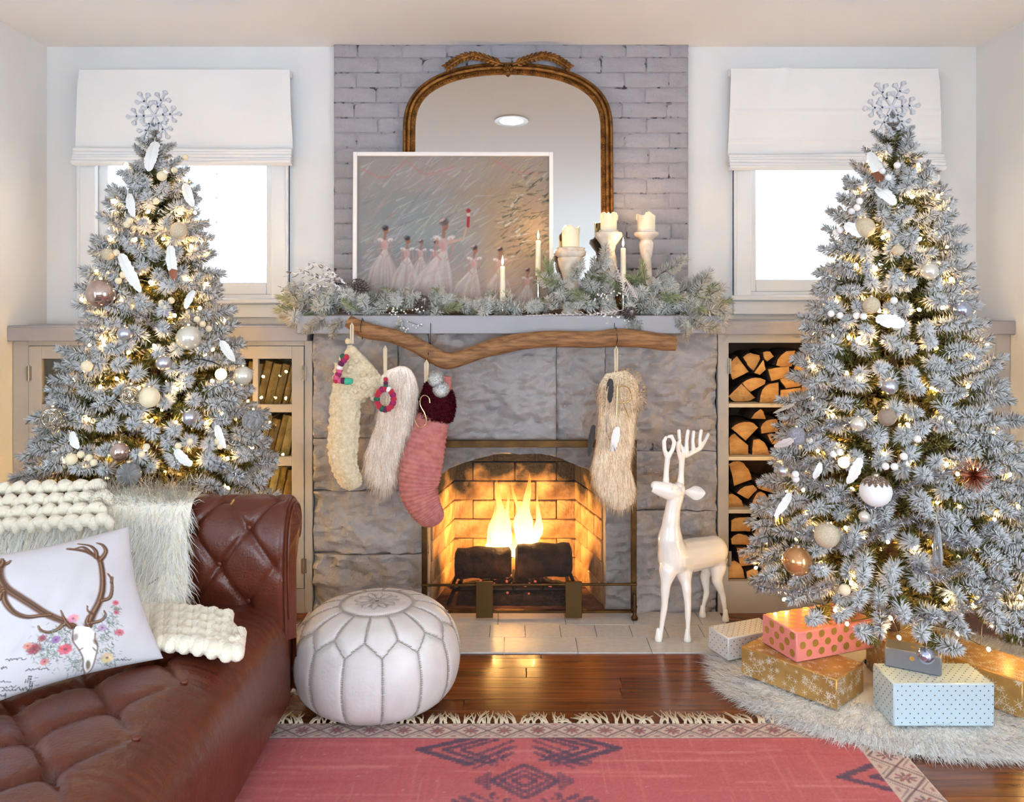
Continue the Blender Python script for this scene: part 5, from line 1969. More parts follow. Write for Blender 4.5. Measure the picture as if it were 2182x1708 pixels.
def stairs(pts, wd, col=nav, al=0.82):
    for a, b in zip(pts, pts[1:]):
        n = max(2, int(math.hypot(b[0] - a[0], b[1] - a[1]) / 0.014))
        for i in range(n):
            t = (i + 0.5) / n
            x, y = a[0] + (b[0] - a[0]) * t, a[1] + (b[1] - a[1]) * t
            cv.poly([(x - wd, y - 0.008), (x + wd, y - 0.008), (x + wd, y + 0.008), (x - wd, y + 0.008)], col, al * g.uniform(0.75, 1))


# arrow heads either side of the medallion
for (tip, s) in ((wx(895, 1601), 1), (wx(1318, 1598), -1)):
    for (k, w) in ((0, 0.020), (0.075, 0.013), (0.13, 0.010)):
        tx = tip[0] + s * k
        stairs([(tx, tip[1]), (tx + s * (0.17 - k * 0.4), tip[1] + 0.075 - k * 0.1)], w)
        stairs([(tx, tip[1]), (tx + s * (0.17 - k * 0.4), tip[1] - 0.085 + k * 0.1)], w)
# medallion
cx, cy = wx(1118, 1668)
for (rw, rh, w) in ((0.185, 0.19, 0.014), (0.155, 0.155, 0.008), (0.21, 0.225, 0.008)):
    for sx_ in (-1, 1):
        for sy_ in (-1, 1):
            stairs([(cx + sx_ * 0.03, cy + sy_ * rh), (cx + sx_ * rw, cy + sy_ * rh * 0.42)], w, al=0.7)
for (rw, rh, w) in ((0.10, 0.085, 0.010), (0.07, 0.055, 0.008), (0.035, 0.028, 0.008)):
    stairs([(cx - rw, cy), (cx, cy + rh), (cx + rw, cy), (cx, cy - rh), (cx - rw, cy)], w, al=0.75)
for sx_ in (-1, 1):
    for k in range(4):
        stairs([(cx + sx_ * (0.105 + k * 0.012), cy - 0.045 + k * 0.01), (cx + sx_ * (0.105 + k * 0.012), cy + 0.045 - k * 0.01)], 0.007, al=0.6)
    for (dx, dy) in ((0.04, 0.11), (0.075, 0.085), (0.03, -0.11), (0.07, -0.085), (0.055, 0.135), (0.05, -0.135)):
        stairs([(cx + sx_ * dx, cy + dy), (cx + sx_ * (dx + 0.03), cy + dy), (cx + sx_ * (dx + 0.03), cy + dy + 0.02), (cx + sx_ * (dx + 0.012), cy + dy + 0.02)], 0.005, al=0.6)
# repeat of the medallion band nearer the viewer, partly woven
for sx_ in (-1, 1):
    for k, w in ((0, 0.014), (0.05, 0.008), (0.09, 0.008)):
        stairs([(cx + sx_ * 0.21, cy - 0.26 - k), (cx + sx_ * 0.03, cy - 0.42 - k)], w, al=0.6)
# half lozenge at the side border
tip = wx(1792, 1660)
for (k, w) in ((0, 0.018), (0.09, 0.015)):
    stairs([(tip[0] + k, tip[1]), (tip[0] + 0.20, tip[1] + 0.105 - k * 0.7)], w)
    stairs([(tip[0] + k, tip[1]), (tip[0] + 0.20, tip[1] - 0.105 + k * 0.7)], w)
stairs([(tip[0] + 0.19, tip[1] + 0.10), (tip[0] + 0.19, tip[1] - 0.1)], 0.014, al=0.5)
# border
BW = 0.098
crm, brn, redd = C(206, 186, 172), C(104, 78, 84), C(140, 58, 68)


def border_cell(fx):
    """fx maps cell coordinates (along 0..1, across 0..1) to rug coordinates"""
    ln = lambda pts, w, c, al=0.8: cv.stroke([fx(*p) for p in pts], w, c, al, 0.5)
    ln([(0, 0.5), (0.5, 0.97), (1, 0.5), (0.5, 0.03), (0, 0.5)], 0.0042, brn)
    ln([(0.0, 0.66), (0.34, 0.97)], 0.0026, brn, 0.6)
    ln([(0.0, 0.34), (0.34, 0.03)], 0.0026, brn, 0.6)
    ln([(1.0, 0.66), (0.66, 0.97)], 0.0026, brn, 0.6)
    ln([(1.0, 0.34), (0.66, 0.03)], 0.0026, brn, 0.6)
    for k in range(8):
        a = 2 * PI * k / 8
        ln([(0.5 + 0.08 * math.cos(a), 0.5 + 0.10 * math.sin(a)), (0.5 + 0.2 * math.cos(a), 0.5 + 0.24 * math.sin(a))], 0.0048, redd if k % 2 else brn, 0.8)
    ln([(0.5, 0.5), (0.501, 0.5)], 0.005, redd)
    for (u, v) in ((0.04, 0.9), (0.96, 0.9), (0.04, 0.1), (0.96, 0.1)):
        ln([(u, v), (u + 0.01, v)], 0.006, redd, 0.6)


cv.poly([(0, chh - BW), (cw_, chh - BW), (cw_, chh + 0.01), (0, chh + 0.01)], crm, 0.93)
cv.poly([(cw_ - BW * 1.35, 0), (cw_ + 0.01, 0), (cw_ + 0.01, chh + 0.01), (cw_ - BW * 1.35, chh + 0.01)], crm, 0.93)
ncell = 22
for i in range(ncell):
    x0 = (cw_ - BW) * i / ncell
    wd = (cw_ - BW) / ncell
    border_cell(lambda u, v, x0=x0, wd=wd: (x0 + u * wd, chh - BW + 0.006 + v * (BW - 0.012)))
for i in range(10):
    y1 = chh - 0.02 - 0.12 * i
    border_cell(lambda u, v, y1=y1: (cw_ - BW * 1.32 + v * BW * 1.28, y1 - u * 0.12))
cv.stroke([(0, chh - BW), (cw_ - BW, chh - BW)], 0.004, brn, 0.6)
cv.stroke([(0, chh - 0.003), (cw_, chh - 0.003)], 0.004, C(216, 198, 180), 0.9)
cv.stroke([(cw_ - 0.003, 0), (cw_ - 0.003, chh)], 0.004, C(216, 198, 180), 0.9)
cv.a *= (1 + sp_.normal(0, 0.05, cv.a.shape[:2]))[..., None]
gx, gy = np.meshgrid(np.linspace(RX0, RX1, cv.nx), np.linspace(1.55, RY1, cv.ny))
gz = 0.0072 + 0.0012 * np.sin(gx * 9) * np.cos(gy * 7) + sp_.normal(0, 0.0003, gx.shape)
gz[-1, :] = 0.001
gz[:, -1] = 0.001
rv = np.stack([gx, gy, gz], axis=-1).reshape(-1, 3) - np.array(WL[rug.name])
ii = np.arange(cv.nx * cv.ny).reshape(cv.ny, cv.nx)
qf = np.stack([ii[:-1, :-1], ii[:-1, 1:], ii[1:, 1:], ii[1:, :-1]], axis=-1).reshape(-1, 4)
m_rug = mat('rug_weave', (1, 1, 1, 1), 0.95, attr='Col', bump=0.25, bs=300, vmap=(1, 3, 1))
put('rug_field', new_mesh('rug_field', rv, qf, m_rug, None, 180, cv.a.clip(0, 1).reshape(-1, 3)), rug)
build('rug_rest', MB().span(RX0, RX1, RY0, 1.551, 0.0005, 0.0065), mat('rug_plain_weave', C(190, 100, 102), 0.95, col2=C(170, 68, 76), vs=9), rug)
# fringe tassels
m_tas = mat('cream_fringe', C(206, 186, 158), 0.95)
tms = []
for s in range(6):
    mb = MB()
    rr = random.Random(s)
    for k in range(3):
        x = (k - 1) * 0.003
        e = rr.gauss(0, 0.014)
        mb.tube([(x, 0, 0.004), (x * 0.6 + e * 0.3, 0.012, 0.010), (x + e * 0.7, 0.03, 0.008), (x * 2 + e, 0.055 + rr.uniform(-0.008, 0.01), 0.004)], [0.0022, 0.0026, 0.002, 0.0014], 5)
    tms.append(new_mesh('tassel', mb.v, mb.f, m_tas, None, 180))
x = RX0 + 0.01
while x < RX1 - 0.12:
    o = bpy.data.objects.new('tassel', R.choice(tms))
    COL.objects.link(o)
    o.parent = rug
    o.location = Vector((x, RY1 - 0.004, 0.002)) - WL[rug.name]
    o.rotation_euler = (0, 0, R.gauss(0.15, 0.35))
    o.scale = (1.2, R.uniform(1.0, 1.5), 1.2)
    x += R.uniform(0.013, 0.03)

# ------------------------------------------------------------------ leather chaise
m_lea = mat('brown_tufted_leather', C(98, 46, 29), 0.31, col2=C(87, 40, 25), vs=5, vdet=4, bump=0.15, bs=120, coat=0.05)
sofa = thing('leather_chaise', (-1.25, 2.2, 0.0), 'brown button-tufted leather chaise with rolled headrest', 'sofa')
XR, XL = -0.752, -1.85


def tuft(u, v):
    """diamond tufting: u, v in button pitches; returns 0 at buttons/creases to 1 on the pads, and distance to button"""
    p, q_ = (u + v) / 2, (u - v) / 2
    fp, fq = abs(p - round(p)), abs(q_ - round(q_))
    crease = min(fp, fq)
    bd = math.hypot(fp, fq)
    return 1 - 0.42 * math.exp(-(crease / 0.045) ** 1.1) - 0.62 * math.exp(-(bd / 0.13) ** 1.3), bd


hp = smooth_path([(2.745, 0.28), (2.738, 0.36), (2.728, 0.46), (2.725, 0.56), (2.735, 0.645), (2.765, 0.712), (2.815, 0.75), (2.872, 0.752), (2.925, 0.722), (2.95, 0.665), (2.942, 0.605), (2.912, 0.57), (2.878, 0.565), (2.862, 0.54), (2.856, 0.44), (2.852, 0.30), (2.85, 0.10)], 140)
hs_ = [0.0]
for a, b in zip(hp, hp[1:]):
    hs_.append(hs_[-1] + math.hypot(b[0] - a[0], b[1] - a[1]))
UA, VB = 0.0945, 0.127


def head_pt(xx, i, roundend=True):
    a, b = hp[max(i - 1, 0)], hp[min(i + 1, 139)]
    t = Vector((0, b[0] - a[0], b[1] - a[1])).normalized()
    n = Vector((0, -t.z, t.y))
    s = hs_[i]
    # buttons: centre one at px (464,1206); pitch .095 (half) in x, .127 in s
    u = (xx - (464 - 1090) / 1750 * 2.73) / UA
    v = (s - 0.26) / VB
    d = 0.0
    if s < 0.62:
        f, bd = tuft(u, v)
        fade = min(1, max(0, (0.66 - s) / 0.12)) * min(1, max(0, (s - 0.05) / 0.05)) * min(1, max(0, (XR - xx) / 0.07))
        d = -0.034 * (1 - f) * fade
    e = max(0.0, 0.030 - (XR - xx))
    d -= 0.030 * (1 - math.sqrt(max(0, 1 - (e / 0.030) ** 2))) if e > 0 else 0
    d += 0.0015 * mnoise.noise(Vector((xx * 22, s * 22, 2)))
    return Vector((xx, hp[i][0], hp[i][1])) + n * d


xs = [XL + (XR - XL) * i / 150 for i in range(151)]
xs = xs[:-1] + [XR - 0.008, XR - 0.004, XR - 0.0015, XR]
hb = MB()
vs = [head_pt(x, i) for i in range(140) for x in xs]
nx = len(xs)
hb.add(vs, [(j * nx + i, j * nx + i + 1, (j + 1) * nx + i + 1, (j + 1) * nx + i) for j in range(139) for i in range(nx - 1)])
build('headrest', hb, m_lea, sofa, smooth=180)
# gathered end panel of the scroll
ends = [head_pt(XR, i) for i in range(140)]
ep = MB()
vs = []
cent = Vector((XR + 0.004, 2.845, 0.655))
for i, p in enumerate(ends):
    c = cent if p.z > 0.55 else Vector((XR + 0.004, 2.795, p.z))
    for k in range(6):
        t = k / 5
        pl = 0.0035 * math.sin(i * 0.9) * t * (1 - t) * 4 * (1 if p.z > 0.55 else 0.2)
        vs.append(p.lerp(c, t) + Vector((0.016 * math.sin(t * PI / 2) + pl, 0, 0)))
ep.add(vs, [(i * 6 + k, i * 6 + k + 1, (i + 1) * 6 + k + 1, (i + 1) * 6 + k) for i in range(139) for k in range(5)])
build('scroll_end', ep, m_lea, sofa, smooth=180)
pip = MB().tube([p + Vector((0.003, 0, 0)) for p in ends[8:120]], 0.0042, 8)
build('piping', pip, m_lea, sofa, smooth=180)
# seat
SY0, SY1, SZ = 0.75, 2.775, 0.415
sd_prof = smooth_path([(XR + 0.004, 0.075), (XR + 0.006, 0.16), (XR + 0.004, 0.25), (XR - 0.012, 0.325), (XR - 0.05, 0.378), (XR - 0.11, 0.405), (XR - 0.2, 0.417), (XR - 0.5, 0.42), (XL, 0.42)], 150)
ss_ = [0.0]
for a, b in zip(sd_prof, sd_prof[1:]):
    ss_.append(ss_[-1] + math.hypot(b[0] - a[0], b[1] - a[1]))


def seat_pt(i, y):
    a, b = sd_prof[max(i - 1, 0)], sd_prof[min(i + 1, 149)]
    t = Vector((b[0] - a[0], 0, b[1] - a[1])).normalized()
    n = Vector((-t.z, 0, t.x))
    n = -n if n.z < 0 and i > 60 else n
    if i <= 60:
        n = Vector((abs(n.x), 0, abs(n.z)))
    s = ss_[i]
    u = (sd_prof[i][0] + 0.998) / 0.125
    v = (y - 2.05) / 0.14
    f, bd = tuft(u, v)
    fade = min(1, max(0, (s - 0.40) / 0.10)) * min(1, max(0, (2.72 - y) / 0.08))
    d = -0.05 * (1 - f) * fade
    # gathers running over the shoulder
    sh = math.exp(-((s - 0.36) / 0.10) ** 2)
    d += 0.004 * sh * (mnoise.noise(Vector((y * 26, s * 4, 1))) + 0.7 * mnoise.noise(Vector((y * 60, s * 5, 4))))
    d += 0.0012 * mnoise.noise(Vector((y * 48, s * 40, 3))) * (0.4 + abs(mnoise.noise(Vector((y * 5, s * 5, 2))))) + 0.003 * mnoise.noise(Vector((y * 6, s * 9, 7))) + 0.010 * math.sin(PI * min(1, s / 0.3)) * mnoise.noise(Vector((y * 3.1, 0.3, 9)))
    return Vector((sd_prof[i][0], y, sd_prof[i][1])) + n * d


st = MB()
ny_ = 260
ysr = [SY1 - (SY1 - SY0) * j / (ny_ - 1) for j in range(ny_)]
st.add([seat_pt(i, y) for y in ysr for i in range(150)], [(j * 150 + i + 1, j * 150 + i, (j + 1) * 150 + i, (j + 1) * 150 + i + 1) for j in range(ny_ - 1) for i in range(149)])
build('seat', st, m_lea, sofa, smooth=180)
build('underframe', MB().span(XL, XR - 0.02, SY0 + 0.01, 2.84, 0.07, 0.30, bev=0.01).span(XL, XR - 0.004, 2.76, 2.848, 0.08, 0.34, bev=0.01), mat('dark_leather_base', C(84, 40, 26), 0.45), sofa)
m_btn = mat('leather_button', C(98, 46, 30), 0.35)
for kx in range(-1, 12):
    for kv in range(0, 5):
        if (kx + kv) % 2:
            continue
        xx = (464 - 1090) / 1750 * 2.73 - kx * UA
        s = 0.26 + (kv - 2) * VB
        if not (0.08 < s < 0.60) or xx > XR - 0.05 or xx < XL:
            continue
        i = int(np.searchsorted(hs_, s))
        c = head_pt(xx, i)
        build('button', MB().ball(c + Vector((0, -0.002, 0)), 0.0095, 12, 8, sc=(1, 0.6, 1)), m_btn, sofa, smooth=180)
for kx in range(-1, 8):
    for kv in range(-7, 5):
        if (kx + kv) % 2:
            continue
        xx, yy = -0.998 - kx * 0.125, 2.05 + kv * 0.14
        if xx > XR - 0.12 or yy > 2.68 or yy < 1.4:
            continue
        i = min(range(150), key=lambda k: abs(sd_prof[k][0] - xx) if k > 60 else 9)
        build('button', MB().ball(seat_pt(i, yy) + Vector((0, 0, 0.002)), 0.011, 12, 8, sc=(1, 1, 0.6)), m_btn, sofa, smooth=180)
nail = MB()
for i in range(26):
    nail.ball((XR + 0.012, 2.775 - i * 0.012 if i < 3 else 2.75, 0.42 - i * 0.012 if i >= 0 else 0), 0.004, 6, 4)
for y in (2.70, 0.9):
    lg = thing if False else None
    build('leg', MB().lathe([(0.014, 0), (0.020, 0.006), (0.017, 0.02), (0.024, 0.05), (0.033, 0.078), (0.03, 0.085)], (XR - 0.05, y, 0.004), 16), mat('black_turned_leg', C(28, 20, 18), 0.15, coat=0.5), sofa)
    build('caster', MB().ball((XR - 0.05, y - 0.012, 0.016), 0.012, 10, 8, sc=(0.7, 1, 1)), m_silver, sofa)

# ------------------------------------------------------------------ chunky knit throw and long-fur throw on the headrest
m_yarn = mat('cream_chunky_wool', C(240, 230, 208), 0.95, sheen=0.3, bump=0.5, bs=120)
kt = thing('chunky_knit_throw', (-1.2, 2.6, 0.42), 'cream chunky knit throw under the long-fur throw on the chaise', 'throw')
yr = MB()


def stitch(mb, c, d, s, nrm, r):
    """one plump V stitch: two leaning lobes"""
    for e in (-1, 1):
        ax = (d + s * 0.45 * e).normalized()
        a = c - ax * r * 1.0 + s * e * r * 0.75
        b = c + ax * r * 1.1 + s * e * r * 0.25
        mb.tube([a - ax * r * 0.5, a, (a + b) / 2 + nrm * r * 0.35, b, b + ax * r * 0.5], [r * 0.35, r * 0.8, r, r * 0.8, r * 0.35], 10)


# lower end: lies on the seat, edges rolled
for j in range(5):
    for i in range(8):
        u, v = i / 7, j / 4
        px = 290 + 215 * u - 10 * v * u
        py = 1300 + 100 * v + 12 * u
        Y = 2.56 - 0.20 * v - 0.06 * u
        z = 0.452 - 0.012 * v + 0.012 * math.sin(u * PI)
        x = (px - 1090) / 1750 * Y
        if u > 0.9 and v < 0.3:
            continue
        yr_ = MB()
        stitch(yr_, Vector((x, Y, z)), Vector((0.25, -1, -0.1)), Vector((1, 0.15, 0)), Vector((0, 0, 1)), 0.023)
        build('stitch', yr_, m_yarn, kt, smooth=180)
for k, edge in enumerate(([(300, 1392), (350, 1402), (400, 1398), (450, 1402), (500, 1408), (509, 1395)], [(505, 1400), (503, 1375), (490, 1345), (470, 1318), (450, 1300)])):
    e = smooth_path(edge, 8)
    for a, b in zip(e, e[1:]):
        Ya = 2.33 + (1408 - (a[1] + b[1]) / 2) / 110 * 0.2
        p0, p1 = P(a[0], a[1], Ya), P(b[0], b[1], Ya)
        p0.z = p1.z = 0.446
        dd_ = (p1 - p0)
        build('edge_stitch', MB().tube([p0 - dd_ * 0.25, p0, (p0 + p1) / 2 + Vector((0, 0, 0.008)), p1, p1 + dd_ * 0.25], [0.009, 0.019, 0.023, 0.019, 0.009], 10), m_yarn, kt, smooth=180)
# upper end: over the headrest top at the far left
for j in range(4):
    for i in range(9):
        u, v = i / 8, j / 3
        px = -60 + 265 * u
        py = 1044 - 12 * u + 74 * v
        Y = 2.80 - 0.16 * v
        yr_ = MB()
        yr_.ball(P(px + (14 if j % 2 else 0), py, Y), 0.03, 12, 8, sc=(0.95, 0.75, 0.72), nz=0.3, nsc=1.5)
        yr_.ball(P(px + (14 if j % 2 else 0) + 14, py + 8, Y - 0.01), 0.02, 10, 7, sc=(0.8, 0.7, 1.1), nz=0.3, nsc=1.5)
        build('stitch', yr_, m_yarn, kt, smooth=180)

ft = thing('fur_throw', (-1.4, 2.6, 0.44), 'cream long-fur throw draped over the chaise headrest', 'throw')


def throw_pt(u, v):
    """u across from far left to its free edge, v from the crest down to the seat"""
    path = [(2.84, 0.775), (2.76, 0.762), (2.705, 0.70), (2.675, 0.62), (2.645, 0.54), (2.59, 0.475), (2.52, 0.458)]
    v0 = 0.30 * min(1, max(0, (0.70 - u) / 0.15))
    t = (v0 + (1 - v0) * v) * (len(path) - 1)
    k = min(int(t), len(path) - 2)
    f = t - k
    y = path[k][0] + (path[k + 1][0] - path[k][0]) * f
    z = path[k][1] + (path[k + 1][1] - path[k][1]) * f
    x = -1.95 + (0.88 + 0.06 * v * v) * u
    y -= 0.018 * math.sin(x * 21) * v
    return Vector((x, y, z + 0.008 * math.sin(x * 13 + v * 4)))


tb = MB().grid(throw_pt, 40, 30)
build('hide', tb, mat('fur_throw_backing', C(244, 236, 218), 0.95), ft, smooth=180)
p, nn = mesh_samples(tb, 11000, 21)
if nn[:, 1].mean() > 0:
    nn = -nn
cm = np.stack([np.where(p[:, 0] > -1.10, 0.5, 0.1), np.full(len(p), -0.25), np.where(p[:, 2] > 0.74, 0.1, -1.0)], axis=1)
gn = np.random.default_rng(2).random(len(p))[:, None]
fur('long_fur', p, nn, 0.08, cm, m_fur, ft, 0.0012, 0.5, 0.24, np.where(gn < 0.7, np.array(C(255, 250, 240)[:3]), np.array(C(250, 236, 212)[:3])), curl=0.1, seed=31)

# ------------------------------------------------------------------ antler print cushion
BRc = Vector((-0.975, 2.30, 0.425))
WIDE = Vector((-0.37, -0.345, 0.0))
UPV = Vector((-0.155, 0.125, 0.335))
NRM = UPV.cross(WIDE).normalized()
if NRM.y > 0:
    NRM = -NRM
cush = thing('antler_cushion', BRc + WIDE * 0.5, 'white cushion printed with antlers, a stag skull and flowers', 'cushion')
cu = Canvas(345, 350, 290, 290, C(206, 202, 205))


def cpx(px, py):
    """print position: photo pixel -> cushion plane (from free edge leftwards, up)"""
    d = P(px, py, 1.0) - Vector((0, 0, EYE))
    o0 = Vector((0, 0, EYE))
    t = (BRc + NRM * 0.06 - o0).dot(NRM) / d.dot(NRM)
    h = o0 + d * t - BRc
    a = h.dot(WIDE) / WIDE.length_squared
    b = (h - NRM * h.dot(NRM)).dot(UPV) / UPV.length_squared
    return (a * 345, b * 350)


def cz(u, v):   # crop of [0,1000,680,1520] at 3.209x -> print
    return cpx(u / 3.209, 1000 + v / 3.209)


def cs(pts, w, c, al=0.9, n=20):
    cu.stroke([tuple(q) for q in smooth_path([cz(*p) for p in pts], n)], w if not hasattr(w, '__len__') else [w[0] + (w[1] - w[0]) * i / (n - 1) for i in range(n)], C(*c), al, 0.5)


bro, dkb, ltb = (104, 66, 44), (48, 32, 28), (172, 136, 100)
for (pts, w0, w1) in (
        ([(650, 1100), (690, 1010), (740, 920), (775, 820), (780, 700), (770, 600), (740, 570), (680, 540), (600, 520), (545, 512)], 10, 3.5),
        ([(775, 590), (800, 560), (815, 520), (790, 480), (750, 465)], 8, 2), ([(745, 575), (740, 530), (700, 490), (620, 468)], 6, 2), ([(700, 545), (650, 500), (600, 508)], 5, 2),
        ([(760, 910), (820, 880), (845, 820), (845, 740), (820, 700)], 6, 2), ([(845, 760), (855, 720)], 4, 2), ([(660, 1090), (740, 1060), (775, 1020), (770, 985)], 5.5, 1.8), ([(660, 1110), (640, 1080), (650, 1040)], 6, 3), ([(690, 1020), (650, 1000), (645, 960)], 3.5, 1),
        ([(540, 1130), (470, 1090), (380, 1060), (280, 1000), (160, 920), (80, 850), (50, 780), (55, 700), (80, 650)], 8, 11), ([(80, 660), (120, 650), (150, 620)], 7, 2), ([(70, 680), (95, 640), (100, 605)], 8, 3), ([(50, 720), (40, 650), (45, 600)], 8, 2.5), ([(60, 860), (30, 880), (-10, 860)], 7, 4),
        ([(60, 880), (60, 960), (110, 1040), (200, 1075), (300, 1060), (380, 1050)], 7, 5), ([(40, 900), (20, 950), (0, 940)], 6, 3), ([(540, 1120), (480, 1110), (420, 1160), (350, 1185), (300, 1170), (285, 1140)], 7, 2), ([(520, 1130), (480, 1080), (455, 1010)], 6, 1.5)):
    cs(pts, (w0, w1), bro, 0.95)
    cs(pts, (w0 * 0.35, w1 * 0.3), ltb, 0.6)
    cs([(a + 8, b + 4) for a, b in pts], (w0 * 0.3, w1 * 0.26), dkb, 0.75)
gf = random.Random(8)
for (cx_, cy_, sprd, n) in ((400, 1270, 130, 150), (320, 1340, 90, 100), (560, 1390, 90, 90), (760, 1150, 90, 110), (770, 1330, 70, 90), (820, 1040, 60, 50), (470, 1200, 70, 60), (860, 960, 30, 30)):
    for i in range(n):
        x, y = gf.gauss(cx_, sprd * 0.5), gf.gauss(cy_, sprd * 0.5)
        a = gf.uniform(0, 2 * PI)
        l = gf.uniform(12, 34)
        cs([(x, y), (x + l * 0.5 * math.cos(a), y + l * 0.5 * math.sin(a) + 3), (x + l * math.cos(a), y + l * math.sin(a))], (1.3, 0.5), gf.choice(((112, 132, 116), (88, 110, 92), (150, 160, 150), (96, 124, 128), (130, 128, 96), (70, 80, 74))), gf.uniform(0.35, 0.75), 5)
for (x, y, r, c) in ((475, 1300, 13, (214, 84, 106)), (250, 1310, 13, (150, 52, 66)), (410, 1235, 9, (150, 112, 160)), (540, 1065, 11, (226, 150, 158)), (865, 910, 7, (206, 70, 100)), (870, 1130, 9, (200, 90, 100)), (750, 1110, 9, (186, 150, 186)), (770, 1330, 12, (224, 198, 150)), (310, 1230, 8, (160, 70, 90)), (205, 1290, 8, (214, 140, 130)), (330, 1400, 8, (206, 120, 120)), (860, 985, 6, (190, 90, 120))):
    for k in range(7):
        a = 2 * PI * k / 7
        px_, py_ = cz(x, y)
        cu.blob(px_ + math.cos(a) * r * 0.55, py_ + math.sin(a) * r * 0.55, r * 0.5, r * 0.42, C(*[min(255, max(0, v + gf.uniform(-18, 18))) for v in c]), 0.75, a, 0.5)
    cu.blob(*cz(x, y), r * 0.25, r * 0.25, C(90, 50, 50), 0.7)
cu.poly([cz(*p) for p in ((535, 1160), (560, 1120), (610, 1115), (660, 1120), (695, 1160), (690, 1210), (705, 1260), (690, 1330), (675, 1400), (655, 1440), (625, 1445), (608, 1420), (600, 1350), (570, 1290), (530, 1230))], C(242, 240, 240), 0.97)
for pts in ([(535, 1160), (530, 1230), (570, 1290), (600, 1350), (608, 1420), (630, 1448)], [(695, 1160), (690, 1210), (705, 1260), (690, 1330), (672, 1410), (650, 1446)], [(575, 1300), (600, 1280)], [(690, 1290), (672, 1270)]):
    cs(pts, (1.8, 1.6), (120, 88, 66), 0.8)
cu.blob(*cz(640, 1395), 4.5, 11, C(112, 88, 52), 0.9, 0, 0.5)
cu.blob(*cz(548, 1205), 6, 10, C(120, 84, 62), 0.7, 0.3, 0.6)
cu.blob(*cz(690, 1225), 4, 9, C(120, 84, 62), 0.7, -0.2, 0.6)
# handwritten lines of figures
for (x0, x1, y) in ((50, 210, 1395), (200, 380, 1460), (0, 110, 1480 + 70), (0, 150, 1590), (40, 240, 1605), (10, 90, 1640), (20, 70, 1450), (840, 950, 1330)):
    sl = -0.22 if x0 != 840 else -0.4
    n = int((x1 - x0) / 7)
    pts = [(x0 + i * 7, y + (i * 7) * sl * 0.4 + gf.choice((-9, 8, -3, 5, 0, 10)) * (1.4 if gf.random() < 0.15 else 0.7)) for i in range(n)]
    cs(pts, (0.9, 0.9), (70, 66, 72), 0.85, n * 3)
for (x, y, digits) in ((225, 1515, '22'), (205, 1540, '115'), (240, 1560, '13'), (245, 1580, '11'), (240, 1600, '22')):
    for d, chh_ in enumerate(digits):
        bx = x + d * 16
        gl = {'1': [(2, -12), (0, 10)], '2': [(-4, -8), (2, -12), (5, -6), (-4, 9), (6, 8)], '5': [(6, -12), (0, -11), (-1, -2), (5, 2), (3, 9), (-3, 9)], '3': [(-3, -11), (4, -9), (0, -1), (5, 4), (-3, 10)]}[chh_]
        cs([(bx + a, y + b) for a, b in gl], (0.9, 0.9), (60, 56, 62), 0.9, 10)
    cs([(x + 42, y + 2), (x + 70, y - 4)], (0.7, 0.7), (80, 76, 82), 0.7, 4)
nxx = cu.nx


def cush_grid(side):
    out = np.empty((cu.ny, cu.nx, 3))
    for j in range(cu.ny):
        v = j / (cu.ny - 1)
        for i in range(cu.nx):
            u = i / (cu.nx - 1)
            e = (16 * u * (1 - u) * v * (1 - v)) ** 0.42
            # sides pull in between the corners
            uu = u + 0.045 * math.sin(PI * v) * (1 - 2 * u)
            vv = v + 0.045 * math.sin(PI * u) * (1 - 2 * v)
            wr = 0.006 * mnoise.noise(Vector((u * 5, v * 7, 3))) * e + 0.004 * mnoise.noise(Vector((u * 9 + v * 6, v * 3, 8))) * e
            p = BRc + WIDE * uu + UPV * vv + NRM * side * (0.075 * e + wr * side)
            out[j, i] = p
    return out


fr_ = cush_grid(1)
ii = np.arange(cu.nx * cu.ny).reshape(cu.ny, cu.nx)
qf = np.stack([ii[:-1, :-1], ii[1:, :-1], ii[1:, 1:], ii[:-1, 1:]], axis=-1).reshape(-1, 4)
base = np.array(WL[cush.name])
put('printed_front', new_mesh('printed_front', fr_.reshape(-1, 3) - base, qf, mat('printed_cotton', (1, 1, 1, 1), 0.85, attr='Col', bump=0.1, bs=300), None, 180, cu.a.reshape(-1, 3)), cush)
bk_ = cush_grid(-1)[::6, ::6]
nb_ = bk_.shape[1]
ii = np.arange(bk_.shape[0] * nb_).reshape(bk_.shape[0], nb_)
qf = np.stack([ii[:-1, :-1], ii[:-1, 1:], ii[1:, 1:], ii[1:, :-1]], axis=-1).reshape(-1, 4)
put('plain_back', new_mesh('plain_back', bk_.reshape(-1, 3) - base, qf, mat('grey_cotton_back', C(196, 192, 194), 0.9), None, 180), cush)

# ------------------------------------------------------------------ pine sprigs
m_pine = fur_mat('flocked_needle', 0.05, 0.22)
m_gpine = fur_mat('garland_needle', 0.05, 0.35)
m_twig = mat('brown_twig', C(88, 62, 42), 0.9)


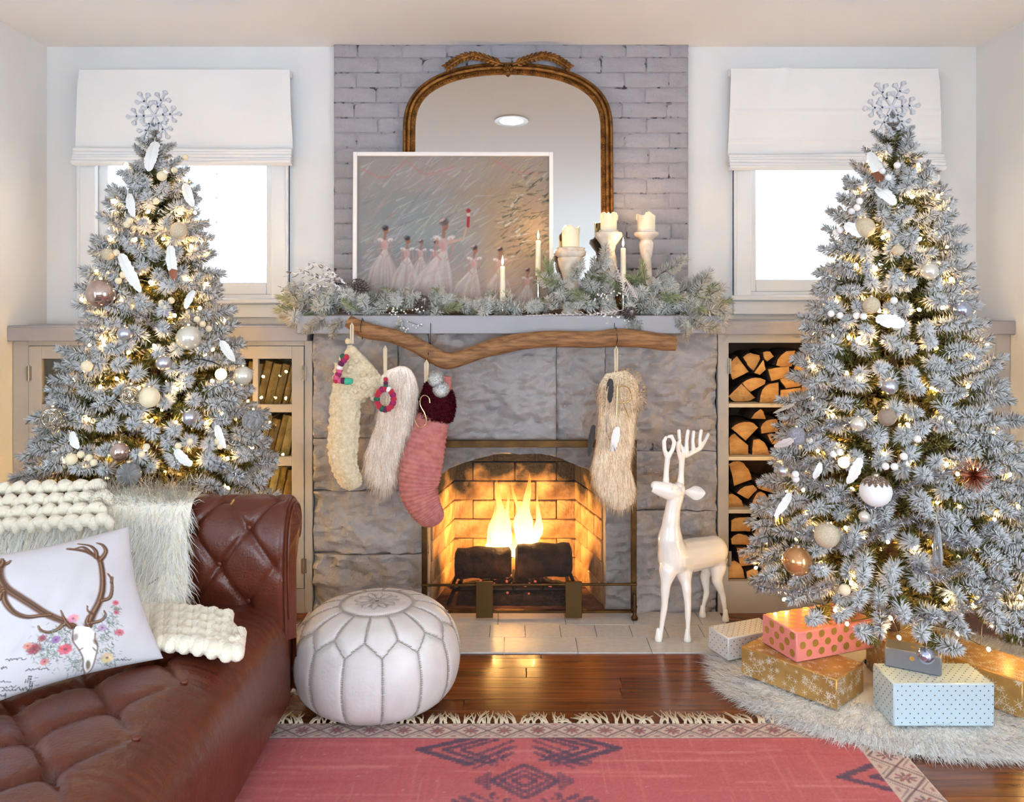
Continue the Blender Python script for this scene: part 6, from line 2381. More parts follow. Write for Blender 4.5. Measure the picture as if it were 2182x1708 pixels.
def sprig_arrays(L, n, nl, nw, white, green, flock, seed, spread=58, droop=0.0, nb=(0.55, 0.6), bare=-0.5):
    """a bottle-brush twig along +Z: verts, tris, colours"""
    g = np.random.default_rng(seed)
    t = g.random(n) ** 0.85
    ph = g.uniform(0, 2 * PI, n)
    inc = np.radians(spread) * (1 - 0.62 * np.clip((t - 0.72) / 0.28, 0, 1) ** 1.5) * g.uniform(0.75, 1.2, n)
    ln = nl * g.uniform(0.75, 1.2, n) * (0.75 + 0.25 * np.sin(PI * np.clip(t + 0.15, 0, 1)))
    ax = np.stack([np.zeros(n), droop * L * t ** 2, L * t], axis=1)
    rad = np.stack([np.cos(ph), np.sin(ph), np.zeros(n)], axis=1)
    d = rad * np.sin(inc)[:, None] + np.array([0, 0, 1.0]) * np.cos(inc)[:, None]
    d[:, 1] += droop * t * 0.6
    d /= np.linalg.norm(d, axis=1)[:, None]
    s1 = np.cross(d, g.normal(0, 1, (n, 3)))
    s1 /= np.linalg.norm(s1, axis=1)[:, None]
    s2 = np.cross(d, s1)
    w = nw * g.uniform(0.7, 1.3, n)[:, None]
    mid = ax + d * (ln * 0.62)[:, None]
    tip = ax + d * ln[:, None]
    V = np.stack([ax + s1 * w * 0.5, ax - s1 * w * 0.5, mid + s1 * w, mid - s1 * w * 0.5 + s2 * w * 0.87, mid - s1 * w * 0.5 - s2 * w * 0.87, tip], axis=1)
    b = np.arange(n)[:, None] * 6
    F = np.concatenate([b + [0, 3, 2], b + [1, 4, 3], b + [0, 2, 4], b + [2, 3, 5], b + [3, 4, 5], b + [4, 2, 5]])
    fl = (g.random(n) < flock * np.clip(0.25 + 0.75 * (t - bare) / 0.3, 0.0, 1.0))[:, None]
    top = np.where(fl, np.array(white[:3]) * g.uniform(0.85, 1.05, n)[:, None], np.array(green[:3]) * g.uniform(0.7, 1.5, n)[:, None])
    low = np.array(green[:3]) * g.uniform(0.8, 1.4, n)[:, None] * 0.4 + top * 0.6
    md = top * 0.94 + low * 0.06
    Cc = np.stack([low, low, md, md, md, top], axis=1)
    vn = rad * nb[0] + np.array([0, 0, nb[1]]) + g.normal(0, 0.2, (n, 3))
    vn /= np.linalg.norm(vn, axis=1)[:, None]
    VN = np.repeat(vn, 6, axis=0)
    V, Cc = V.reshape(-1, 3), Cc.reshape(-1, 3).clip(0, 0.95)
    # stem
    st = MB().tube([(0, droop * L * k * k, L * k) for k in (-0.1, 0.3, 0.65, 0.97)], [0.003, 0.0028, 0.0022, 0.001], 5)
    o = len(V)
    sf = []
    for f in st.f:
        for k in range(1, len(f) - 1):
            sf.append((f[0] + o, f[k] + o, f[k + 1] + o))
    V = np.vstack([V, np.array(st.v)])
    Cc = np.vstack([Cc, np.tile(np.array(C(150, 138, 112)[:3]), (len(st.v), 1))])
    F = np.vstack([F, np.array(sf)])
    VN = np.vstack([VN, np.tile([0, 0, 1.0], (len(st.v), 1))])
    return V, F, Cc, VN


def sprig_mesh(name, q_, m=None):
    me = new_mesh(name, q_[0], q_[1], m or m_pine, None, 180, q_[2])
    me.normals_split_custom_set_from_vertices(q_[3].tolist())
    return me


WHT, GRN = C(252, 251, 250), C(112, 108, 58)  # needle green tinted olive-gold, some of the bulbs' warm glow put into it
TIPS = [sprig_arrays(0.17, 400, 0.036, 0.0019, WHT, GRN, 0.97, 100 + s, 74, bare=0.36) for s in range(7)]
TIPM = [sprig_mesh('branch_tip', q_) for q_ in TIPS]
LOW = [sprig_arrays(0.17, 150, 0.036, 0.0032, WHT, GRN, 0.92, 200 + s, 66, bare=0.36) for s in range(4)]
INN = [sprig_arrays(0.17, 110, 0.036, 0.0032, C(190, 172, 108), C(116, 104, 50), 0.4, 300 + s) for s in range(3)]  # inner boughs: warm bulb glow put into the golden-olive colour


def aim(d, roll):
    d = Vector(d).normalized()
    return d.to_track_quat('Z', 'Y').to_matrix() @ Matrix.Rotation(roll, 3, 'Z')


class Tree:
    pass


def prof_r(tr, z):
    d = tr.top - z
    return float(np.interp(d, [p[0] for p in tr.prof], [p[1] for p in tr.prof]))


def tree_pt(tr, px, py, k=1.0):
    """point on the camera side of the tree for a direction in the photograph"""
    Y = tr.y - 0.25
    for _ in range(12):
        q = P(px, py, Y)
        r = prof_r(tr, q.z) * k
        dx = q.x - tr.x
        Y = tr.y - math.sqrt(max(0.0, r * r - dx * dx))
    return P(px, py, Y)


def make_tree(name_label, x, y, top, base, prof, seed, zstand):
    tr = Tree()
    tr.x, tr.y, tr.top, tr.base, tr.prof = x, y, top, base, prof
    rr = random.Random(seed)
    t = thing('christmas_tree', (x, y, 0.0), name_label, 'christmas tree', 'flocked christmas trees')
    tr.obj = t
    build('trunk', MB().tube([(x, y, 0.03), (x, y, 0.6), (x, y, top - 0.02)], [0.028, 0.024, 0.006], 10), m_twig, t)
    build('stand', MB().lathe([(0.16, 0), (0.16, 0.012), (0.06, 0.03), (0.045, 0.12), (0.03, 0.12)], (x, y, 0.008), 20), m_blackiron, t)
    tips = []
    d = 0.05
    ph = rr.uniform(0, 6)
    while top - d > base:
        r = prof_r(tr, top - d)
        n = max(5, int(2 * PI * r / 0.088))
        ph += 0.37
        for k in range(n):
            a = ph + 2 * PI * (k + rr.uniform(-0.28, 0.28)) / n
            re = r * rr.uniform(0.86, 1.06)
            z = top - d + rr.uniform(-0.025, 0.025)
            up = 0.55 - 0.75 * d / (top - base) + rr.gauss(0, 0.22)
            dr = Vector((math.cos(a) + rr.gauss(0, 0.16), math.sin(a) + rr.gauss(0, 0.16), up)).normalized()
            L = min(0.17, max(0.08, r * 0.9)) * rr.uniform(0.85, 1.12)
            e = Vector((x + re * math.cos(a), y + re * math.sin(a), z))
            if x < 0 and z < 0.79 and e.y < 2.99:
                continue
            if z < 1.36 and e.y > 3.69:
                continue
            tips.append((e - dr * L, dr, L / 0.17, rr.uniform(0, 6.28)))
        d += 0.07 if d > 0.25 else 0.055
    # leader
    tips.append((Vector((x, y, top - 0.12)), Vector((0, -0.05, 1)), 0.9, 0))
    tips.append((Vector((x + 0.01, y, top - 0.2)), Vector((0.2, -0.4, 1)), 0.9, 0))
    cam_ = Vector((0, 0, EYE))
    tips.sort(key=lambda q: (q[1]).dot((q[0] - cam_).normalized()) + 0.2 * abs(q[1].x))
    near, rest = tips[:300], tips[300:]
    for (b, dr, s, ro) in near:
        o = bpy.data.objects.new('branch_tip', rr.choice(TIPM))
        COL.objects.link(o)
        o.parent = t
        M = aim(dr, ro).to_4x4()
        M.translation = b - WL[t.name]
        o.matrix_basis = M @ Matrix.Diagonal((min(1.1, s + 0.15), min(1.1, s + 0.15), s, 1))
    VV, FF, CC, NN = [], [], [], []
    off = 0
    inner = []
    for i in range(330):
        dd = (top - base - 0.1) * rr.random() ** 0.6 + 0.08
        r = prof_r(tr, top - dd)
        a = rr.uniform(0, 2 * PI)
        re = r * rr.uniform(0.55, 0.8)
        if x < 0 and top - dd < 0.79 and y + re * math.sin(a) < 2.99:
            continue
        dr = Vector((math.cos(a), math.sin(a), rr.uniform(-0.3, 0.5))).normalized()
        inner.append((Vector((x + re * math.cos(a), y + re * math.sin(a), top - dd)) - dr * min(0.17, r * 0.6), dr, min(1.0, max(0.5, r * 3)), rr.uniform(0, 6)))
    for src, lst in ((LOW, rest), (INN, inner)):
        for (b, dr, s, ro) in lst:
            v, f, c, vn = rr.choice(src)
            M0 = np.array(aim(dr, ro))
            M = M0 * s
            NN.append(vn @ M0.T)
            VV.append(v @ M.T + np.array(b - WL[t.name]))
            FF.append(f + off)
            CC.append(c)
            off += len(v)
    me = new_mesh('inner_boughs', np.vstack(VV), np.vstack(FF), m_pine, None, 180, np.vstack(CC))
    me.normals_split_custom_set_from_vertices(np.vstack(NN).tolist())
    o = put('inner_boughs', me, t)
    o['kind'] = 'stuff'
    return tr


TL = make_tree('flocked tree with warm lights standing behind the leather chaise', -1.424, 3.28, 2.085, 0.34,
               [(0, 0.05), (0.08, 0.10), (0.2, 0.16), (0.57, 0.253), (0.86, 0.325), (1.13, 0.41), (1.32, 0.465), (1.75, 0.50)], 5, 0.1)
TR_ = make_tree('flocked tree with warm lights standing over the wrapped presents', 1.442, 3.11, 2.10, 0.33,
                [(0, 0.05), (0.1, 0.11), (0.24, 0.19), (0.6, 0.275), (0.95, 0.37), (1.31, 0.45), (1.66, 0.52), (1.8, 0.54)], 9, 0.1)

# ------------------------------------------------------------------ light strings
m_bulb = mat('lit_bulb', C(255, 220, 150), 0.4, emit=(1.0, 0.58, 0.17, 1), es=340)
bl_mb = MB().ball((0, 0, 0), 0.0062, 7, 5, sc=(1, 1, 1.3))
bulb_me = new_mesh('bulb', bl_mb.v, bl_mb.f, m_bulb, None, 180)


def light_string(tr, n, label, seed):
    rr = random.Random(seed)
    ls_ = thing('light_string', (tr.x, tr.y, tr.base), label, 'light string', 'warm fairy light strings')
    pts = []
    turns = 13
    for i in range(n):
        f = ((i + 0.5) / n) ** 0.60
        d = 0.06 + (tr.top - tr.base - 0.02) * f
        r = prof_r(tr, tr.top - d)
        a = 2 * PI * turns * f * 1.0 + rr.uniform(-0.12, 0.12)
        re = r * rr.uniform(0.66, 0.94)
        p = Vector((tr.x + re * math.cos(a), tr.y + re * math.sin(a), tr.top - d + rr.uniform(-0.03, 0.03)))
        if tr.x < 0 and p.z < 0.80 and p.y < 3.0:
            continue
        pts.append(p)
        o = bpy.data.objects.new('bulb', bulb_me)
        COL.objects.link(o)
        o.parent = ls_
        o.location = p - WL[ls_.name]
        o.rotation_euler = (rr.uniform(-1, 1), rr.uniform(-1, 1), 0)
    w = []
    for p in pts:
        dv = Vector((tr.x - p.x, tr.y - p.y, 0))
        w.append(p + dv.normalized() * 0.035)
    build('wire', MB().tube(w, 0.0014, 4), mat('green_flex', C(34, 46, 34), 0.6), ls_)


light_string(TL, 235, 'warm white light string wound on the tree behind the chaise', 1)
light_string(TR_, 245, 'warm white light string wound on the tree over the presents', 2)

# ------------------------------------------------------------------ snowflake toppers
m_flake = mat('silver_glitter_flake', C(214, 214, 218), 0.4, 0.35, bump=0.5, bs=400)


def flake(px, py, Y, R_, label):
    c = P(px, py, Y)
    t = thing('snowflake_topper', c - Vector((0, 0, R_)), label, 'tree topper', 'silver snowflake toppers')
    for k in range(6):
        a = PI / 6 * 0 + PI / 3 * k + 0.06
        d = Vector((math.cos(a), 0, math.sin(a)))
        s = Vector((-math.sin(a), 0, math.cos(a)))
        mb = MB()
        th = 0.005

        def bar(p, q, w):
            ax = (q - p).normalized()
            n = Vector((-ax.z, 0, ax.x)) * w
            y0, y1 = Vector((0, -th, 0)), Vector((0, th, 0))
            vs = [p - n + y0, p + n + y0, q + n + y0, q - n + y0, p - n + y1, p + n + y1, q + n + y1, q - n + y1]
            mb.add(vs, [(0, 1, 2, 3), (7, 6, 5, 4), (0, 4, 5, 1), (1, 5, 6, 2), (2, 6, 7, 3), (3, 7, 4, 0)])

        def gem(p, ax, l, w):
            n = Vector((-ax.z, 0, ax.x))
            pts = [p - ax * l * 0.5, p + n * w * 0.8, p + ax * l * 0.3 + n * w, p + ax * l * 0.6, p + ax * l * 0.3 - n * w, p - n * w * 0.8]
            vs = [v + Vector((0, -th * 1.5, 0)) for v in pts] + [v + Vector((0, th * 1.5, 0)) for v in pts] + [p + Vector((0, -th * 2.6, 0))]
            mb.add(vs, [(i, (i + 1) % 6, 12) for i in range(6)] + [(i + 6, (i + 1) % 6 + 6, (i + 1) % 6, i) for i in range(6)] + [(11, 10, 9, 8, 7, 6)])
        bar(c, c + d * R_ * 0.9, R_ * 0.035)
        gem(c + d * R_ * 0.9, d, R_ * 0.20, R_ * 0.09)
        for (f, l) in ((0.34, 0.17), (0.60, 0.24)):
            for e in (-1, 1):
                dd = (d * 0.5 + s * e * 0.866)
                bar(c + d * R_ * f, c + d * R_ * f + dd * R_ * l, R_ * 0.028)
                gem(c + d * R_ * f + dd * R_ * l, dd, R_ * 0.2, R_ * 0.085)
        build('flake_arm', mb, m_flake, t, smooth=20)
    build('flake_core', MB().ball(c, R_ * 0.11, 6, 4, sc=(1, 0.6, 1)), m_flake, t, smooth=0)
    cl = MB()
    hx = [(0.014 * math.cos(i * 0.9), 0.014 * math.sin(i * 0.9), -0.05 - i * 0.0022) for i in range(60)]
    cl.tube([c + Vector(h) for h in hx], 0.0015, 5)
    build('coil_clip', cl, m_silver, t)


flake(328, 246, 3.24, 0.108, 'silver snowflake topping the tree behind the chaise')
flake(1900, 228, 3.07, 0.106, 'silver snowflake topping the tree over the presents')

# ------------------------------------------------------------------ ornaments
m_cap = mat('ornament_cap', C(190, 176, 150), 0.3, 1.0)
OM = {
    'silver': mat('brushed_silver_glass', C(196, 198, 206), 0.28, 0.85, bump=0.1, bs=200),
    'cream': mat('cream_felt_ball', C(236, 220, 184), 0.85, sheen=0.3),
    'glitter': mat('ivory_glitter', C(232, 218, 190), 0.6, 0.1, col2=C(206, 186, 150), vs=300, bump=0.6, bs=400),
    'pearl': mat('pale_pearl_glass', C(226, 222, 206), 0.16, 0.45),
    'mercury': mat('mercury_glass', C(214, 196, 186), 0.14, 0.85, col2=C(176, 142, 128), vs=20),
    'clear': mat('clear_glass', C(245, 245, 245), 0.03, trans=0.85, ior=1.15),
    'copper': mat('copper_glass', C(206, 150, 96), 0.1, 0.6, coat=0.4),
    'silverglit': mat('silver_glitter', C(190, 190, 198), 0.5, 0.5, col2=C(150, 150, 160), vs=260, bump=0.8, bs=300),
    'white': mat('white_feather_ball', C(238, 236, 232), 0.9),
    'taupe': mat('taupe_glitter', C(168, 150, 132), 0.45, 0.4, bump=0.6, bs=300),
    'irid': mat('iridescent_silver', C(186, 194, 212), 0.15, 0.9),
    'glow': mat('frosted_glow_bulb', C(255, 236, 190), 0.5, emit=(1, 0.72, 0.34, 1), es=3.0),
    'wire': m_silver,
}


def bauble(tr, px, py, d, kind, label, k=1.04):
    c = tree_pt(tr, px, py, k)
    r = d / 2 * c.y / 1750
    o = thing('glass_bauble' if kind in ('silver', 'pearl', 'mercury', 'clear', 'copper', 'irid', 'silverglit') else 'ball_ornament', c - Vector((0, 0, r)), label, 'ornament', 'ornaments on the trees')
    if kind == 'wire':
        mb = MB()
        for j in range(26):
            u = Vector((R.gauss(0, 1), R.gauss(0, 1), R.gauss(0, 1))).normalized()
            v = u.orthogonal().normalized()
            w = u.cross(v)
            off = R.uniform(-0.6, 0.6)
            q_ = math.sqrt(1 - off * off)
            mb.tube([c + (u * off + (v * math.cos(a) + w * math.sin(a)) * q_) * r for a in [2 * PI * i / 18 for i in range(18)]], 0.0009, 4, closed=True)
        build('wire_globe', mb, m_silver, o)
    else:
        build('ball', MB().ball(c, r, 26, 18), OM[kind], o, smooth=180)
    build('cap', MB().lathe([(r * 0.24, 0), (r * 0.24, r * 0.2), (r * 0.1, r * 0.24)], c + Vector((0, 0, r * 0.94)), 12), m_cap, o)
    build('hook', MB().tube([c + Vector((0, 0, r * 1.14)), c + Vector((0.003, 0, r * 1.3)), c + Vector((0, 0.004, r * 1.3 + 0.012)), c + Vector((0, 0.02, r * 1.3 + 0.014))], 0.0009, 5), m_cap, o)
    return o, c, r


A_ = 'on the tree behind the chaise'
B_ = 'on the tree over the presents'
o1, c1, r1 = bauble(TL, 215, 625, 60, 'mercury', 'large mottled mercury-glass bauble ' + A_)
bauble(TL, 266, 711, 32, 'silver', 'small silver bauble below the mercury-glass one ' + A_)
bauble(TL, 402, 719, 52, 'pearl', 'large pale pearl-glass bauble ' + A_)
bauble(TL, 349, 773, 33, 'silver', 'small silver bauble below the pearl-glass one ' + A_)
bauble(TL, 404, 889, 31, 'silver', 'small silver bauble low ' + A_)
bauble(TL, 280, 840, 44, 'wire', 'silver wire globe beside the cream ball ' + A_)
bauble(TL, 318, 846, 44, 'cream', 'cream felt ball beside a wire globe ' + A_)
bauble(TL, 113, 890, 48, 'wire', 'silver wire globe at the outer edge near the wall ' + A_)
bauble(TL, 540, 896, 48, 'clear', 'clear glass bauble near the book cupboard ' + A_)
bauble(TL, 152, 978, 25, 'cream', 'small cream ball low near the wall ' + A_)
bauble(TL, 255, 962, 40, 'mercury', 'mercury-glass bauble low ' + A_)
bauble(TL, 471, 797, 25, 'glow', 'glowing round bulb hung by a black wire ' + A_)
bauble(TL, 185, 780, 24, 'cream', 'small cream ball near the wall at mid height ' + A_)
bauble(TL, 381, 491, 36, 'glitter', 'ivory glitter ball high ' + A_)
bauble(TL, 345, 375, 21, 'cream', 'tiny cream ball near the top ' + A_)
bauble(TL, 275, 1010, 52, 'clear', 'clear glass globe with a snowy tip at the bottom ' + A_)
bauble(TL, 230, 541, 26, 'glitter', 'ivory glitter ball above the mercury-glass one ' + A_)
bauble(TL, 518, 800, 40, 'pearl', 'pearl-glass bauble at the fireplace-side edge ' + A_)
bauble(TR_, 1843, 485, 42, 'glitter', 'ivory glitter ball high ' + B_)
bauble(TR_, 1914, 533, 24, 'glitter', 'small ivory ball in the middle, high ' + B_)
bauble(TR_, 1981, 578, 36, 'pearl', 'pearl-glass bauble at the wall side, high ' + B_)
bauble(TR_, 1896, 823, 34, 'silver', 'small silver bauble at mid height ' + B_)
bauble(TR_, 1697, 929, 40, 'silverglit', 'silver glitter bauble toward the log shelves ' + B_)
ow, cw2, rw2 = bauble(TR_, 1866, 1046, 66, 'white', 'large white ball topped with speckled feathers ' + B_)
bauble(TR_, 1762, 1140, 53, 'glitter', 'large ivory glitter ball low ' + B_)
bauble(TR_, 1700, 1195, 62, 'copper', 'large copper glass globe low toward the log shelves ' + B_)
bauble(TR_, 1973, 1396, 35, 'irid', 'iridescent silver bauble dangling over the grey present ' + B_, 0.98)
bauble(TR_, 2050, 660, 36, 'irid', 'iridescent silver bauble at the wall side ' + B_)
bauble(TR_, 1890, 888, 38, 'taupe', 'taupe glitter ball below the silver bauble ' + B_)
bauble(TR_, 1798, 985, 24, 'glow', 'softly glowing round bulb at mid height ' + B_)
bauble(TR_, 1829, 903, 32, 'pearl', 'pearl-glass bauble half hidden at mid height ' + B_)
bauble(TR_, 1668, 1003, 24, 'silver', 'small silver bauble at the edge by the log shelves ' + B_)
bauble(TR_, 1842, 1100, 24, 'pearl', 'small pearl bauble under the feathered ball ' + B_)
bauble(TR_, 1800, 1256, 24, 'cream', 'small cream ball just above the pink present')
bauble(TR_, 1857, 650, 36, 'glitter', 'ivory glitter ball above a white feather ' + B_)
# speckled feathers over the white ball
for i in range(9):
    a = -PI / 2 + (i - 4) * 0.42
    b0 = cw2 + Vector((0, 0, rw2 * 1.02))
    vs_ = [cw2 + Vector((math.cos(a) * math.sin(t), math.sin(a) * math.sin(t), math.cos(t))) * rw2 * 1.03 for t in (0.15, 0.5, 0.85, 1.15)]
    mb = MB()
    sd_ = Vector((-math.sin(a), math.cos(a), 0))
    w_ = [0.003, 0.009, 0.010, 0.002]
    mb.add([v + sd_ * w * e for v, w in zip(vs_, w_) for e in (-1, 0, 1)], [(k * 3 + j, k * 3 + j + 1, k * 3 + j + 4, k * 3 + j + 3) for k in range(3) for j in (0, 1)])
    build('speckled_feather', mb, mat('speckled_brown_feather', C(112, 88, 70), 0.8, col2=C(220, 208, 192), vs=260, band=(0.58, 0.62)), ow)


def feather(tr, x0, y0, x1, y1, w, label, dip=False, k=1.06):
    a, b = tree_pt(tr, x0, y0, k), tree_pt(tr, x1, y1, k)
    o = thing('feather_ornament', b, label, 'ornament', 'feathers on the trees')
    ww = w / 2 * a.y / 1750
    build('vane', feather_mb(a, b, ww, (0, -1, 0.1), 0.012), m_wf, o, smooth=180)
    build('shaft', MB().tube([a + (a - b) * 0.12 + Vector((0, -0.002, 0)), a.lerp(b, 0.5) + Vector((0, -0.014, 0)), b + Vector((0, -0.002, 0))], 0.0011, 5), m_wf, o)
    if dip:
        build('copper_dip', feather_mb(a + Vector((0, -0.0022, 0)), b + Vector((0, -0.0022, 0)), ww * 1.04, (0, -1, 0.1), 0.012, False, 0.68, 1.0, 10), mat('copper_dip', C(140, 84, 58), 0.5, 0.4), o, smooth=180)


feather(TL, 330, 300, 317, 365, 30, 'large white feather near the top ' + A_)
feather(TL, 274, 412, 286, 462, 20, 'white feather toward the wall, high ' + A_)
feather(TL, 392, 390, 412, 440, 22, 'white feather toward the window, high ' + A_)
feather(TL, 361, 522, 373, 597, 24, 'white feather with copper-dipped end ' + A_, True)
feather(TL, 255, 540, 300, 622, 26, 'white feather beside the mercury-glass bauble ' + A_)
feather(TL, 412, 618, 396, 658, 18, 'white feather above the pearl-glass bauble ' + A_)
feather(TL, 372, 958, 408, 992, 22, 'white feather low in the middle ' + A_)
feather(TL, 460, 905, 480, 955, 18, 'white feather low toward the book cupboard ' + A_)
feather(TL, 150, 920, 168, 955, 20, 'white feather low toward the wall ' + A_)
feather(TL, 470, 725, 500, 770, 20, 'white feather near the glowing round bulb ' + A_)
feather(TR_, 1856, 322, 1874, 388, 30, 'white feather with copper-dipped end ' + B_, True)
feather(TR_, 1868, 398, 1908, 436, 28, 'white feather under the copper-dipped one ' + B_)
feather(TR_, 1800, 476, 1838, 502, 28, 'white feather beside the high ivory ball ' + B_)
feather(TR_, 1866, 676, 1928, 692, 30, 'white feather lying flat in the upper middle ' + B_)
feather(TR_, 1836, 975, 1806, 1030, 24, 'cream leaf-shaped feather by the glowing bulb ' + B_)
feather(TR_, 1690, 860, 1648, 880, 16, 'white feather above the silver glitter bauble ' + B_, k=1.12)
feather(TR_, 1690, 935, 1650, 952, 20, 'white feather under the silver glitter bauble ' + B_, k=1.12)
feather(TR_, 1686, 1050, 1650, 1100, 18, 'white feather at the edge above the lowest log shelf ' + B_, k=1.08)
feather(TR_, 1735, 1020, 1748, 985, 16, 'thin white feather left of the glowing bulb ' + B_)

# copper starburst
c = tree_pt(TR_, 2075, 1012, 1.04)
sb = thing('starburst_ornament', c - Vector((0, 0, 0.06)), 'spiky copper tinsel starburst ' + B_, 'ornament')
mb = MB()
for i in range(230):
    u = Vector((R.gauss(0, 1), R.gauss(0, 1), R.gauss(0, 1))).normalized()
    l = R.uniform(0.045, 0.068)
    mb.tube([c + u * 0.004, c + u * l], [0.0011, 0.0004], 4)
build('spikes', mb, mat('copper_tinsel', C(176, 108, 80), 0.25, 0.9), sb)
# crystal drop
c = tree_pt(TR_, 1998, 1165, 1.08)
cd = thing('crystal_drop', c - Vector((0, 0, 0.1)), 'long clear crystal icicle hanging ' + B_, 'ornament')
build('crystal', MB().lathe([(0.002, 0.075), (0.010, 0.05), (0.017, -0.035), (0.013, -0.06), (0.001, -0.068)], c, 8), mat('crystal', C(240, 244, 250), 0.02, trans=0.9, ior=1.4), cd, smooth=0)
build('hook', MB().tube([c + Vector((0, 0, 0.07)), c + Vector((0, 0.01, 0.1))], 0.001, 5), m_cap, cd)


# felt ball garlands
def ball_garland(tr, groups, label):
    t = thing('felt_ball_garland', (tr.x, tr.y, tr.base), label, 'garland', 'white felt ball garlands')
    prev = None
    for grp in groups:
        pts = [tree_pt(tr, a, b, 1.03) for a, b in grp]
        for p in pts:
            build('felt_ball', MB().ball(p, 0.0125, 12, 8), OM['cream' if tr is TL else 'white'], t, smooth=180)
        if len(pts) > 1:
            build('thread', MB().tube(pts, 0.0008, 4), m_rope, t)


ball_garland(TL, [[(333, 428), (318, 440)], [(270, 478), (276, 470)], [(248, 538), (262, 585), (252, 598)], [(345, 645), (352, 652), (365, 640)], [(420, 680), (432, 690), (445, 700)], [(405, 940), (380, 950)], [(302, 968), (312, 952)], [(470, 950), (462, 940)], [(200, 985), (190, 975), (172, 968)], [(395, 335), (372, 362)]], 'cream felt ball garland ' + A_)
ball_garland(TR_, [[(1832, 428), (1826, 442), (1815, 450)], [(1781, 495), (1790, 490)], [(1825, 672), (1840, 674), (1771, 668), (1790, 672)], [(1887, 993), (1906, 994), (1926, 972)], [(1725, 938), (1776, 967), (1790, 963)], [(1695, 1010), (1696, 1020)], [(1955, 935), (1905, 640)], [(1912, 352), (1893, 378), (1880, 365)]], 'white felt ball garland ' + B_)

# tinsel
m_tin = mat('silver_tinsel', C(228, 228, 234), 0.3, 0.6)


def tinsel(tr, rows, label, n, seed):
    t = thing('tinsel_garland', (tr.x, tr.y, tr.base), label, 'garland', 'silver tinsel garlands')
    g = np.random.default_rng(seed)
    for row_ in rows:
        q_ = [tree_pt(tr, a, b, 1.0) for a, b in row_]
        sp = np.array(smooth_path(q_, 120))
        k = g.integers(0, 119, n)
        f = g.random(n)[:, None]
        p = sp[k] * (1 - f) + sp[k + 1] * f
        d = g.normal(0, 1, (n, 3))
        d /= np.linalg.norm(d, axis=1)[:, None]
        o = fur('strands', p, d, 0.030, (0, 0, 0), m_tin, t, 0.0009, 0.8, 0.15, None, seed=seed)


tinsel(TR_, [[(1670, 990), (1760, 1040), (1860, 1085)], [(1860, 1085), (1950, 1030), (2060, 990)], [(1690, 1130), (1800, 1170), (1880, 1130), (1960, 1100)], [(1960, 1120), (2050, 1160), (2120, 1110)], [(1615, 1250), (1690, 1260), (1790, 1240)], [(1860, 1290), (1960, 1320), (2070, 1290), (2140, 1250)], [(1940, 1200), (2000, 1230), (2060, 1200)], [(1720, 930), (1790, 900), (1860, 930)]], 'silver tinsel garland ' + B_, 900, 3)
tinsel(TL, [[(240, 475), (310, 505), (400, 480)], [(280, 660), (350, 700), (430, 660)], [(460, 990), (520, 1010), (560, 985)]], 'thin silver tinsel garland ' + A_, 500, 5)
# black cable with clip at the glowing bulb
bc_ = smooth_path([tree_pt(TL, 395, 778, 1.05), tree_pt(TL, 420, 765, 1.06), tree_pt(TL, 450, 770, 1.06), tree_pt(TL, 468, 778, 1.06)], 14)
tag(build('bulb_cable', MB().tube(bc_, 0.0024, 6), mat('black_flex', C(26, 28, 28), 0.5)), 'black cable of the glowing round bulb ' + A_, 'cable')


# ------------------------------------------------------------------ fur tree skirts
def skirt(x, y, rx, ry, label, n, seed, keep=None):
    t = thing('fur_tree_skirt', (x, y, 0.0), label, 'tree skirt', 'white fur tree skirts')

    def fn(u, v):
        a = 2 * PI * u
        k = 1 + 0.05 * mnoise.noise(Vector((math.cos(a) * 1.5, math.sin(a) * 1.5, seed)))
        r = v
        z = 0.004 + 0.030 * (1 - r ** 6) + 0.010 * mnoise.noise(Vector((math.cos(a) * r * 5, math.sin(a) * r * 5, seed))) * (1 - r ** 8)
        return Vector((x + rx * 0.92 * k * r * math.cos(a), y + ry * 0.92 * k * r * math.sin(a), max(0.004, z)))
    mb = MB().grid(fn, 80, 22, closed_u=True)
    build('felt_base', mb, mat('skirt_backing', C(246, 243, 238), 0.95), t, smooth=180)
    p, nn = mesh_samples(mb, n, seed, keep)
    if nn[:, 2].mean() < 0:
        nn = -nn
    dx, dy = (p[:, 0] - x) / rx, (p[:, 1] - y) / ry
    rr_ = np.sqrt(dx * dx + dy * dy)[:, None] + 1e-6
    cm = np.stack([dx, dy, np.zeros(len(p))], axis=1) / rr_ * (0.6 + 0.5 * rr_)
    cm[:, 2] -= 0.3 * rr_[:, 0]
    fur('white_fur', p, nn, 0.055, cm, m_fur, t, 0.0012, 0.5, 0.3, C(248, 244, 238), seed=seed)
    e = rr_[:, 0] > 0.80
    p2 = np.repeat(p[e], 2, axis=0) + np.random.default_rng(seed).normal(0, 0.008, (2 * int(e.sum()), 3)) * np.array([1, 1, 0.3])
    cm2 = np.repeat(cm[e], 2, axis=0)
    fur('edge_fur', p2, np.repeat(nn[e], 2, axis=0), 0.06, cm2, m_fur, t, 0.0011, 0.5, 0.3, C(252, 250, 247), seed=seed + 1)
    return t


skirt(1.45, 3.10, 0.74, 0.585, 'white faux fur tree skirt under the presents', 30000, 3, keep=lambda p, n: (((p[:, 0] - 1.45) / 0.74) ** 2 + ((p[:, 1] - 3.10) / 0.585) ** 2 > 0.30))
skirt(-1.36, 3.22, 0.74, 0.46, 'white faux fur tree skirt between the chaise and the pouf', 9000, 6, keep=lambda p, n: p[:, 0] > -1.1)


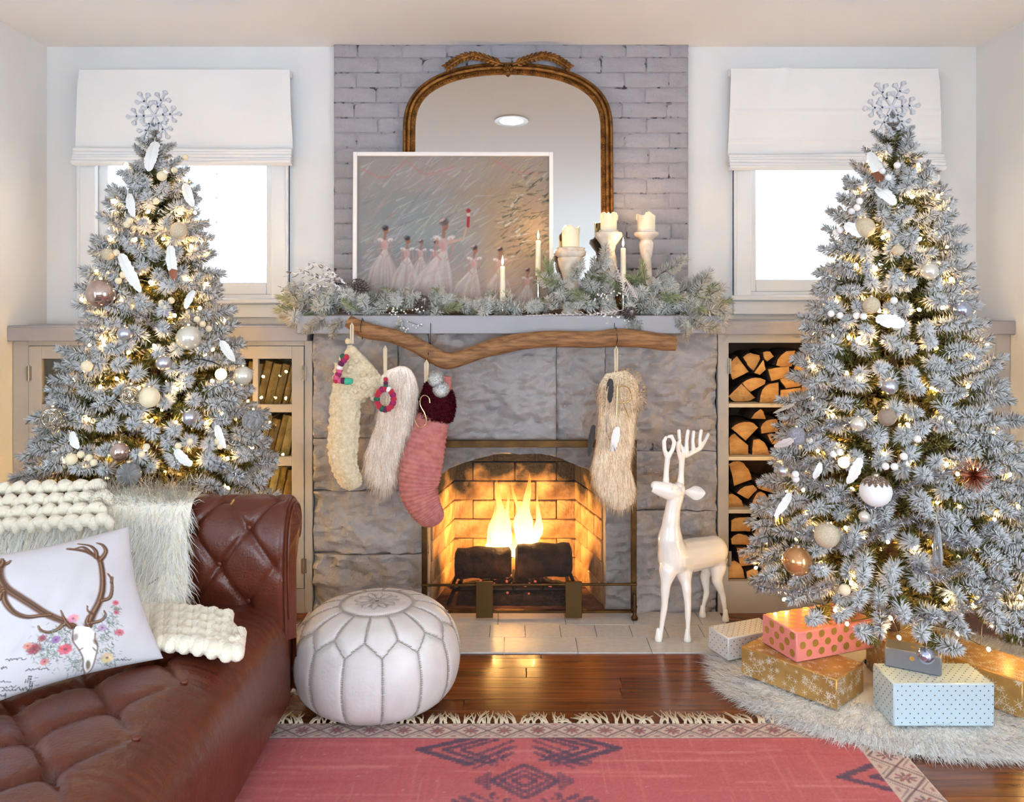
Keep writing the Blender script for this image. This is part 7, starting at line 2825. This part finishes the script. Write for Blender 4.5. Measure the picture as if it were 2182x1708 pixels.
# ------------------------------------------------------------------ wrapped presents
def present(cx, cy, ang, l1, l2, h, z0, m, label, deco, foil, seed):
    """corner (cx, cy); first side along ang, second side 90 degrees anticlockwise from it"""
    e1 = Vector((math.cos(ang), math.sin(ang), 0))
    e2 = Vector((-math.sin(ang), math.cos(ang), 0))
    o0 = Vector((cx, cy, z0))
    rr = random.Random(seed)
    t = thing('wrapped_present', o0 + e1 * l1 / 2 + e2 * l2 / 2, label, 'present', 'wrapped presents under the tree')
    rot = Matrix((e1, e2, Vector((0, 0, 1)))).transposed()
    build('wrapped_box', MB().box(o0 + e1 * l1 / 2 + e2 * l2 / 2 + Vector((0, 0, h / 2)), (l1, l2, h), rot=rot, bev=0.004), m, t)
    faces = [(o0, e1, Vector((0, 0, 1)), l1, h, -e2), (o0 + e2 * l2, -e2, Vector((0, 0, 1)), l2, h, -e1), (o0 + Vector((0, 0, h)), e1, e2, l1, l2, Vector((0, 0, 1))), (o0 + e1 * l1, e2, Vector((0, 0, 1)), l2, h, e1)]
    pr = MB()
    for fi, (c, u, v, lu, lv, n) in enumerate(faces):
        if deco[0] == 'dots':
            st_, rd = deco[1], deco[2]
            j = 0
            y = st_ * 0.5
            while y < lv - rd * 0.4:
                x = st_ * (0.5 if j % 2 else 1.0)
                while x < lu - rd * 0.4:
                    q0 = c + u * x + v * y + n * 0.0005
                    k = 12 if rd > 0.004 else 6
                    ring = []
                    for i in range(k):
                        a = 2 * PI * i / k
                        du, dv = x + rd * math.cos(a), y + rd * math.sin(a)
                        ring.append(c + u * min(max(du, 0.002), lu - 0.002) + v * min(max(dv, 0.002), lv - 0.002) + n * 0.0006)
                    pr.add(ring, [tuple(range(k)) if u.cross(v).dot(n) > 0 else tuple(range(k))[::-1]])
                    x += st_
                y += st_ * 0.55
                j += 1
        else:
            for i in range(int(lu * lv / 0.0006)):
                x, y = rr.uniform(0.004, lu - 0.004), rr.uniform(0.004, lv - 0.004)
                r = rr.uniform(0.007, 0.017)
                a0 = rr.uniform(0, PI)
                for k in range(3):
                    a = a0 + PI / 3 * k
                    d = u * math.cos(a) + v * math.sin(a)
                    s = n.cross(d) * 0.0007
                    lo = lambda s_: c + u * min(max(x + math.cos(a) * s_, 0.001), lu - 0.001) + v * min(max(y + math.sin(a) * s_, 0.001), lv - 0.001) + n * 0.0006
                    p0, p1 = lo(-r), lo(r)
                    pr.add([p0 - s, p0 + s, p1 + s, p1 - s], [(0, 1, 2, 3)])
    b = build('foil_print', pr, foil, t, smooth=0)
    b['kind'] = 'stuff'
    return t


m_gp = mat('gold_wrapping_paper', C(196, 156, 92), 0.34, 0.4, col2=C(172, 132, 72), vs=14)
m_pp = mat('pink_wrapping_paper', C(226, 140, 132), 0.28, coat=0.3)
m_bp = mat('pale_blue_wrapping_paper', C(188, 206, 214), 0.3, coat=0.25)
m_gy = mat('slate_wrapping_paper', C(112, 116, 124), 0.3, coat=0.25)
m_wp = mat('silver_white_wrapping_paper', C(206, 204, 200), 0.3, coat=0.2)
m_goldfoil = mat('gold_foil', C(206, 168, 84), 0.35, 0.65)
m_whitefoil = mat('white_foil', C(236, 226, 206), 0.4, 0.2)
m_darkfoil = mat('silver_foil', C(112, 110, 112), 0.25, 0.9)
z_s = 0.035
present(1.105, 2.79, math.atan2(0.667, 0.745), 0.20, 0.372, 0.105, z_s, m_gp, 'large gold snowflake-print present under the pink dotted one', ('stars',), m_whitefoil, 1)
present(1.012, 2.917, math.atan2(0.355, 0.935), 0.355, 0.19, 0.107, z_s + 0.106, m_pp, 'pink present with gold dots on top of the gold one', ('dots', 0.056, 0.0135), m_goldfoil, 2)
present(1.249, 2.685, 0.0, 0.331, 0.155, 0.141, z_s, m_bp, 'pale blue present with tiny silver dots at the front', ('dots', 0.027, 0.0022), m_darkfoil, 3)
present(1.278, 2.814, math.atan2(-0.084, 0.151), 0.173, 0.085, 0.065, z_s + 0.142, m_gy, 'small slate grey present with gold dots on the pale blue one', ('dots', 0.085, 0.008), m_goldfoil, 4)
present(1.70, 2.73, 0.62, 0.20, 0.30, 0.125, z_s, m_gp, 'gold snowflake-print present beside the pale blue one near the wall', ('stars',), m_whitefoil, 5)
present(1.36, 2.93, 0.05, 0.26, 0.2, 0.15, z_s, m_gp, 'gold present tucked behind the slate one under the boughs', ('stars',), m_whitefoil, 6)
present(0.838, 3.176, 0.38, 0.25, 0.13, 0.088, z_s, m_wp, 'white present with silver dots beside the deer feet', ('dots', 0.027, 0.0022), m_darkfoil, 7)

# ------------------------------------------------------------------ mantel garland
gl = thing('pine_garland', (0.0, 3.78, MT), 'snowy pine garland spread along the mantel shelf', 'garland')
FL = [sprig_arrays(0.085, 120, 0.048, 0.0018, C(255, 250, 240), C(236, 230, 208), 0.97, 400 + s, 64, 0.0, (0.35, 0.9)) for s in range(6)]
GR = [sprig_arrays(0.17, 260, 0.075, 0.0011, C(226, 230, 196), C(168, 182, 118), 0.6, 450 + s, 38, 0.0, (0.5, 0.6)) for s in range(4)]
FLM = [sprig_mesh('flocked_sprig', q_, m_gpine) for q_ in FL]
GRM = [sprig_mesh('pine_sprig', q_, m_gpine) for q_ in GR]
rr = random.Random(21)


def sprig(px, py, Y, d, s, green=False):
    o = bpy.data.objects.new('pine_sprig' if green else 'flocked_sprig', rr.choice(GRM if green else FLM))
    COL.objects.link(o)
    o.parent = gl
    s *= 0.88
    M = aim(d, rr.uniform(0, 6)).to_4x4()
    M.translation = P(px, py, Y) - WL[gl.name]
    o.matrix_basis = M @ Matrix.Diagonal((s, s, s, 1))


# (px range, py range of roots, height tendency, count, green share)
for (x0, x1, y0, y1, upz, n, gs, s0) in ((690, 960, 632, 664, 0.22, 48, 0.2, 0.62), (960, 1150, 640, 666, 0.22, 36, 0.12, 0.6), (1160, 1330, 590, 660, 0.4, 48, 0.33, 0.62), (1330, 1480, 600, 664, 0.3, 46, 0.2, 0.64), (640, 760, 625, 664, 0.15, 32, 0.25, 0.7), (1400, 1500, 630, 668, 0.0, 32, 0.15, 0.7)):
    for i in range(n):
        px = x0 + (x1 - x0) * (i + rr.random()) / n
        py = rr.uniform(y0, y1)
        sx_ = rr.choice((-1, 1))
        gr_ = rr.random() < gs
        d = Vector((sx_ * rr.uniform(0.5, 1.0), rr.uniform(-0.75, -0.1), rr.gauss(upz, 0.25))) if gr_ else Vector((sx_ * rr.uniform(0.1, 1.0), rr.uniform(-1.2, -0.3), rr.gauss(upz, 0.4)))
        if px < 720:
            d.x = -abs(d.x)
        if px > 1450:
            d.x = abs(d.x)
        sprig(px, py, rr.uniform(3.69, 3.80), d, s0 * rr.uniform(0.85, 1.2) * (1.0 if gr_ else 1.35), gr_)
# the two hanging ends and the clusters that drop over the edge
for (px, py, dx, dz, s, g_) in ((690, 650, -1, 0.15, 0.9, 0), (680, 660, -1, -0.15, 0.9, 0), (670, 668, -0.9, -0.35, 0.8, 0), (700, 672, -0.6, -0.55, 0.7, 0), (668, 640, -1, 0.1, 0.9, 1), (655, 655, -1, -0.1, 0.8, 1), (690, 665, -1, -0.3, 0.7, 1), (740, 675, -0.7, -0.7, 0.6, 0),
                            (800, 680, 0.1, -1, 0.5, 0), (780, 682, -0.2, -1, 0.45, 0), (1345, 670, 0.0, -1, 0.5, 0), (1355, 672, 0.3, -0.9, 0.45, 0), (1440, 670, 0.4, -0.9, 0.6, 0), (1455, 668, 0.1, -1, 0.6, 0),
                            (1450, 640, 1, 0.15, 0.95, 0), (1460, 652, 1, -0.1, 0.95, 0), (1465, 662, 1, -0.35, 0.9, 0), (1440, 625, 1, 0.35, 0.9, 0), (1460, 668, 0.8, -0.6, 0.8, 0), (1450, 655, 1, -0.2, 0.9, 1), (1430, 640, 1, 0.1, 0.9, 1), (1400, 590, 0.7, 0.6, 0.8, 0), (860, 676, -0.3, -0.8, 0.4, 0), (1180, 600, -0.4, 0.9, 0.7, 1), (1165, 610, 0.2, 1, 0.7, 1), (1300, 580, -0.3, 0.9, 0.7, 0), (1230, 590, 0.1, 0.9, 0.6, 0), (1260, 590, 0.5, 0.8, 0.7, 0), (1375, 600, -0.2, 0.9, 0.6, 1)):
    k_ = 1.0 if g_ else 1.35
    sprig(px, py, 3.66 if dz < -0.4 else 3.72, Vector((dx, -0.35, dz)), s * k_, bool(g_))
    if not g_:
        for e_ in (0.5, 1.0):
            sprig(px + dx * 55 * s * e_, py - dz * 45 * s * e_, 3.655 if dz < -0.4 else 3.70, Vector((dx + rr.gauss(0, 0.5), -0.6, dz + rr.gauss(0, 0.5))), s * k_ * 0.9)
# dark core under the sprigs
cr_ = smooth_path([P(680, 660, 3.74), P(850, 664, 3.76), P(1050, 666, 3.78), P(1250, 662, 3.77), P(1470, 662, 3.74)], 40)
build('core_stem', MB().tube([Vector(q_) for q_ in cr_], 0.009, 8), m_twig, gl)
# snowy twigs
m_snowtwig = mat('snowy_twig', C(108, 84, 70), 0.9, col2=C(232, 232, 232), vs=60, band=(0.42, 0.55))
for (pts) in ([(745, 625), (700, 600), (660, 585), (610, 580)], [(740, 610), (700, 575), (655, 562)], [(735, 622), (690, 610), (640, 604), (600, 622)], [(730, 600), (710, 580), (690, 565)], [(690, 608), (650, 622), (610, 640), (598, 660)], [(720, 590), (680, 590), (640, 578)]):
    q_ = smooth_path(pts, 18)
    tw = MB().tube([P(a + 2 * math.sin(i * 1.7), b + 2 * math.cos(i * 2.1), 3.70) for i, (a, b) in enumerate(q_)], [0.0042 - 0.002 * i / 17 for i in range(18)], 6)
    for i in range(2, 18, 2):
        a, b = q_[i]
        e = rr.choice((-1, 1))
        tw.tube([P(a, b, 3.70), P(a - 8, b + e * 7, 3.69), P(a - 15, b + e * 9, 3.69)], [0.0024, 0.0018, 0.001], 5)
    build('snowy_twig', tw, m_snowtwig, gl)
# berry sprays
m_berry = mat('white_berry', C(238, 234, 224), 0.6)
bmsh = new_mesh('berry', *(lambda m_: (m_.v, m_.f))(MB().ball((0, 0, 0), 0.0042, 8, 6)), m_berry, None, 180)
for (x0, y0, x1, y1, n) in ((800, 660, 915, 660, 22), (810, 672, 900, 695, 20), (830, 664, 870, 705, 16), (1250, 640, 1330, 620, 18), (1240, 668, 1340, 680, 18), (800, 690, 822, 708, 10)):
    a, b = P(x0, y0, 3.67), P(x1, y1, 3.64)
    br = build('berry_spray', MB().tube([a, a.lerp(b, 0.5) + Vector((0, 0, 0.008)), b], [0.0016, 0.0013, 0.0008], 5), m_twig, gl)
    for i in range(n):
        f = rr.uniform(0.1, 1)
        q_ = a.lerp(b, f) + Vector((rr.gauss(0, 0.008), rr.uniform(-0.008, 0.004), rr.gauss(0, 0.010)))
        o = bpy.data.objects.new('berry', bmsh)
        COL.objects.link(o)
        o.parent = br
        o.location = q_ - WL[gl.name]
# frosted fern-like sprays at the front edge
for (x0, y0, x1, y1) in ((1290, 668, 1120, 672), (1330, 660, 1230, 676), (1340, 672, 1290, 690), (720, 676, 690, 700), (1340, 640, 1310, 560), (1360, 640, 1330, 590)):
    a, b = P(x0, y0, 3.68), P(x1, y1, 3.65)
    fr_m = MB().tube([a, b], [0.0022, 0.001], 5)
    ax = (b - a)
    sd_ = Vector((-ax.z, 0, ax.x)).normalized()
    for i in range(22):
        f = 0.1 + 0.88 * i / 21
        e = 1 if i % 2 else -1
        p0 = a + ax * f
        l = 0.028 * (1.1 - f)
        fr_m.tube([p0, p0 + ax.normalized() * l * 0.7 + sd_ * e * l * 0.6 + Vector((0, -0.004, 0))], [0.0028, 0.0012], 5)
    build('frosted_spray', fr_m, mat('frosted_pink_spray', C(226, 212, 204), 0.9), gl)

# pine cones
m_cone = mat('frosted_cone_scale', C(84, 70, 66), 0.8, col2=C(214, 212, 212), vs=70, band=(0.5, 0.62))
for (px, py, Y, r, ax, lab) in ((898, 647, 3.68, 0.036, Vector((0.3, -0.8, 0.3)), 'frosted pine cone in the garland below the first dancer'), (768, 610, 3.70, 0.030, Vector((-0.7, -0.5, 0.5)), 'dark pine cone beside the snowy twigs on the garland'), (1341, 668, 3.65, 0.030, Vector((0.1, -0.9, 0.2)), 'snowy pine cone hanging over the mantel edge above the tan stocking')):
    c = P(px, py, Y)
    pc = thing('pine_cone', c, lab, 'pine cone', 'pine cones in the mantel garland')
    M = aim(ax, 0)
    sc_ = MB().ball((0, 0, 0), 0.30, 8, 6, sc=(1, 0.35, 1.0))
    vs0 = [Vector(v) for v in sc_.v]
    build('cone_core', MB().ball(c, r * 0.6, 10, 8, sc=(1, 1, 1.2)), m_twig, pc)
    me_s = new_mesh('cone_scale', [tuple(v * r) for v in vs0], sc_.f, m_cone, None, 180)
    for i in range(70):
        f = (i + 0.5) / 70
        a = i * 2.39996
        pr_ = r * math.sin(PI * (0.08 + 0.84 * f)) ** 0.8
        zz_ = r * 1.25 * (f * 2 - 1)
        pos = M @ Vector((math.cos(a) * pr_ * 0.85, math.sin(a) * pr_ * 0.85, zz_))
        o = bpy.data.objects.new('cone_scale', me_s)
        COL.objects.link(o)
        o.parent = pc
        dr = M @ Vector((math.cos(a), math.sin(a), 0.55))
        q4 = aim(dr, a).to_4x4()
        q4.translation = pos
        o.matrix_basis = q4

# a fallen green twig on the boards by the wall
v_, f_, c_, n_ = sprig_arrays(0.10, 150, 0.028, 0.0013, C(120, 132, 90), C(52, 66, 38), 0.1, 990, 40)
ft_ = put('fallen_pine_twig', new_mesh('fallen_pine_twig', v_, f_, m_pine, None, 180, c_), None, (2.10, 3.42, 0.018))
ft_.rotation_euler = (PI / 2, 0, -0.9)
tag(ft_, 'small dark green pine twig fallen on the floorboards by the wall', 'twig')
